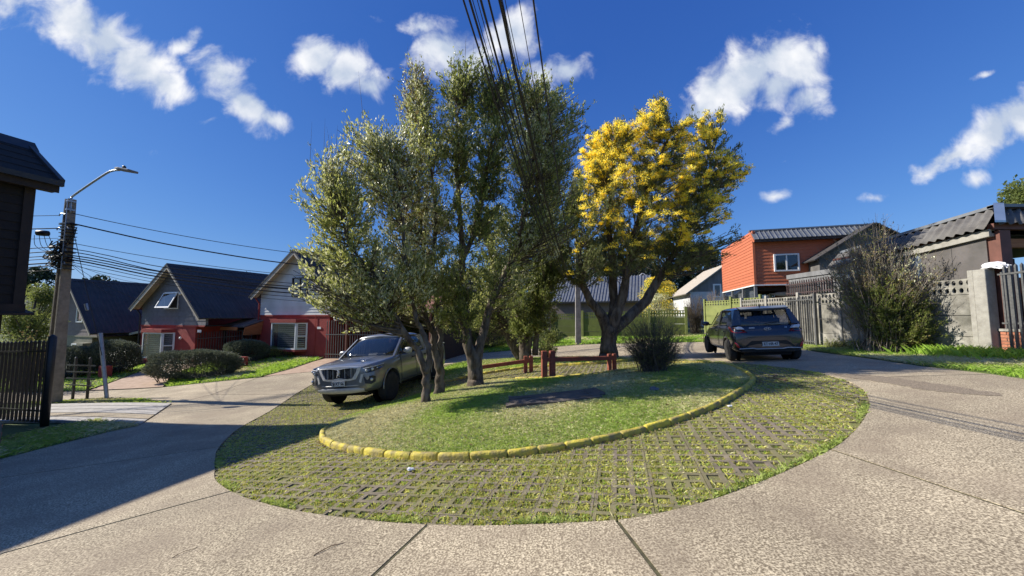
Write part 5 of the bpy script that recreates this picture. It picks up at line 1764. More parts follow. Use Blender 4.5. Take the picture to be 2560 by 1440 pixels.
# greenhouse
GH = [(1.22, S((0, 1.10), (.84, 1.10), (.86, 1.15), (.83, 1.185), (.76, 1.20), (0, 1.225))),
      (1.60, S((0, 1.10), (.86, 1.10), (.885, 1.18), (.80, 1.42), (.73, 1.475), (0, 1.50))),
      (2.02, S((0, 1.10), (.865, 1.10), (.885, 1.19), (.735, 1.66), (.66, 1.745), (0, 1.775))),
      (2.45, S((0, 1.10), (.865, 1.10), (.885, 1.20), (.72, 1.71), (.63, 1.80), (0, 1.825))),
      (3.10, S((0, 1.10), (.865, 1.10), (.885, 1.20), (.72, 1.70), (.63, 1.79), (0, 1.815))),
      (3.36, S((0, 1.10), (.865, 1.10), (.88, 1.20), (.74, 1.64), (.65, 1.71), (0, 1.735))),
      (3.50, S((0, 1.10), (.85, 1.10), (.86, 1.18), (.80, 1.26), (.72, 1.30), (0, 1.31)))]
put('windows', loft_mesh('windows', GH, M['car_glass'], 1), pk)
RF = [(1.97, S((0, 1.74), (.66, 1.70), (.755, 1.655), (.765, 1.665), (.68, 1.745), (0, 1.78))),
      (2.06, S((0, 1.76), (.67, 1.72), (.75, 1.685), (.765, 1.695), (.68, 1.775), (0, 1.81))),
      (2.45, S((0, 1.80), (.66, 1.76), (.73, 1.725), (.75, 1.735), (.66, 1.82), (0, 1.85))),
      (3.10, S((0, 1.79), (.66, 1.75), (.73, 1.715), (.75, 1.725), (.66, 1.81), (0, 1.84))),
      (3.40, S((0, 1.72), (.67, 1.69), (.74, 1.65), (.76, 1.66), (.68, 1.74), (0, 1.77)))]
put('roof', loft_mesh('roof', RF, M['paint_grey'], 1), pk)
for s in (1, -1):
    for (a, b, wa, wb, nm, m_) in ((( .885, 1.26, 1.165), (.765, 2.02, 1.69), .05, .045, 'front_pillar', 'paint_grey'), ((.893, 2.52, 1.19), (.745, 2.50, 1.735), .055, .05, 'door_pillar', 'black_plastic'), ((.893, 3.38, 1.18), (.755, 3.26, 1.72), .12, .08, 'rear_pillar', 'paint_grey')):
        a_, b_ = Vector((s * a[0], a[1], a[2])), Vector((s * b[0], b[1], b[2]))
        part(nm, MB().add([tuple(a_ + Vector((0, -wa, 0))), tuple(a_ + Vector((0, wa, 0))), tuple(b_ + Vector((0, wb, 0))), tuple(b_ + Vector((0, -wb, 0))),
                           tuple(a_ + Vector((-s * .05, -wa - .02, 0))), tuple(a_ + Vector((-s * .05, wa, 0))), tuple(b_ + Vector((-s * .05, wb, 0))), tuple(b_ + Vector((-s * .05, -wb - .02, 0)))],
                          [(0, 1, 2, 3), (4, 7, 6, 5), (0, 4, 5, 1), (2, 6, 7, 3), (0, 3, 7, 4), (1, 5, 6, 2)]), M[m_], pk)
    # door seams, handles, sill, arch lips
    for y in (1.48, 2.50, 3.36):
        pts = [(s * .957, y, .47), (s * .968, y, .77), (s * .958, y, 1.0), (s * .925, y, 1.14)]
        part('door_seam', MB().tube(pts, .006, 5), M['black_plastic'], pk)
    part('belt_trim', MB().tube([(s * .905, 1.5, 1.185), (s * .91, 2.5, 1.20), (s * .905, 3.3, 1.215)], .010, 5), M['black_plastic'], pk)
    part('sill', MB().tube([(s * .955, 1.42, .47), (s * .955, 3.5, .47)], .007, 5), M['black_plastic'], pk)
    for y in (2.30, 3.18):
        part('door_handle', MB().box((s * .972, y, 1.055), (.03, .19, .035)), M['black_plastic'], pk)
    for y in (WF, WR):
        part('arch_lip', MB().tube([(s * .955, y + (RW + .08) * math.cos(q), RW + .02 + (RW + .08) * math.sin(q)) for q in np.linspace(-.05, math.pi + .05, 18)], .016, 6), M['paint_grey'], pk)
        part('wheel_well', MB().lathe([(RW + .07, -.02), (.001, -.02)], (s * .63, y, RW + .02), 'X', 24), M['under'], pk)
        wheel(pk, (s * .835, y, RW), RW, .25, s, M['rim'], 6)
    part('bed_rail', MB().tube([(s * .90, 3.6, 1.30), (s * .90, 5.1, 1.31)], .022, 6), M['silver_plastic'], pk)
part('underbody', MB().b2((-.6, .35, .26), (.6, 5.0, .44)), M['under'], pk)
part('axle', MB().tube([(-.75, WR, RW), (.75, WR, RW)], .07, 8), M['under'], pk)
# interior: dashboard, seats, steering wheel, papers
part('dashboard', MB().b2((-.75, 1.5, 1.05), (.75, 1.95, 1.20)), M['seat'], pk)
for x in (-.38, .38):
    part('seat', MB().box((x, 2.55, 1.15), (.5, .14, .75), rx=R(-12)).box((x, 2.62, 1.58), (.26, .09, .16)), M['seat'], pk)
part('rear_seat', MB().box((0, 3.2, 1.15), (1.3, .14, .7)), M['seat'], pk)
part('steering_wheel', MB().tube([(.38 + .19 * math.cos(q), 1.98 + .05 * math.sin(q), 1.24 + .17 * math.sin(q)) for q in np.linspace(0, 6.283, 22)], .013, 6), M['seat'], pk)
part('dash_paper', MB().box((.02, 1.56, 1.235), (.26, .10, .012), rx=R(25)), M['plate'], pk)
part('dash_paper', MB().box((-.58, 1.52, 1.235), (.14, .10, .012), rx=R(25)), M['plate'], pk)
for s in (-.30, .32):
    part('wiper', MB().tube([(s - .28, 1.36, 1.262), (s + .24, 1.30, 1.245)], .009, 5), M['black_plastic'], pk)
for s in (1, -1):
    part('hood_crease', MB().tube([(s * .44, .30, 1.115), (s * .50, .8, 1.185), (s * .58, 1.3, 1.222)], .006, 5), M['paint_grey'], pk)

# ---- dark hatchback seen from behind (local -y is its tail)
hz = H(6.9, 10.4)
ht = thing('hatchback_car', (6.70, 9.72, hz - .0), R(-15), 'dark blue-grey hatchback parked facing away on the right beside the concrete wall', 'car')
ht.rotation_euler = (0, R(-3.0), R(-15))
HS = [(.00, S((0, .34), (.52, .34), (.66, .39), (.725, .52), (.70, .63), (.60, .68), (0, .69))),
      (.045, S((0, .28), (.60, .28), (.75, .36), (.795, .54), (.77, .72), (.68, .83), (0, .85))),
      (.11, S((0, .24), (.66, .24), (.80, .34), (.83, .56), (.805, .80), (.73, .955), (0, .985))),
      (.28, S((0, .22), (.74, .22), (.83, .33), (.848, .58), (.83, .86), (.77, 1.0), (0, 1.02))),
      (.90, S((0, .20), (.76, .20), (.828, .32), (.845, .58), (.825, .87), (.77, .985), (0, 1.0))),
      (2.0, S((0, .20), (.76, .20), (.825, .32), (.84, .58), (.82, .85), (.76, .955), (0, .97))),
      (2.8, S((0, .22), (.75, .22), (.815, .33), (.83, .57), (.80, .82), (.70, .91), (0, .95))),
      (3.35, S((0, .24), (.68, .24), (.76, .34), (.79, .54), (.74, .73), (.62, .80), (0, .85))),
      (3.62, S((0, .30), (.46, .30), (.56, .38), (.60, .52), (.55, .64), (.44, .69), (0, .71)))]
HS = crisp(HS)
HWR, HWF, HR = .62, 3.02, .295
cuts = []
for y in (HWR, HWF):
    cuts += [cyl_mesh(.56, 1.0, y, HR + .01, HR + .05), cyl_mesh(-1.0, -.56, y, HR + .01, HR + .05)]
put('body', loft_mesh('body', HS, M['paint_dark'], 2, cuts), ht)
HG = [(.12, S((0, .90), (.68, .90), (.72, .95), (.70, .985), (.64, 1.0), (0, 1.01))),
      (.22, S((0, .90), (.74, .90), (.765, .98), (.68, 1.17), (.62, 1.215), (0, 1.23))),
      (.36, S((0, .90), (.76, .90), (.785, .98), (.63, 1.335), (.55, 1.40), (0, 1.425))),
      (.75, S((0, .90), (.76, .90), (.785, .985), (.62, 1.38), (.54, 1.445), (0, 1.47))),
      (1.6, S((0, .90), (.76, .90), (.785, .97), (.63, 1.38), (.54, 1.45), (0, 1.475))),
      (2.1, S((0, .88), (.76, .88), (.78, .95), (.65, 1.28), (.58, 1.345), (0, 1.37))),
      (2.78, S((0, .86), (.72, .86), (.74, .91), (.70, .93), (.62, .945), (0, .96)))]
put('windows', loft_mesh('windows', HG, M['car_glass'], 1), ht)
HRF = [(.20, S((0, 1.385), (.50, 1.375), (.62, 1.33), (.63, 1.34), (.55, 1.41), (0, 1.435))),
       (.36, S((0, 1.40), (.54, 1.385), (.645, 1.34), (.655, 1.35), (.565, 1.425), (0, 1.45))),
       (.75, S((0, 1.44), (.54, 1.42), (.635, 1.38), (.65, 1.39), (.56, 1.465), (0, 1.49))),
       (1.6, S((0, 1.44), (.54, 1.42), (.645, 1.38), (.66, 1.39), (.56, 1.47), (0, 1.495))),
       (2.08, S((0, 1.35), (.56, 1.34), (.665, 1.285), (.68, 1.295), (.60, 1.365), (0, 1.395)))]
put('roof', loft_mesh('roof', HRF, M['paint_dark'], 1), ht)
part('spoiler', MB().add([(-.56, .13, 1.375), (.56, .13, 1.375), (.58, .34, 1.43), (-.58, .34, 1.43), (-.56, .13, 1.405), (.56, .13, 1.405), (.58, .36, 1.462), (-.58, .36, 1.462)], [(0, 1, 2, 3), (4, 5, 6, 7), (0, 1, 5, 4), (1, 2, 6, 5), (3, 0, 4, 7)]), M['paint_dark'], ht)
def quadpillar(nm, P4, th, m_, s):
    n_ = Vector((-s * th, th * .3, 0))
    Q = [Vector((s * x, y, z)) for x, y, z in P4]
    k = len(Q)
    part(nm, MB().add([tuple(q) for q in Q] + [tuple(q + n_) for q in Q], [tuple(range(k)), tuple(range(2 * k - 1, k - 1, -1))] + [(i, i + k, (i + 1) % k + k, (i + 1) % k) for i in range(k)]), m_, ht)
for s in (1, -1):
    # broad rear pillars wrapping the corner
    quadpillar('rear_pillar', [(.795, .16, .955), (.80, .62, .98), (.652, .56, 1.385), (.64, .30, 1.36)], .03, M['paint_dark'], s)
    quadpillar('rear_pillar', [(.60, .085, .985), (.80, .15, .965), (.655, .31, 1.365), (.545, .26, 1.375)], .02, M['paint_dark'], s)
    quadpillar('door_pillar', [(.795, 1.36, .965), (.795, 1.46, .965), (.665, 1.46, 1.40), (.665, 1.38, 1.40)], .03, M['black_plastic'], s)
    quadpillar('front_pillar', [(.735, 2.62, .93), (.70, 2.78, .92), (.625, 2.12, 1.31), (.64, 2.00, 1.345)], .03, M['paint_dark'], s)
    part('window_trim', MB().tube([(s * .80, .60, .985), (s * .803, 1.4, .975), (s * .79, 2.65, .945)], .008, 5), M['black_plastic'], ht)
    for y in (1.42, 2.45):
        part('door_seam', MB().tube([(s * .838, y, .33), (s * .848, y, .58), (s * .835, y, .82), (s * .80, y, .94)], .005, 5), M['black_plastic'], ht)
    part('door_seam', MB().tube([(s * .838, .98, .33), (s * .85, .86, .6), (s * .835, .60, .84), (s * .80, .56, .97)], .005, 5), M['black_plastic'], ht)
    for y in (.86, 1.72):
        part('door_handle', MB().box((s * .848, y, .80), (.02, .15, .03)), M['paint_dark'], ht)
    mr_ = part('mirror', MB().lathe([(.001, -.11), (.05, -.10), (.075, -.04), (.075, .05), (.05, .10), (.001, .115)], (0, 0, 0), 'X', 12), M['paint_dark'], ht, True, loc=(s * .93, 2.42, 1.0))
    mr_.scale = (1, .6, .9)
    part('mirror_arm', MB().b2((min(s * .78, s * .88), 2.40, .95), (max(s * .78, s * .88), 2.46, .99)), M['black_plastic'], ht)
    # tail lamp: white upper wedge, red lower wedge
    def lamp_poly(nm, pts, m_, o=.012):
        P3 = [Vector((s * x, y - o, z)) for x, y, z in pts]
        k = len(P3)
        c = sum(P3, Vector()) / k + Vector((s * .006, -.012, 0))
        return part(nm, MB().add([tuple(p) for p in P3] + [tuple(p + Vector((-s * .02, .05, 0))) for p in P3] + [tuple(c)], [(i, (i + 1) % k, 2 * k) for i in range(k)] + [(i, i + k, (i + 1) % k + k, (i + 1) % k) for i in range(k)]), m_, ht)
    lamp_poly('tail_lamp', [(.48, .043, .790), (.72, .075, .775), (.825, .18, .81), (.838, .34, .90), (.835, .38, .955), (.80, .20, .925), (.74, .098, .905), (.55, .065, .85)], M['lamp_red'], .042)
    lamp_poly('reverse_lamp', [(.54, .062, .872), (.71, .085, .872), (.75, .11, .925), (.67, .10, .95), (.60, .090, .94)], M['lamp_white'], .056)
    lamp_poly('rear_reflector', [(.69, .032, .385), (.74, .05, .40), (.785, .078, .50), (.80, .09, .545), (.74, .052, .51), (.71, .035, .45)], M['reflector_red'], .034)
    for y in (HWR, HWF):
        part('arch_lip', MB().tube([(s * .842, y + (HR + .052) * math.cos(q), HR + .01 + (HR + .052) * math.sin(q)) for q in np.linspace(0, math.pi, 16)], .010, 6), M['paint_dark'], ht)
        part('wheel_well', MB().lathe([(HR + .045, -.02), (.001, -.02)], (s * .57, y, HR + .01), 'X', 24), M['under'], ht)
        wheel(ht, (s * .752, y, HR), HR, .175, s, M['rim_cover'], 7)
def taily(x): return .0 + .06 * (abs(x) / .7) ** 2.4
# tailgate lines, lamp-to-lamp dark strip, bumper shapes, diffuser
part('dark_strip', MB().add([(x, .028 + .045 * (abs(x) / .52) ** 2 + (.0 if z < .8 else .012), z) for z in (.775, .815) for x in np.linspace(-.52, .52, 9)], [(i, i + 1, i + 10, i + 9) for i in range(8)]), M['black_plastic'], ht)
part('tailgate_seam', MB().tube([(-.60, .052, .80), (-.52, .02, .67), (-.46, .006, .655), (.46, .006, .655), (.52, .02, .67), (.60, .052, .80)], .006, 5), M['black_plastic'], ht)
part('bumper_recess', MB().add([(-.40, -.006, .56), (.40, -.006, .56), (.60, .012, .40), (-.60, .012, .40)], [(0, 1, 2, 3)]), M['black_plastic'], ht)
part('diffuser', MB().prism([(-.68, .03, .29), (.68, .03, .29), (.60, .02, .385), (-.60, .02, .385)], (0, .05, 0)), M['black_plastic'], ht)
part('diffuser_trim', MB().tube([(-.70, .015, .36), (-.40, -.02, .375), (-.30, -.02, .355), (.30, -.02, .355), (.40, -.02, .375), (.70, .015, .36)], .013, 6), M['silver_plastic'], ht)
plate(ht, (.02, -.022, .475), 0, 'RT·HR·47', w_=.37, h_=.12)
# emblem: slanted letter in an oval
em = MB().tube([(.080 * math.cos(q), .022 - .006 * math.sin(q), .865 + .036 * math.sin(q)) for q in np.linspace(0, 6.283, 24)], .005, 6)
em.tube([(-.036, .034, .838), (-.024, .03, .892)], .007, 6).tube([(.026, .034, .838), (.038, .03, .892)], .007, 6).tube([(-.030, .030, .860), (0, .026, .872), (.032, .030, .872)], .006, 6)
part('emblem', em, M['bright_trim'], ht)
part('dealer_sticker', MB().add([(-.42, .060, .885), (-.28, .052, .885), (-.29, .060, .915), (-.41, .068, .915)], [(0, 1, 2, 3)]), M['silver_plastic'], ht)
tm = text_mesh('i10', .045, .002, M['chrome'], 'badge_text')
put('badge_text', tm, ht, loc=(.42, .045, .89), rot=(R(80), 0, 0))
part('wiper', MB().tube([(.0, .105, 1.005), (.16, .10, 1.03), (.32, .105, 1.03)], .010, 5), M['black_plastic'], ht)
part('aerial', MB().tube([(0, .42, 1.46), (0, .38, 1.52)], [.022, .008], 6), M['black_plastic'], ht)
part('underbody', MB().b2((-.55, .2, .17), (.55, 3.4, .30)), M['under'], ht)
for x in (-.36, .36):
    part('seat', MB().box((x, .95, .85), (.5, .12, .55), rx=R(8)).box((x, .93, 1.18), (.24, .08, .14)).box((x, 1.8, .9), (.48, .14, .6)).box((x, 1.78, 1.24), (.24, .09, .16)), M['seat'], ht)
part('dashboard', MB().b2((-.65, 2.3, .8), (.65, 2.7, .93)), M['seat'], ht)
# ------------------------------------------------------------------ poles, lamp, wires, barriers
M['pole'] = mat('pole_concrete', (.20, .17, .13), (.32, .28, .22), scale=5, detail=6, rough=.95, bump=.4, bscale=25)
M['old_pole'] = mat('old_pole', (.22, .21, .19), (.34, .32, .29), scale=5, rough=.95, bump=.3)
M['cable'] = mat('cable_black', (.010, .010, .012), (.02, .02, .022), rough=.6)
M['galv'] = mat('galvanised', (.30, .33, .36), (.40, .43, .46), scale=8, rough=.4, metal=.6)
M['barrier_red'] = mat('barrier_red', (.26, .060, .030), (.36, .095, .05), scale=5, stretch=(1, 1, 3), rough=.75, bump=.35, bscale=30, c3=(.16, .05, .03), s3=3)
M['timber_grey'] = mat('timber_grey', (.085, .066, .05), (.20, .165, .13), scale=4, stretch=(.6, 6, 6), detail=8, rough=.95, bump=.9, bscale=14)
M['stone'] = mat('stone_grey', (.13, .14, .15), (.20, .21, .22), scale=12, rough=.9, bump=.4)

POLE = Vector((-15.45, 12.75, 0))
pz = H(POLE.x, POLE.y)
up_ = thing('utility_pole', (POLE.x, POLE.y, pz), R(-17), 'thick ribbed concrete utility pole loaded with cable clamps by the dark house', 'utility pole')
hp = MB()
def ring(z, w0, d0):
    return [(-w0, -d0, z), (-w0 * .55, -d0, z), (-w0 * .45, -d0 * .55, z), (w0 * .45, -d0 * .55, z), (w0 * .55, -d0, z), (w0, -d0, z), (w0, d0, z), (-w0, d0, z)]
r0, r1 = ring(-.3, .195, .175), ring(7.0, .108, .10)
hp.add(r0 + r1, [tuple(range(8)), tuple(range(15, 7, -1))] + [(i, (i + 1) % 8, (i + 1) % 8 + 8, i + 8) for i in range(8)])
part('shaft', hp, M['pole'], up_)
for z in np.linspace(4.55, 6.2, 17):
    z = z + rng.normal(0, .03)
    k = .125 + (7 - z) * .013
    part('clamp', MB().box((rng.normal(0, .02), 0, z), (k * 2 + .10 + rng.uniform(0, .12), .28, .022)), M['black_iron'], up_)
for z, x in ((6.45, -.28), (5.95, .28), (5.95, -.34), (5.2, .25), (5.05, -.3), (4.75, .26), (4.7, -.26)):
    part('hook', MB().tube([(0, -.1, z), (x * .7, -.12, z + .03), (x, -.12, z), (x, -.12, z - .05)], .018, 6), M['galv'], up_)
for i in range(34):
    z = rng.uniform(4.75, 5.55)
    x0 = rng.uniform(-.75, .1)
    q = [Vector((x0 + rng.normal(0, .1), rng.normal(-.1, .1), z)), Vector((x0 - rng.uniform(0, .3), -.15, z - rng.uniform(.05, .3))), Vector((-.05, rng.normal(-.15, .05), z - rng.uniform(-.1, .25))), Vector((rng.uniform(.0, .35), -.15, z + rng.uniform(-.15, .1)))]
    part('cable_loop', MB().tube(smooth_curve(q, 5), rng.uniform(.009, .02), 5), M['cable'], up_)
for (x, z, w_, h_) in ((-.42, 5.12, .5, .13), (-.30, 4.92, .34, .13), (.18, 5.02, .22, .1), (-.42, 5.30, .28, .1)):
    part('splice_box', MB().lathe([(.02, -w_ / 2), (h_ / 2, -w_ / 2 + .03), (h_ / 2, w_ / 2 - .03), (.02, w_ / 2)], (x, -.16, z), 'X', 10), M['black_plastic'], up_, True)
part('drop_pipe', MB().tube([(.16, -.14, 6.9), (.20, -.15, 6.0), (.22, -.17, 4.5)], .014, 5), M['galv'], up_)
sl_ = thing('street_lamp', (POLE.x, POLE.y, pz), R(-17), 'street lamp on a long curved arm at the top of the utility pole', 'street lamp')
part('arm', MB().tube(smooth_curve([(.15, -.05, 6.5), (.16, -.05, 6.98), (.32, -.05, 7.12), (1.95, -.1, 7.62), (2.4, -.1, 7.71), (2.75, -.1, 7.69)], 6), .032, 8), M['galv'], sl_, True)
part('lamp_head', MB().prism([(2.7, -.22, 7.69), (2.95, -.26, 7.65), (3.43, -.24, 7.53), (3.51, -.1, 7.50), (3.43, .04, 7.53), (2.95, .06, 7.65), (2.7, .02, 7.69)], (.015, 0, .07)), M['grey_plank'], sl_, bevel=.02)
part('photo_cell', MB().lathe([(.05, 0), (.05, .06), (.03, .09)], (2.97, -.1, 7.72), 'Z', 10), M['black_plastic'], sl_)
for z in (6.6, 6.9):
    part('bracket', MB().box((.14, -.05, z), (.12, .2, .06)), M['galv'], sl_)

PB = Vector((3.82, 21.6, 0))
pbz = H(PB.x, PB.y)
pb2 = thing('utility_pole', (PB.x, PB.y, pbz), 0, 'thin weathered concrete pole standing before the green wall', 'utility pole')
part('shaft', MB().add([(-.16, -.12, -.2), (.16, -.12, -.2), (.16, .12, -.2), (-.16, .12, -.2), (-.10, -.08, 6.4), (.10, -.08, 6.4), (.10, .08, 6.4), (-.10, .08, 6.4)], [(0, 1, 2, 3), (4, 7, 6, 5), (0, 4, 5, 1), (1, 5, 6, 2), (2, 6, 7, 3), (3, 7, 4, 0)]), M['old_pole'], pb2)
for z in (4.2, 4.6, 5.0, 5.4):
    part('clamp', MB().box((0, 0, z), (.34, .22, .03)), M['black_iron'], pb2)


def wire(name, a, b, sag, r, label, group=None, kink=0., n=28):
    a, b = Vector(a), Vector(b)
    pts = []
    for i in range(n + 1):
        t = i / n
        p = a.lerp(b, t)
        p.z -= 4 * sag * t * (1 - t) - kink * math.sin(t * 40) * math.exp(-t * 6)
        pts.append(p - a)
    return put(name, MB().tube(pts, r, 5, cap=False).mesh(name, M['cable'], True), None, loc=a, label=label, cat='cable', group=group)


ORD = ['topmost', 'second from the top', 'third from the top', 'fourth from the top', 'fifth from the top', 'sixth from the top', 'fourth from the bottom', 'third from the bottom', 'second from the bottom', 'lowest']
LB1 = [('thin' if i in (0, 2, 9) else 'thick' if i == 1 else 'black') + ' cable across the house gables, ' + o for i, o in enumerate(ORD)]
LB2 = ['cable running left from the pole behind the dark house, ' + o for o in ORD]
ORD3 = ['leftmost', 'second from left', 'third from left', 'fourth from left', 'fifth from left', 'sixth from left', 'seventh from left', 'thick twisted one in the middle', 'thin one just right of the thick twisted cable', 'second thin one right of the thick twisted cable', 'thin lone one with sky on both sides', 'rightmost dark one', 'thin partner of the rightmost dark one']
LB3 = ['overhead cable at top centre, ' + o for o in ORD3]
# street run from the left pole to the thin pole beyond the trees
gl = 'cables strung from the left utility pole across the house gables'
for i, (z0, z1, sg, r, k) in enumerate([(7.0 - .52, 5.2, 1.05, .012, 0), (6.13, 5.0, 1.25, .024, .01), (5.45, 4.6, 1.1, .010, 0), (5.25, 4.6, 1.35, .014, .05), (5.15, 4.5, 1.5, .016, .06), (5.02, 4.4, 1.25, .020, .05), (4.95, 4.3, 1.3, .018, .04), (4.88, 4.25, 1.4, .024, .04), (4.80, 4.2, 1.5, .012, .03), (4.7, 4.2, 1.6, .009, 0)]):
    o = (.2 * math.cos(i), -.12 + .04 * math.sin(i * 2))
    wire('overhead_cable', (POLE.x + .2, POLE.y - .12, pz + z0), (PB.x + .03 * i - .1, PB.y - .12, pbz + z1), sg, r, LB1[i], gl, k, 40)
gl2 = 'cables running left from the utility pole behind the dark house'
for i, (z0, dz_, r) in enumerate([(6.40, .2, .010), (5.95, .1, .018), (5.6, .2, .008), (5.3, -.1, .014), (5.15, .0, .016), (5.0, -.2, .014), (4.9, .05, .012), (4.75, -.1, .022), (4.65, -.2, .016), (4.5, -.2, .010)]):
    wire('overhead_cable', (POLE.x - .2, POLE.y - .1, pz + z0), (POLE.x - 13.5, POLE.y - 7.5 + rng.normal(0, .6), pz + z0 - .9 + dz_), .5, r, LB2[i], gl2, .02, 26)
cj = thing('cable_junction_box', (POLE.x - .42, POLE.y - .35, pz + 5.72), R(20), 'ribbed dark splice box hanging on a cable left of the pole top', 'splice box')
part('body', MB().lathe([(.03, -.17), (.09, -.14), (.10, 0), (.09, .14), (.03, .17)], (0, 0, 0), 'X', 10), M['black_plastic'], cj, True)
for i in range(4):
    part('pigtail', MB().tube(smooth_curve([(-.2 + i * .12, 0, -.08), (-.15 + i * .15, .02, -.45), (.2 + i * .1, 0, -.6), (.7, .02, -.3 + .1 * i), (.85, 0, .28)], 6), .008, 5), M['cable'], cj)
# service drops down to the houses
for (b, r, lb) in (((-19.9, 22.0, 3.6), .007, 'thin service wire falling from the pole to the grey gable'), ((-22.2, 24.2, 2.2), .007, 'thin service wire falling from the pole behind the grey house roof'), ((-27.0, 26.5, 2.7), .007, 'thin service wire falling from the pole to the far left roof')):
    wire('service_wire', (POLE.x + .1, POLE.y, pz + 4.8), b, .35, r, lb)
gw = wire('guy_wire', (POLE.x + .18, POLE.y - .05, pz + 6.1), (-14.12, 12.95, H(-14.1, 13) + 1.5), .02, .010, 'steel guy wire slanting down from the left pole to its guard')
part('insulator', MB().tube([(.62, .09, -2.75), (.68, .1, -2.97)], .045, 8), M['galv'], gw)
gg = thing('guy_guard', (-13.86, 13.0, H(-13.9, 13)), 0, 'grey metal guard rail at the foot of the guy wire', 'guard')
part('channel', MB().tube([(0, 0, -.1), (-.46, .02, 2.25)], [.055, .06], 6), M['galv'], gg)

# cables overhead: from behind the viewer to the thin pole beyond the trees
go = 'cables running overhead from behind the viewer to the thin pole'
OV = [(-.139, .009), (-.125, .011), (-.108, .004), (-.102, .004), (-.092, .005), (-.085, .010), (-.071, .010), (-.034, .016), (-.026, .0035), (-.023, .0035), (.023, .0035), (.061, .008), (.058, .003)]
for i, (px_, r) in enumerate(OV):
    dz_ = .05 * math.sin(i * 2.3)
    x0, x1 = px_ * 2.9, PB.x + .03 * (i - 6)
    pts = []
    for Y in np.linspace(-7, 21.48, 58):
        X = x0 + (x1 - x0) * (Y - 2.9) / 18.6
        Z = 4.22 - .21 * (Y - 2.9) + .01542 * (Y - 2.9) * (Y - 7) + dz_
        if i == 7:
            X += .006 * math.sin(Y * 7)
        pts.append(Vector((X, Y, Z)) - Vector((x0, 2.9, 4.2)))
    put('overhead_cable', MB().tube(pts, r, 6, cap=False).mesh('overhead_cable', M['cable'], True), None, loc=(x0, 2.9, 4.2), label=LB3[i], cat='cable', group=go)

# red timber barriers across the path between the islands
def barrier(p, q, label, hp_=.75, pairs=(True, True), hq=None, pw=.15, pw2=None):
    za, zb_ = H(*p), H(*q)
    ang = math.atan2(q[1] - p[1], q[0] - p[0])
    L = math.hypot(q[0] - p[0], q[1] - p[1])
    t = thing('timber_barrier', (p[0], p[1], za), ang, label, 'barrier', 'red timber barriers across the path')
    for x, dz2, on, hh, w0 in ((0, 0, pairs[0], hp_, pw), (L, zb_ - za, pairs[1], hq or hp_, pw2 or pw)):
        for dx2 in (-w0 * .76, w0 * .76):
            if on:
                put('post', MB().box((0, 0, hh / 2 - .15), (w0, w0, hh + .3)).mesh('post', M['barrier_red']), t, loc=(x + dx2, 0, dz2), rz=rng.normal(0, .04), bevel=.014)
    mb = MB().prism([(-.05, -.045, hp_ * .60), (L + .05, -.045, zb_ - za + (hq or hp_) * .60), (L + .05, -.045, zb_ - za + (hq or hp_) * .60 + .11), (-.05, -.045, hp_ * .60 + .11)], (0, .09, 0))
    part('rail', mb, M['barrier_red'], t)
    return t
barrier((-1.22, 11.82), (.52, 11.98), 'lighter red timber barrier with level rail behind the thick trunk', .50, (True, True), pw=.115)
barrier((1.0, 10.38), (2.85, 10.75), 'dark red timber barrier with tall double posts in front of the bush', .74, (True, True), hq=.44, pw=.15, pw2=.10)
# old timber sleepers lying in the grass
sl2 = thing('timber_slab', (.70, 7.02, hA(np.array([.70]), np.array([7.02]))[0] - .012), R(3), 'weathered grey timber slab lying flat in the shaded grass', 'timber slab')
for i, (x, y, w_, d_, rz_) in enumerate([(-.42, -.17, .80, .20, -.02), (.42, -.20, .95, .20, .02), (-.30, .04, .9, .20, .01), (.45, .02, 1.05, .22, -.02), (.1, .24, 1.7, .2, .015), (.85, .1, .28, .52, .1)]):
    mb = MB()
    vs, fs = [], []
    K = 7
    for k in range(K):
        u = (k / (K - 1) - .5) * w_
        e = rng.normal(0, .012)
        vs += [(u, -d_ / 2 + e, -.06), (u, -d_ / 2 + e, .045 + rng.normal(0, .006)), (u, d_ / 2 + e, .05 + rng.normal(0, .006)), (u, d_ / 2 + e, -.06)]
    for k in range(K - 1):
        b = k * 4
        fs += [(b, b + 1, b + 5, b + 4), (b + 1, b + 2, b + 6, b + 5), (b + 2, b + 3, b + 7, b + 6)]
    fs += [(0, 1, 2, 3), tuple((K - 1) * 4 + j for j in range(4))]
    put('sleeper', mb.add(vs, fs).mesh('sleeper', M['timber_grey']), sl2, loc=(x, y, .02 + x * .085 + .004 * i), rot=(0, -.085, rz_))


def rock(name, loc, s, label, m, cat='stone', seed=0, parent=None):
    me = bpy.data.meshes.new(name)
    bm = bmesh.new()
    bmesh.ops.create_icosphere(bm, subdivisions=2, radius=1)
    r = random.Random(seed)
    for v in bm.verts:
        k = 1 + .18 * math.sin(v.co.x * 5 + seed) + .12 * math.sin(v.co.y * 7 + v.co.z * 4 + seed)
        v.co = Vector((v.co.x * s[0] * k, v.co.y * s[1] * k, v.co.z * s[2] * k))
    bm.to_mesh(me)
    bm.free()
    me.materials.append(m)
    return put(name, me, parent, loc=loc, label=label, cat=cat)
rock('stone', (2.62, 6.98, hA(np.array([2.62]), np.array([6.98]))[0] + .02), (.10, .07, .045), 'small rounded grey stone lying in the front island grass', M['stone'], seed=2)
rock('pebble', (-1.17, 4.42, H(-1.17, 4.42) + .01), (.045, .03, .018), 'white pebble lying just outside the yellow kerb', M['plastic_bag'], seed=3)
rock('pebble', (3.3, 5.75, H(3.3, 5.75) + .01), (.035, .025, .018), 'small white pebble below the yellow kerb on the right', M['plastic_bag'], seed=5)
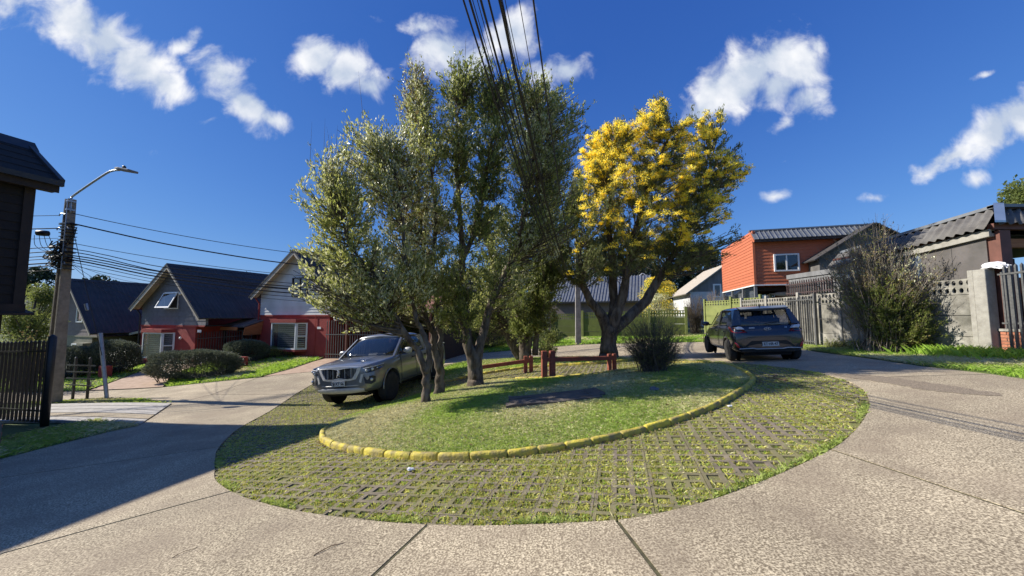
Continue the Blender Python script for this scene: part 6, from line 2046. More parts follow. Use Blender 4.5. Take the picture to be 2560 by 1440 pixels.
def twig(x, y, L, rz_, r, label):
    q = [(0, 0, 0), (L * .4, L * .05, .012), (L * .75, -.02 * L, .008), (L, L * .1, .004)]
    return put('twig', MB().tube(smooth_curve(q, 3), [r * (1 - .5 * k / 9) for k in range(10)], 5).mesh('twig', M['mulch'], True), None, loc=(x, y, H(x, y) + r), rz=rz_, label=label, cat='twig')
twig(5.15, 7.05, .35, 2.2, .013, 'forked brown twig lying beside the right end of the kerb')
twig(5.2, 7.5, .22, .6, .012, 'short dark stick near the kerb tip on the right')
twig(4.95, 6.55, .14, .2, .010, 'tiny dark stick on the mossy paving right of the kerb')
twig(-1.46, 2.88, .30, .72, .0035, 'thin dry twig on the concrete in the lower left foreground')
twig(-2.62, 3.02, .16, .9, .0025, 'thin curved dry stalk lying on the left foreground concrete')
twig(-.55, 4.22, .40, .05, .003, 'long dry straw on the paving in front of the kerb')
# little stump in the left lawn, bollard-like marker
put('marker_stake', MB().box((0, 0, .12), (.09, .09, .32)).mesh('marker_stake', M['cast_post']), None, loc=(-17.6, 15.75, H(-17.6, 15.75)), label='short concrete marker at the edge of the left lawn', cat='marker')
for (x, y, lb) in ((-13.5, 18.8, 'low red plastered block at the right end of the front hedge'), (-19.4, 18.0, 'low brick-red block half hidden in the left hedge')):
    put('plastered_block', MB().box((0, 0, .22), (.5, .3, .62)).mesh('plastered_block', M['red_plaster']), None, loc=(x, y, H(x, y)), rz=rzH, label=lb, cat='low wall', bevel=.01)
TREES={'a': {'blobs': [(-3.81, 8.2, 2.41, 0.84, 1.0, 0.75, 9), (-4.27, 8.2, 2.86, 0.44, 0.6, 0.53, 3), (-3.09, 8.2, 2.01, 0.71, 0.8, 0.44, 5), (-2.51, 8.3, 2.42, 0.71, 0.9, 0.71, 5), (-3.92, 8.3, 4.25, 0.76, 0.9, 0.8, 7),
                 (-3.03, 8.4, 3.81, 0.72, 1, 0.81, 6), (-4.13, 8.3, 5.0, 0.4, 0.6, 0.45, 3), (-3.39, 8.5, 5.28, 0.73, 0.9, 0.73, 6), (-2.66, 8.6, 5.03, 0.65, 0.9, 1.02, 6), (-3.79, 8.2, 1.83, 0.48, 0.6, 0.26, 2),
                 (-4.3, 8.2, 3.67, 0.35, 0.5, 0.44, 2)],
       'limbs': [[(-1.96, 8.6, -0.46, 0.123), (-1.94, 8.6, -0.06, 0.098), (-1.98, 8.6, 0.3, 0.09), (-2.12, 8.55, 0.75, 0.07), (-2.36, 8.5, 1.12, 0.061), (-2.55, 8.5, 1.43, 0.049), (-2.73, 8.4, 1.88, 0.041), (-2.96, 8.3, 2.42, 0.037),
                  (-3.38, 8.3, 2.85, 0.033), (-3.66, 8.2, 3.31, 0.025), (-3.86, 8.2, 3.85, 0.016)],
                 [(-1.98, 8.6, 0.3, 0.082), (-1.89, 8.65, 0.7, 0.066), (-2.03, 8.7, 1.15, 0.057), (-2.24, 8.7, 1.61, 0.049), (-2.44, 8.7, 2.46, 0.041), (-2.56, 8.7, 3.41, 0.037), (-2.65, 8.6, 4.35, 0.029), (-2.81, 8.6, 5.32, 0.016)]]},
 'b': {'blobs': [(-2.56, 9.5, 7.24, 0.39, 0.6, 0.92, 4), (-2.34, 9.6, 5.97, 0.62, 0.9, 0.93, 6), (-2.81, 9.5, 4.42, 0.61, 0.9, 1.02, 5), (-2.14, 9.8, 4.07, 0.63, 0.9, 1.05, 6), (-2.36, 9.5, 2.64, 0.72, 0.9, 0.61, 5),
                 (-2.8, 9.3, 1.91, 0.6, 0.8, 0.3, 2), (-1.79, 9.8, 1.93, 0.42, 0.7, 0.74, 3), (-3.25, 9.2, 3.11, 0.49, 0.6, 0.59, 2)],
       'limbs': [[(-1.89, 9.8, -0.5, 0.156), (-1.88, 9.8, -0.04, 0.115), (-1.89, 9.8, 0.32, 0.107), (-2.03, 9.75, 0.79, 0.082), (-2.05, 9.7, 1.15, 0.074), (-2.24, 9.6, 1.67, 0.057), (-2.36, 9.6, 2.32, 0.049), (-2.27, 9.5, 3.16, 0.041),
                  (-2.4, 9.5, 4.42, 0.033), (-2.53, 9.5, 5.93, 0.016)],
                 [(-1.89, 9.8, 0.32, 0.098), (-1.87, 9.85, 0.88, 0.074), (-1.92, 9.8, 1.67, 0.066), (-2.1, 9.8, 2.73, 0.057), (-2.04, 9.7, 4.05, 0.041), (-2.2, 9.7, 5.8, 0.029), (-2.37, 9.6, 7.42, 0.016)]]},
 'c': {'blobs': [(-1.24, 10, 7.89, 0.75, 0.9, 0.86, 8), (-0.34, 10.1, 7.84, 0.76, 1, 0.98, 8), (0.58, 10.3, 7.48, 0.78, 1, 0.89, 8), (1.52, 10.5, 7.11, 0.62, 0.8, 1.02, 6), (-1.55, 10, 6.27, 0.65, 0.9, 0.86, 6),
                 (-0.68, 10.2, 6.01, 0.99, 1.2, 0.99, 10), (0.46, 10.4, 5.86, 1.12, 1.3, 1.01, 10), (1.42, 10.7, 5.74, 0.69, 1, 0.81, 6), (-1.22, 10.1, 4.49, 0.87, 1.1, 0.87, 6), (0.0, 10.3, 4.08, 0.89, 1.2, 0.89, 7),
                 (1.16, 10.6, 4.27, 0.8, 1, 0.91, 6), (-1.3, 10, 2.59, 0.75, 1, 0.75, 6), (-1.38, 9.9, 1.51, 0.53, 0.8, 0.48, 3), (-0.22, 10.4, 2.63, 0.78, 1, 0.67, 4)],
       'limbs': [[(-1.0, 10.3, -0.39, 0.258), (-1.0, 10.3, -0.07, 0.215), (-1.03, 10.3, 0.42, 0.198), (-1.2, 10.2, 0.86, 0.129), (-1.31, 10.2, 1.62, 0.112), (-1.43, 10.2, 2.22, 0.103), (-1.35, 10.1, 3.31, 0.086), (-1.44, 10.1, 4.6, 0.06),
                  (-1.57, 10.1, 5.97, 0.043), (-1.46, 10, 7.43, 0.022)],
                 [(-0.98, 10.3, 0.31, 0.172), (-0.88, 10.35, 0.85, 0.12), (-0.71, 10.4, 1.51, 0.112), (-0.45, 10.4, 2.29, 0.103), (-0.28, 10.5, 2.67, 0.095), (0.08, 10.5, 3.38, 0.077), (0.34, 10.5, 4.48, 0.06), (0.58, 10.5, 5.9, 0.043),
                  (0.82, 10.5, 7.47, 0.022)],
                 [(-1.35, 10.1, 3.15, 0.077), (-1.0, 10.2, 4.17, 0.06), (-0.73, 10.2, 5.66, 0.043), (-0.45, 10.1, 7.37, 0.022)]]},
 'd': {'blobs': [(-0.64, 14.8, 3.06, 0.95, 1.2, 1.11, 5), (-0.8, 14.6, 4.64, 0.94, 1.2, 1.26, 4), (-1.45, 15, 1.79, 0.81, 1, 0.65, 3)],
       'limbs': [[(0.51, 15, -0.08, 0.32), (0.16, 15, 0.43, 0.28), (-0.16, 15, 1.07, 0.26), (-0.45, 15, 1.79, 0.22), (-0.56, 14.9, 2.75, 0.17), (-0.8, 14.8, 4.03, 0.12), (-0.97, 14.8, 5.33, 0.07)]]},
 'e': {'blobs': [(0.29, 13.6, 2.06, 0.8, 1, 0.66, 4), (0.95, 13.6, 2.5, 0.73, 1, 1.02, 6), (1.48, 13.6, 3.68, 0.8, 1.1, 1.02, 6), (0.74, 13.6, 3.83, 0.88, 1.2, 1.02, 5), (1.78, 13.6, 5.03, 0.88, 1.1, 1.02, 5),
                 (1.17, 13.6, 1.48, 0.44, 0.7, 0.51, 2), (2.24, 13.6, 6.25, 0.73, 0.9, 0.88, 4), (0.44, 13.6, 1.04, 0.58, 0.6, 0.37, 2)],
       'limbs': [[(0.47, 13.8, 0.12, 0.198), (0.41, 13.8, 0.74, 0.162), (0.37, 13.8, 1.33, 0.144), (0.18, 13.8, 1.92, 0.117), (0.15, 13.8, 2.96, 0.099), (0.3, 13.7, 4.45, 0.072), (0.45, 13.7, 5.97, 0.036)],
                 [(0.53, 13.8, 0.23, 0.162), (0.62, 13.8, 0.74, 0.126), (0.71, 13.8, 1.33, 0.108), (0.89, 13.8, 2.22, 0.09), (1.05, 13.8, 3.71, 0.072), (1.36, 13.8, 5.24, 0.036)],
                 [(0.85, 13.8, 0.19, 0.117), (0.91, 13.8, 0.89, 0.099), (0.98, 13.8, 1.52, 0.09), (1.19, 13.8, 2.51, 0.072), (1.57, 13.8, 3.71, 0.054), (2.11, 13.8, 5.08, 0.027)]]},
 'm': {'blobs': [(3.57, 13.4, 7.86, 0.79, 1.1, 0.72, 7), (4.74, 13.3, 8.27, 0.86, 1.1, 0.64, 5), (6.02, 13.2, 7.91, 0.85, 1.1, 0.71, 5), (7.41, 13.3, 8.42, 0.57, 0.8, 0.64, 3), (5.31, 13.2, 8.98, 0.35, 0.5, 0.5, 1),
                 (2.94, 13.3, 6.9, 0.57, 0.9, 0.86, 4), (4.07, 13.2, 6.41, 1.14, 1.5, 0.99, 10), (5.49, 13.1, 6.37, 1.13, 1.5, 0.99, 10), (7.04, 13.3, 6.6, 1.07, 1.3, 1.0, 8), (8.15, 13.4, 7.09, 0.5, 0.6, 0.65, 3),
                 (3.15, 13.1, 4.91, 0.99, 1.4, 0.99, 8), (4.69, 13, 4.88, 1.19, 1.6, 0.98, 9), (6.35, 13.2, 4.93, 1.21, 1.5, 0.85, 8), (7.77, 13.4, 5.28, 0.43, 0.6, 0.72, 2), (2.68, 13, 3.45, 0.84, 1.2, 0.7, 6),
                 (3.95, 13, 3.73, 0.84, 1.2, 0.7, 4), (5.45, 13.2, 3.77, 1.14, 1.3, 0.64, 5), (6.98, 13.4, 3.8, 0.86, 0.9, 0.43, 3), (8.18, 13.4, 4.54, 0.43, 0.4, 0.36, 1), (2.09, 12.9, 2.87, 0.42, 0.5, 0.28, 1)],
       'limbs': [[(3.45, 13.4, 0.13, 0.368), (3.43, 13.4, 0.63, 0.276), (3.48, 13.4, 1.12, 0.276), (3.23, 13.4, 1.62, 0.184), (2.86, 13.3, 2.08, 0.147), (2.56, 13.2, 2.59, 0.12), (2.44, 13.1, 3.18, 0.092), (2.4, 13, 4.02, 0.055)],
                 [(3.48, 13.4, 1.05, 0.23), (3.67, 13.5, 1.77, 0.166), (3.7, 13.6, 2.65, 0.156), (3.69, 13.6, 3.68, 0.129), (3.57, 13.6, 5.03, 0.092), (3.75, 13.6, 6.56, 0.055), (3.93, 13.6, 8.1, 0.028)],
                 [(3.49, 13.4, 1.05, 0.221), (3.78, 13.3, 1.84, 0.184), (3.99, 13.2, 2.62, 0.147), (4.16, 13.2, 3.77, 0.11), (4.59, 13.1, 5.2, 0.083), (5.18, 13, 6.93, 0.046), (5.8, 13, 8.42, 0.023)],
                 [(3.52, 13.4, 1.02, 0.221), (4.2, 13.5, 1.55, 0.184), (4.9, 13.6, 2.21, 0.175), (5.44, 13.6, 3.09, 0.147), (5.91, 13.6, 3.83, 0.11), (6.53, 13.6, 4.88, 0.083), (7.18, 13.6, 6.25, 0.055), (7.72, 13.6, 8.26, 0.023)]]}}# ------------------------------------------------------------------ trees and shrubs
M['bark'] = mat('bark', (.035, .024, .016), (.13, .095, .065), scale=13, detail=9, stretch=(1, 1, .35), rough=1, bump=1, bscale=22, c3=(.30, .26, .20), s3=7, k3=.4)
M['twig'] = mat('twig_bark', (.07, .055, .04), (.16, .13, .10), scale=9, rough=1)
M['pale_twig'] = mat('pale_twig', (.20, .16, .12), (.32, .27, .21), scale=9, rough=1)
M['leaf'] = leafmat('olive_leaf', (.22, .26, .055), (.38, .40, .13), rough=.5, trans=.5, spec=.35)
M['leaf_pale_glint'] = leafmat('pale_glint_leaf', (.46, .47, .24), (.66, .66, .40), rough=.30, trans=.35, spec=.8)  # sparkle of sunlit leaves put into this pale colour; silvery tree shares it
M['leaf_dark'] = leafmat('dark_leaf', (.10, .135, .028), (.19, .225, .065), rough=.5, trans=.48, spec=.35)
M['leaf_yellow'] = leafmat('yellowish_leaf', (.16, .17, .03), (.26, .25, .05), rough=.4, trans=.3)
M['mimosa_leaf'] = leafmat('mimosa_leaf', (.11, .135, .04), (.21, .23, .09), rough=.6, trans=.3, spec=.25)
M['blossom'] = leafmat('mimosa_blossom', (.90, .71, .05), (.95, .84, .18), rough=.8, trans=.5, spec=.1, hue=.497)
M['hedge_leaf'] = leafmat('hedge_leaf', (.09, .11, .065), (.20, .22, .155), rough=.45, trans=.12)
M['dry_leaf'] = leafmat('dry_leaf', (.20, .14, .05), (.32, .24, .10), rough=.6, trans=.2)
M['conifer'] = leafmat('conifer_needles', (.020, .036, .016), (.04, .06, .025), rough=.7, trans=.1)


def leaves_mesh(name, C, l, w, m, up=.3, droop=None, seed=1, dirs=None):
    """C (n,3) leaf centres; each leaf a folded diamond"""
    r = np.random.default_rng(seed)
    n = len(C)
    d = r.normal(0, 1, (n, 3))
    d[:, 2] += up * 2
    if dirs is not None:
        d = d * .55 + dirs * 1.3
    d /= np.linalg.norm(d, axis=1)[:, None]
    s = np.cross(d, r.normal(0, 1, (n, 3)))
    s /= np.linalg.norm(s, axis=1)[:, None] + 1e-9
    nn = np.cross(d, s)
    L = (l * r.uniform(.6, 1.3, n))[:, None]
    Wd = (w * r.uniform(.7, 1.25, n))[:, None]
    a = C - d * L * .5
    b = C + s * Wd * .5 + nn * Wd * .22
    c = C + d * L * .5
    e = C - s * Wd * .5 + nn * Wd * .22
    V = np.stack([a, b, c, e], 1).reshape(-1, 3)
    i = np.arange(n)[:, None] * 4
    F = np.concatenate([i + np.array([[0, 1, 2]]), i + np.array([[0, 2, 3]])])
    return npmesh(name, V, F, m)


def tubes_np(paths, radii, sides=3):
    """many thin tubes at once: paths (n,k,3), radii (n,k)"""
    n, k, _ = paths.shape
    T = np.gradient(paths, axis=1)
    T /= np.linalg.norm(T, axis=2)[..., None] + 1e-9
    A = np.cross(T, np.array([.31, .77, .2]))
    A /= np.linalg.norm(A, axis=2)[..., None] + 1e-9
    B = np.cross(T, A)
    q = 2 * np.pi * np.arange(sides) / sides
    V = paths[:, :, None, :] + radii[:, :, None, None] * (A[:, :, None, :] * np.cos(q)[None, None, :, None] + B[:, :, None, :] * np.sin(q)[None, None, :, None])
    V = V.reshape(-1, 3)
    base = (np.arange(n) * k * sides)[:, None, None, None]
    ii = (np.arange(k - 1) * sides)[None, :, None, None]
    j = np.arange(sides)
    f = np.stack([j, (j + 1) % sides, sides + (j + 1) % sides, sides + j], 1)[None, None]
    F = (base + ii + f).reshape(-1, 4)
    return V, F


def in_blobs(B, n, r, surf=.5):
    B = np.array(B, float)
    w = B[:, 6] / B[:, 6].sum()
    k = r.choice(len(B), n, p=w)
    d = r.normal(0, 1, (n, 3))
    d /= np.linalg.norm(d, axis=1)[:, None]
    rad = r.uniform(0, 1, n) ** (1 / 3 * (1 - surf) + .12)
    return B[k, :3] + d * rad[:, None] * B[k][:, 3:6], k


def tree(name, label, cat, data, ntwig, nleaf, ll, lw, leafm, seed, barkm='bark', spread=.09, twig_r=.010, up=.35, branch_up=.9, extra=None, group=None, whips=0, second=None, bloom=None):
    r = np.random.default_rng(seed)
    L = data['limbs']
    base = L[0][0]
    t = thing(name, (base[0], base[1], base[2]), 0, label, cat, group)
    O = np.array(base[:3])
    pts_all, rad_all = [], []
    for i, lb in enumerate(L):
        P = smooth_curve([(p[0] - O[0], p[1] - O[1], p[2] - O[2]) for p in lb], 4)
        Rr = np.interp(np.linspace(0, len(lb) - 1, len(P)), range(len(lb)), [p[3] for p in lb])
        P = [(x + r.normal(0, .012), y + r.normal(0, .03), z) for x, y, z in P]
        if i == 0:
            P = [(P[0][0], P[0][1], P[0][2] - .35)] + P
            Rr = np.r_[Rr[0] * 1.2, Rr]
        mb = MB().tube(P, list(Rr), 12)
        me = mb.mesh('trunk' if i == 0 else 'limb', M[barkm], True)
        v = np.zeros(len(me.vertices) * 3)
        me.vertices.foreach_get('co', v)
        v = v.reshape(-1, 3)
        v[:, :2] += np.stack([np.sin(v[:, 2] * 17 + v[:, 1] * 31) * .010, np.cos(v[:, 2] * 13 + v[:, 0] * 37) * .010], 1)
        me.vertices.foreach_set('co', v.ravel())
        put('trunk' if i == 0 else 'limb', me, t)
        pts_all.append(np.array(P))
        rad_all.append(Rr)
    LP = np.concatenate(pts_all)
    LR = np.concatenate(rad_all)
    blobs = [(b[0] - O[0], b[1] - O[1], b[2] - O[2], *b[3:]) for b in data['blobs']]
    blobs = [(b[0], b[1], b[2], b[3] * 1.12, b[4] * 1.1, b[5] * 1.15, b[6]) for b in blobs]
    tips, bk = in_blobs(blobs, ntwig, r, .25)
    # where each twig leaves a limb: near, and lower than its tip
    ok = LP[:, 2] > (.9 if data.get('low') is None else data['low'])
    CP_, CR = LP[ok], LR[ok]
    D = np.linalg.norm(tips[:, None] - CP_[None], axis=2)
    pen = D + 1.2 * np.maximum(0, CP_[None, :, 2] - (tips[:, None, 2] - D * .35)) + .25 * r.uniform(0, 1, D.shape)
    k = pen.argmin(1)
    A = CP_[k]
    d = np.linalg.norm(tips - A, axis=1)
    K = 7
    s = np.linspace(0, 1, K)
    mid = A * .45 + tips * .55
    mid[:, 2] -= d * .10 * branch_up
    mid += r.normal(0, .05, mid.shape) * d[:, None]
    paths = ((1 - s)[None, :, None] ** 2) * A[:, None] + (2 * s * (1 - s))[None, :, None] * mid[:, None] + (s ** 2)[None, :, None] * tips[:, None]
    paths += r.normal(0, .012, paths.shape)
    r0 = np.minimum(CR[k] * .6, twig_r * (.5 + d * .9))
    rad = r0[:, None] * (1 - .8 * s)[None] + .0015
    V, F = tubes_np(paths, rad, 4)
    put('branches', npmesh('branches', V, F, M['twig' if barkm == 'bark' else barkm]), t)
    # side sprigs
    ns = ntwig * 3
    q = r.integers(0, ntwig, ns)
    u = r.uniform(.35, 1, ns)
    i0 = np.minimum((u * (K - 1)).astype(int), K - 2)
    fr = (u * (K - 1) - i0)[:, None]
    S0 = paths[q, i0] * (1 - fr) + paths[q, i0 + 1] * fr
    T0 = paths[q, i0 + 1] - paths[q, i0]
    T0 /= np.linalg.norm(T0, axis=1)[:, None] + 1e-9
    dd = r.normal(0, .6, (ns, 3)) + T0 * .8
    dd[:, 2] += .95 * branch_up
    dd /= np.linalg.norm(dd, axis=1)[:, None]
    sl3 = (r.uniform(.18, .42, ns) * (1 + .6 * (r.uniform(0, 1, ns) < .25)))[:, None]
    s4 = np.linspace(0, 1, 4)
    sp_ = S0[:, None] + dd[:, None] * (sl3[:, None] * s4[None, :, None])
    sp_[:, :, 2] += (s4 ** 2)[None] * .04 * branch_up
    V, F = tubes_np(sp_, np.full((ns, 4), .0030) * (1.3 - s4)[None], 3)
    put('sprigs', npmesh('sprigs', V, F, M['twig' if barkm == 'bark' else barkm]), t)
    if whips:
        q = r.integers(0, ntwig, whips * 30)
        top = tips[q]
        # tall bare shoots above the crown on its outer side
        zt_ = np.quantile(tips[:, 2], .72)
        c = top[top[:, 2] > zt_][:whips]
        h = r.uniform(.4, 1.1, len(c))
        pp = c[:, None] + np.stack([r.normal(0, .05, (len(c), 1)) * s4[None] * 2, r.normal(0, .05, (len(c), 1)) * s4[None] * 2, h[:, None] * s4[None]], 2)
        V, F = tubes_np(pp, np.full((len(c), 4), .005) * (1.2 - s4)[None], 3)
        put('bare_shoots', npmesh('bare_shoots', V, F, M['twig']), t, kind='stuff')
    # leaves along the sprigs
    sel = r.integers(0, ns, nleaf)
    uu = r.uniform(.05, 1.05, nleaf)[:, None]
    C = S0[sel] + dd[sel] * sl3[sel] * uu + r.normal(0, spread * .33, (nleaf, 3))
    dr = dd[sel]
    mixs = leafm if isinstance(leafm, (list, tuple)) else [(leafm, 1.)]
    ws = np.array([x[1] for x in mixs])
    # colour varies branch by branch, not leaf by leaf only
    key = (np.sin(C[:, 0] * 2.1 + seed) + np.sin(C[:, 2] * 1.7 + seed * 2) + np.sin(C[:, 1] * 2.3)) / 6 + .5 + r.normal(0, .22, nleaf)
    edges = np.quantile(key, np.clip(np.r_[0, np.cumsum(ws / ws.sum())], 0, 1))
    for i, (mm, _) in enumerate(mixs):
        kk = (key >= edges[i]) & (key <= edges[i + 1])
        put('crown', leaves_mesh('crown', C[kk], ll, lw, M[mm], up, seed=seed + i, dirs=dr[kk]), t)
    return t, dict(tips=tips, S0=S0, dd=dd, sl=sl3, paths=paths, O=O, blob=bk)


tA, iA = tree('leafy_tree', 'slim two-stemmed tree nearest the pickup with a loose olive crown reaching left', 'tree', TREES['a'], 780, 34000, .088, .034, [('leaf', 5), ('leaf_pale_glint', 5), ('leaf_dark', 1.5), ('leaf_yellow', 1)], 21, whips=34)
tB, iB = tree('leafy_tree', 'slender tree behind the nearest one, its narrow crown topped by upright shoots', 'tree', TREES['b'], 640, 28000, .088, .034, [('leaf', 4), ('leaf_pale_glint', 3), ('dry_leaf', 1.6), ('leaf_yellow', 1)], 22, whips=20)
tC, iC = tree('leafy_tree', 'tallest dense green tree with thick forked trunk in the middle of the island', 'tree', TREES['c'], 1500, 72000, .086, .036, [('leaf_dark', 4), ('leaf', 6), ('leaf_pale_glint', 3.5), ('leaf_yellow', 1)], 23, whips=40)
tD, iD = tree('leaning_tree', 'old tree with a leaning trunk just left of the far multi-stemmed tree', 'tree', TREES['d'], 300, 19000, .075, .034, [('leaf_dark', 4), ('leaf', 2)], 24, spread=.12)
tE, iE = tree('multi_stem_tree', 'dark multi-stemmed tree with hanging yellow-green sprays beside the barrier', 'tree', TREES['e'], 700, 42000, .09, .038, [('leaf_dark', 6), ('leaf', 2), ('leaf_yellow', 1.3)], 25, spread=.13)
tM, iM = tree('mimosa_tree', 'mimosa tree covered in yellow blossom with spreading dark limbs', 'tree', TREES['m'], 1150, 64000, .12, .030, [('mimosa_leaf', 1)], 26, spread=.10, up=.05)
# blossom: dense plumes near the outer tips of the upper and left part
r = np.random.default_rng(5)
tips = iM['tips']
zz = tips[:, 2] + iM['O'][2]
xx = tips[:, 0] + iM['O'][0]
pr = np.clip((zz - 3.6) / 3.2, 0, 1) * np.clip(1.35 - (xx - 4.0) * .17, .35, 1) + .05
pick = tips[r.uniform(0, 1, len(tips)) < pr * .98]
pick = np.concatenate([pick, iM['paths'][np.nonzero(r.uniform(0, 1, len(tips)) < pr * .45)[0], 5]])
m_ = 110
D = r.normal(0, 1, (len(pick), m_, 3))
D /= np.linalg.norm(D, axis=2)[..., None]
D[:, :, 2] = np.abs(D[:, :, 2]) * 1.15 - .15
C = (pick[:, None] + D * r.uniform(.02, .21, (len(pick), m_, 1)) * r.uniform(.6, 1.2, (len(pick), 1, 1))).reshape(-1, 3)
put('blossom', leaves_mesh('blossom', C, .066, .026, M['blossom'], 0, seed=8, dirs=D.reshape(-1, 3)), tM)


def shrub(name, label, base, blobs, nstem, nleaf, ll, lw, leafm, seed, stemm='twig', r0=.012, cat='shrub', up=.5, foot=.15, group=None, whips=0, kids=5):
    """stems fanning out of one foot into the given volume"""
    r = np.random.default_rng(seed)
    t = thing(name, base, 0, label, cat, group)
    O = np.array(base)
    bl = [(b[0] - O[0], b[1] - O[1], b[2] - O[2], *b[3:]) for b in blobs]
    tips, _ = in_blobs(bl, nstem, r, .5)
    A = np.c_[r.normal(0, foot * .5, (nstem, 2)), np.full(nstem, -.12)]
    A[:, :2] += tips[:, :2] * .06
    K = 9
    s = np.linspace(0, 1, K)
    mid = A * .5 + tips * .5
    mid[:, :2] *= .75
    mid[:, 2] += .06 * tips[:, 2]
    mid += r.normal(0, .05, mid.shape)
    P = ((1 - s)[None, :, None] ** 2) * A[:, None] + (2 * s * (1 - s))[None, :, None] * mid[:, None] + (s ** 2)[None, :, None] * tips[:, None]
    P += r.normal(0, .010, P.shape) * s[None, :, None]
    V, F = tubes_np(P, (r0 * r.uniform(.5, 1.3, nstem))[:, None] * (1.05 - .85 * s)[None] + .001, 4)
    put('stems', npmesh('stems', V, F, M[stemm]), t)
    ns = nstem * kids
    q = r.integers(0, nstem, ns)
    i0 = r.integers(3, K - 1, ns)
    S0 = P[q, i0]
    T0 = P[q, np.minimum(i0 + 1, K - 1)] - P[q, i0 - 1]
    T0 /= np.linalg.norm(T0, axis=1)[:, None] + 1e-9
    dd = r.normal(0, .6, (ns, 3)) + T0
    dd[:, 2] += up
    dd /= np.linalg.norm(dd, axis=1)[:, None]
    sz = np.linalg.norm(np.array(bl)[:, 3:6], axis=1).mean()
    sl3 = (r.uniform(.15, .42, ns) * sz)[:, None]
    s4 = np.linspace(0, 1, 4)
    sp_ = S0[:, None] + dd[:, None] * (sl3[:, None] * s4[None, :, None])
    V, F = tubes_np(sp_, np.full((ns, 4), r0 * .28) * (1.3 - s4)[None] + .0006, 3)
    put('twigs', npmesh('twigs', V, F, M[stemm]), t)
    if nleaf:
        sel = r.integers(0, ns, nleaf)
        C = S0[sel] + dd[sel] * sl3[sel] * r.uniform(.1, 1.05, nleaf)[:, None] + r.normal(0, .025, (nleaf, 3))
        mixs = leafm if isinstance(leafm, (list, tuple)) else [(leafm, 1.)]
        ws = np.array([x[1] for x in mixs])
        key = (np.sin(C[:, 0] * 4 + seed) + np.sin(C[:, 2] * 3 + seed)) / 4 + .5 + r.normal(0, .2, nleaf)
        ed = np.quantile(key, np.clip(np.r_[0, np.cumsum(ws / ws.sum())], 0, 1))
        for i, (mm, _) in enumerate(mixs):
            kk = (key >= ed[i]) & (key <= ed[i + 1])
            put('foliage', leaves_mesh('foliage', C[kk], ll, lw, M[mm], .2, seed=seed + i, dirs=dd[sel][kk]), t)
    return t


# round twiggy bush on the island
bz = hA(np.array([3.4]), np.array([9.1]))[0]
shrub('round_bush', 'round twiggy dark bush in a ring of leaf litter on the island', (3.42, 9.15, bz), [(3.42, 9.15, bz + .85, .80, .70, .62, 5), (3.5, 9.15, bz + .45, .62, .55, .32, 2)], 230, 7500, .035, .012, [('leaf_dark', 3), ('leaf', 1)], 31, 'twig', .008, 'bush', foot=.30, kids=12, up=-.05)
# tall ragged shrub against the wall on the right
shrub('wall_shrub', 'tall ragged shrub with bare tips growing against the concrete wall', (11.05, 10.85, H(11.05, 10.85)),
      [(10.9, 10.9, 1.7, .85, .5, .8, 7), (11.2, 10.3, 1.5, .6, .4, .8, 5), (11.1, 10.6, 2.5, .8, .5, .6, 3)], 190, 22000, .075, .030, [('leaf_dark', 6), ('leaf', 2), ('dry_leaf', .6)], 33, 'twig', .014, 'shrub', foot=.5, kids=7)
shrub('bare_shrub', 'leafless pale twigs rising above the wall shrub against the sky', (11.1, 11.25, H(11.1, 11.2)), [(11.2, 11.4, 4.1, .95, .5, .75, 4), (10.9, 11.8, 3.5, 1.2, .5, .8, 3)], 150, 5200, .055, .022, [('dry_leaf', 2), ('leaf_yellow', 1)], 34, 'pale_twig', .011, 'shrub', foot=.35, kids=8)
shrub('twiggy_shrub', 'ragged olive-brown twiggy upper growth of the shrub by the concrete wall', (10.95, 11.1, H(10.95, 11.1)),
      [(10.9, 11.0, 3.2, 1.15, .55, .8, 6), (10.5, 11.7, 2.6, .95, .6, .8, 4), (11.3, 10.2, 2.9, .7, .5, .8, 3)], 190, 7500, .065, .026, [('leaf', 2), ('dry_leaf', 2), ('leaf_yellow', 1), ('leaf_pale_glint', 1)], 38, 'pale_twig', .012, 'shrub', foot=.4, kids=8)
# weeds at the foot of the wall
for i, (x, y, s, lb) in enumerate([(11.35, 13.2, .35, 'leafy weed at the foot of the concrete wall beside the middle post'), (11.3, 15.4, .4, 'dark weed clump by the foot of the folded iron gate'), (11.2, 12.2, .3, 'low weed between wall posts behind the shrub')]):
    shrub('weed', lb, (x, y, H(x, y)), [(x, y, H(x, y) + s * .5, s, s, s * .6, 1)], 40, 700, .06, .03, 'leaf', 40 + i, 'twig', .005, 'weed', foot=.2)


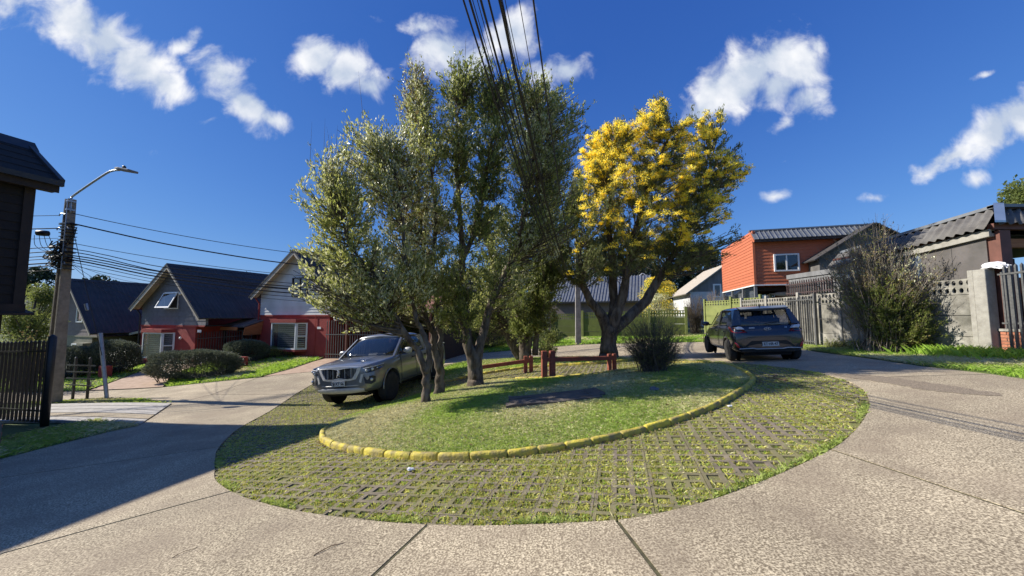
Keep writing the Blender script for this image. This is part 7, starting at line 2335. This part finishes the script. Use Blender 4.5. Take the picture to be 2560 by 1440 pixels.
def hedge(name, label, c, size, rz_, n, m_, seed, sm='twig', ll=.05, lw=.02, cat='hedge'):
    """clipped hedge: stems inside, leaves thick in the outer shell"""
    r = np.random.default_rng(seed)
    z0 = H(c[0], c[1])
    t = thing(name, (c[0], c[1], z0), rz_, label, cat)
    a, b, h = size
    U = r.normal(0, 1, (n, 3))
    U /= np.linalg.norm(U, axis=1)[:, None]
    p = .42
    P = U / ((np.abs(U) ** 3.2).sum(1) ** (1 / 3.2))[:, None]
    rad = 1 - np.abs(r.normal(0, .10, n))
    P = P * rad[:, None]
    lump = 1 + .10 * np.sin(P[:, 0] * a * 4 + seed) + .08 * np.sin(P[:, 1] * 5 + P[:, 2] * 4)
    C = np.c_[P[:, 0] * a * lump, P[:, 1] * b * lump, h * .55 + P[:, 2] * h * .48 * (1 + .06 * np.sin(P[:, 0] * a * 5 + seed))]
    C += r.normal(0, .03, C.shape)
    put('foliage', leaves_mesh('foliage', C, ll, lw, M[m_], .4, seed=seed, dirs=P * .8 + np.array([0, 0, .4])), t)
    k = 60
    A = np.c_[r.uniform(-.85, .85, k) * a, r.uniform(-.5, .5, k) * b, np.full(k, -.1)]
    E = A + np.c_[r.normal(0, .25, k), r.normal(0, .15, k), r.uniform(.6, .98, k) * h]
    s = np.linspace(0, 1, 5)
    V, F = tubes_np(A[:, None] + (E - A)[:, None] * s[None, :, None], np.full((k, 5), .014) * (1.2 - s)[None], 4)
    put('stems', npmesh('stems', V, F, M[sm]), t)
    return t


hedge('clipped_hedge', 'long clipped grey-green hedge on the corner in front of the grey gabled house', (-14.1, 16.75), (1.65, .62, 1.22), R(8), 30000, 'hedge_leaf', 51, ll=.075, lw=.032)
hedge('round_hedge', 'rounded grey-green hedge mound left of the big bay window', (-14.3, 20.2), (1.05, .8, 1.12), R(10), 16000, 'hedge_leaf', 52, ll=.08, lw=.034)
hedge('dark_hedge', 'shaded dark hedge behind the guy wire guard', (-20.1, 19.0), (1.05, .75, 1.55), R(-8), 20000, 'hedge_leaf', 53, ll=.085, lw=.036)
hedge('dark_hedge', 'shaded dark hedge just right of the utility pole', (-21.9, 18.3), (1.2, .8, 1.45), R(5), 20000, 'hedge_leaf', 54, ll=.085, lw=.036)
hedge('garden_bush', 'small green bush under the bay window of the white gabled house', (-12.9, 21.1), (.6, .4, .55), 0, 3200, 'leaf', 55)
hedge('garden_bush', 'small dark leafy bush between the round hedge and the bay window', (-13.6, 20.9), (.5, .4, .7), 0, 2600, 'leaf_dark', 56)
hedge('shade_hedge', 'dense dark shrub mass behind the pickup at the road edge', (-4.2, 21.4), (2.2, .9, 2.3), R(-5), 16000, 'leaf_dark', 57, ll=.09, lw=.04, cat='hedge')
hedge('shade_hedge', 'dark bush with yellow tints between the tree trunks beyond the road', (-1.4, 22.3), (1.4, .8, 1.7), R(-5), 9000, 'leaf_dark', 58, ll=.09, lw=.04, cat='hedge')
shrub('low_shrub', 'low leafy shrub at the foot of the multi-stemmed tree', (1.35, 15.2, H(1.35, 15.2)), [(1.4, 15.2, H(1.35, 15.2) + .5, .55, .4, .45, 1)], 70, 2600, .06, .028, [('leaf', 1), ('leaf_dark', 1)], 60, 'twig', .008, 'shrub')
shrub('low_shrub', 'low weedy shrub before the green wall left of the thin pole', (2.3, 22.4, H(2.3, 22.4)), [(2.3, 22.4, H(2.3, 22.4) + .5, .8, .5, .5, 1)], 70, 2600, .09, .04, [('leaf', 1), ('leaf_dark', 1)], 61, 'twig', .01, 'shrub')


def far_tree(name, label, x, y, z0, h, wd, m_, seed, n=9000, ll=.35, lw=.16, shape='round', trunk_h=.25, cat='tree', group=None, blossom=None):
    r = np.random.default_rng(seed)
    t = thing(name, (x, y, z0), 0, label, cat, group)
    part('trunk', MB().tube([(0, 0, -.5), (0, 0, h * .5), (.05 * h * r.normal() * .3, 0, h * .92)], [h * .028, h * .018, h * .004], 8), M['bark'], t, True)
    if shape == 'cone':
        u = r.uniform(0, 1, n)
        zz_ = h * (trunk_h + (1 - trunk_h) * (1 - np.sqrt(u)))
        rr_ = wd / 2 * (1 - (zz_ / h - trunk_h) / (1 - trunk_h)) * (.35 + .65 * np.abs(np.sin(zz_ * 6 / h * 3.1 + r.normal(0, .4, n)))) * r.uniform(.2, 1, n) ** .5
        a = r.uniform(0, 6.283, n)
        C = np.c_[rr_ * np.cos(a), rr_ * np.sin(a), zz_ - rr_ * .25]
        B = None
    else:
        nb_ = 26
        bl = []
        for i in range(nb_):
            a, q = r.uniform(0, 6.283), r.uniform(0, 1)
            zc = h * (trunk_h + .12 + (.80 - trunk_h) * q)
            rr_ = wd / 2 * .72 * math.sqrt(max(.05, 1 - (q * 1.7 - .75) ** 2)) * r.uniform(.4, 1)
            bl.append((rr_ * math.cos(a), rr_ * math.sin(a), zc, wd * .17, wd * .17, h * .10, 1))
        C, _ = in_blobs(bl, n, r, .4)
        k = 26
        E = np.array([b[:3] for b in bl])
        A = np.c_[np.zeros((k, 2)), E[:, 2] * .55]
        s = np.linspace(0, 1, 5)
        V, F = tubes_np(A[:, None] + (E - A)[:, None] * s[None, :, None], np.full((k, 5), h * .008) * (1.2 - s)[None], 4)
        put('limbs', npmesh('limbs', V, F, M['twig']), t)
    put('crown', leaves_mesh('crown', C, ll, lw, M[m_], .2, seed=seed), t)
    if blossom:
        C2 = C[r.integers(0, n, blossom)] * np.array([1.05, 1.05, 1.03])
        put('blossom', leaves_mesh('blossom', C2, ll * .8, lw, M['blossom'], .1, seed=seed + 3), t)
    return t


gT = 'tall dark trees far behind the green wall'
for i, (x, y, h, w_, sh) in enumerate([(6, 55, 14, 9, 'round'), (12.5, 52, 13, 8, 'round'), (18.5, 56, 14.5, 9, 'round'), (24, 60, 14, 10, 'round'), (29.5, 58, 12.5, 8, 'round'), (0, 56, 12, 10, 'round'), (-7, 52, 11, 9, 'round')]):
    far_tree('tall_tree', 'tall dark broadleaf tree of the row far behind the green wall', x, y, H(x, y) - .3, h, w_, 'conifer', 70 + i, 9000, .42, .2, sh, .15, group=gT)
gC = 'conifer tips showing above the grey ribbed roof'
for i, (x, y, h) in enumerate([(43.0, 62, 15.8), (47.5, 60, 14.9), (52.5, 63, 16.5), (50.2, 66, 16.2), (56.5, 61, 15.0), (57.5, 66, 15.8)]):
    far_tree('conifer_tree', 'dark conifer tip poking up above the grey ribbed roof', x, y, 0, h, 4.5, 'conifer', 90 + i, 2500, .5, .14, 'cone', .12, group=gC)
far_tree('mimosa_tree', 'small pale yellow blossoming tree behind the green wall', 11.6, 29.5, .3, 4.4, 3.6, 'leaf', 101, 6000, .12, .05, 'round', .15, blossom=6000)
far_tree('grey_shrub_tree', 'silvery green leafy tree right behind the green wall', 10.9, 27.6, .3, 3.0, 3.2, 'leaf_pale_glint', 102, 5000, .10, .035, 'round', .1)
shrub('bare_tree', 'reddish leafless shrub behind the green wall', (13.6, 27.6, .3), [(13.6, 27.6, 2.4, 1.0, .8, .9, 1)], 130, 900, .06, .02, 'dry_leaf', 103, 'twig', .014, 'shrub', foot=.4, kids=8)
shrub('bare_tree', 'pale leafless small tree in front of the white gabled house', (15.2, 28.2, .3), [(15.3, 28.2, 2.9, 1.1, .8, .8, 1)], 70, 0, .06, .02, 'dry_leaf', 104, 'pale_twig', .020, 'tree', foot=.2, kids=8)
far_tree('leafy_tree', 'tree top showing above the carport roof at the right edge', 15.9, 11.0, .9, 5.2, 2.2, 'leaf_dark', 105, 7000, .12, .055, 'round', .5)
far_tree('yellow_tree', 'bright yellow-green tree beyond the road seen between the trunks', -2.9, 25.5, -.4, 4.2, 3.2, 'leaf_yellow', 106, 7000, .11, .045, 'round', .2)
far_tree('leafy_tree', 'dense green tree behind the carport roof and the slim trunks', -8.0, 31.0, -.5, 6.0, 5.0, 'leaf_dark', 107, 8000, .22, .1, 'round', .2)
# behind the left pole
far_tree('yard_tree', 'dark drooping tree seen between the dark house and the pole', -24.5, 19.0, -1.6, 4.9, 2.8, 'leaf_dark', 108, 7000, .22, .035, 'round', .3)
shrub('red_shrub', 'reddish brown bush behind the black iron fence', (-20.2, 15.6, -1.45), [(-20.2, 15.6, 0.2, 1.0, .8, 1.0, 1)], 90, 3500, .07, .04, [('dry_leaf', 2), ('leaf_dark', 2)], 109, 'twig', .014, 'shrub', foot=.4)
gL = 'trees on the far hill at the left'
for i, (x, y, h, w_) in enumerate([(-104, 112, 10, 8), (-98, 118, 9, 9), (-92, 116, 11, 7), (-88, 118, 9, 7), (-78, 110, 11.5, 8), (-135, 105, 13, 12), (-120, 108, 11, 12)]):
    far_tree('hill_tree', 'dark tree on the skyline above the far left roofs', x, y, 3, h, w_, 'conifer', 120 + i, 1500, 1.2, .6, 'round', .1, group=gL)
# fallen leaves and dry bits on the paving, the road edge and the lawn
r = np.random.default_rng(77)
P = np.concatenate([scatter(ISA, 1300), scatter(PAVE_POLY, 900, excl=(ISA, ISB)), np.c_[r.normal(0, 1, (500, 2)) * .03 + np.array(ISA)[r.integers(35, len(ISA), 500)] * np.array([1.012, .985])]])
z = np.where(inside(P[:, 0], P[:, 1], ISA), hA(P[:, 0], P[:, 1]) + .03, HV(P[:, 0], P[:, 1]) + .004)
C = np.c_[P, z]
D = r.normal(0, 1, (len(P), 3)) * np.array([1, 1, .12])
put('fallen_leaves', leaves_mesh('fallen_leaves', C, .038, .018, M['dry_leaf'], 0, seed=9, dirs=D), kind='stuff')
# wooded hills in the distance
M['hill'] = mat('wooded_hill', (.020, .032, .020), (.045, .06, .038), scale=.12, detail=9, rough=1, bump=1, bscale=.2, bdist=3)
xs = np.linspace(-420, 420, 90)
V, F = [], []
for i, x in enumerate(xs):
    hgt = 11 + 5 * math.sin(x * .013 + 1) + 3 * math.sin(x * .041) + 1.2 * math.sin(x * .17) + (7 if x < -80 else 0) * min(1, (-80 - x) / 60 if x < -80 else 0)
    y = 260 + 30 * math.sin(x * .01)
    for (dy_, z) in ((-90, -4), (-40, hgt * .55), (0, hgt), (60, hgt * .9), (140, -4)):
        V.append((x, y + dy_, z + rng.normal(0, .25)))
F = [(i * 5 + k, (i + 1) * 5 + k, (i + 1) * 5 + k + 1, i * 5 + k + 1) for i in range(len(xs) - 1) for k in range(4)]
put('hills', npmesh('hills', np.array(V), np.array(F), M['hill'], True), kind='structure')
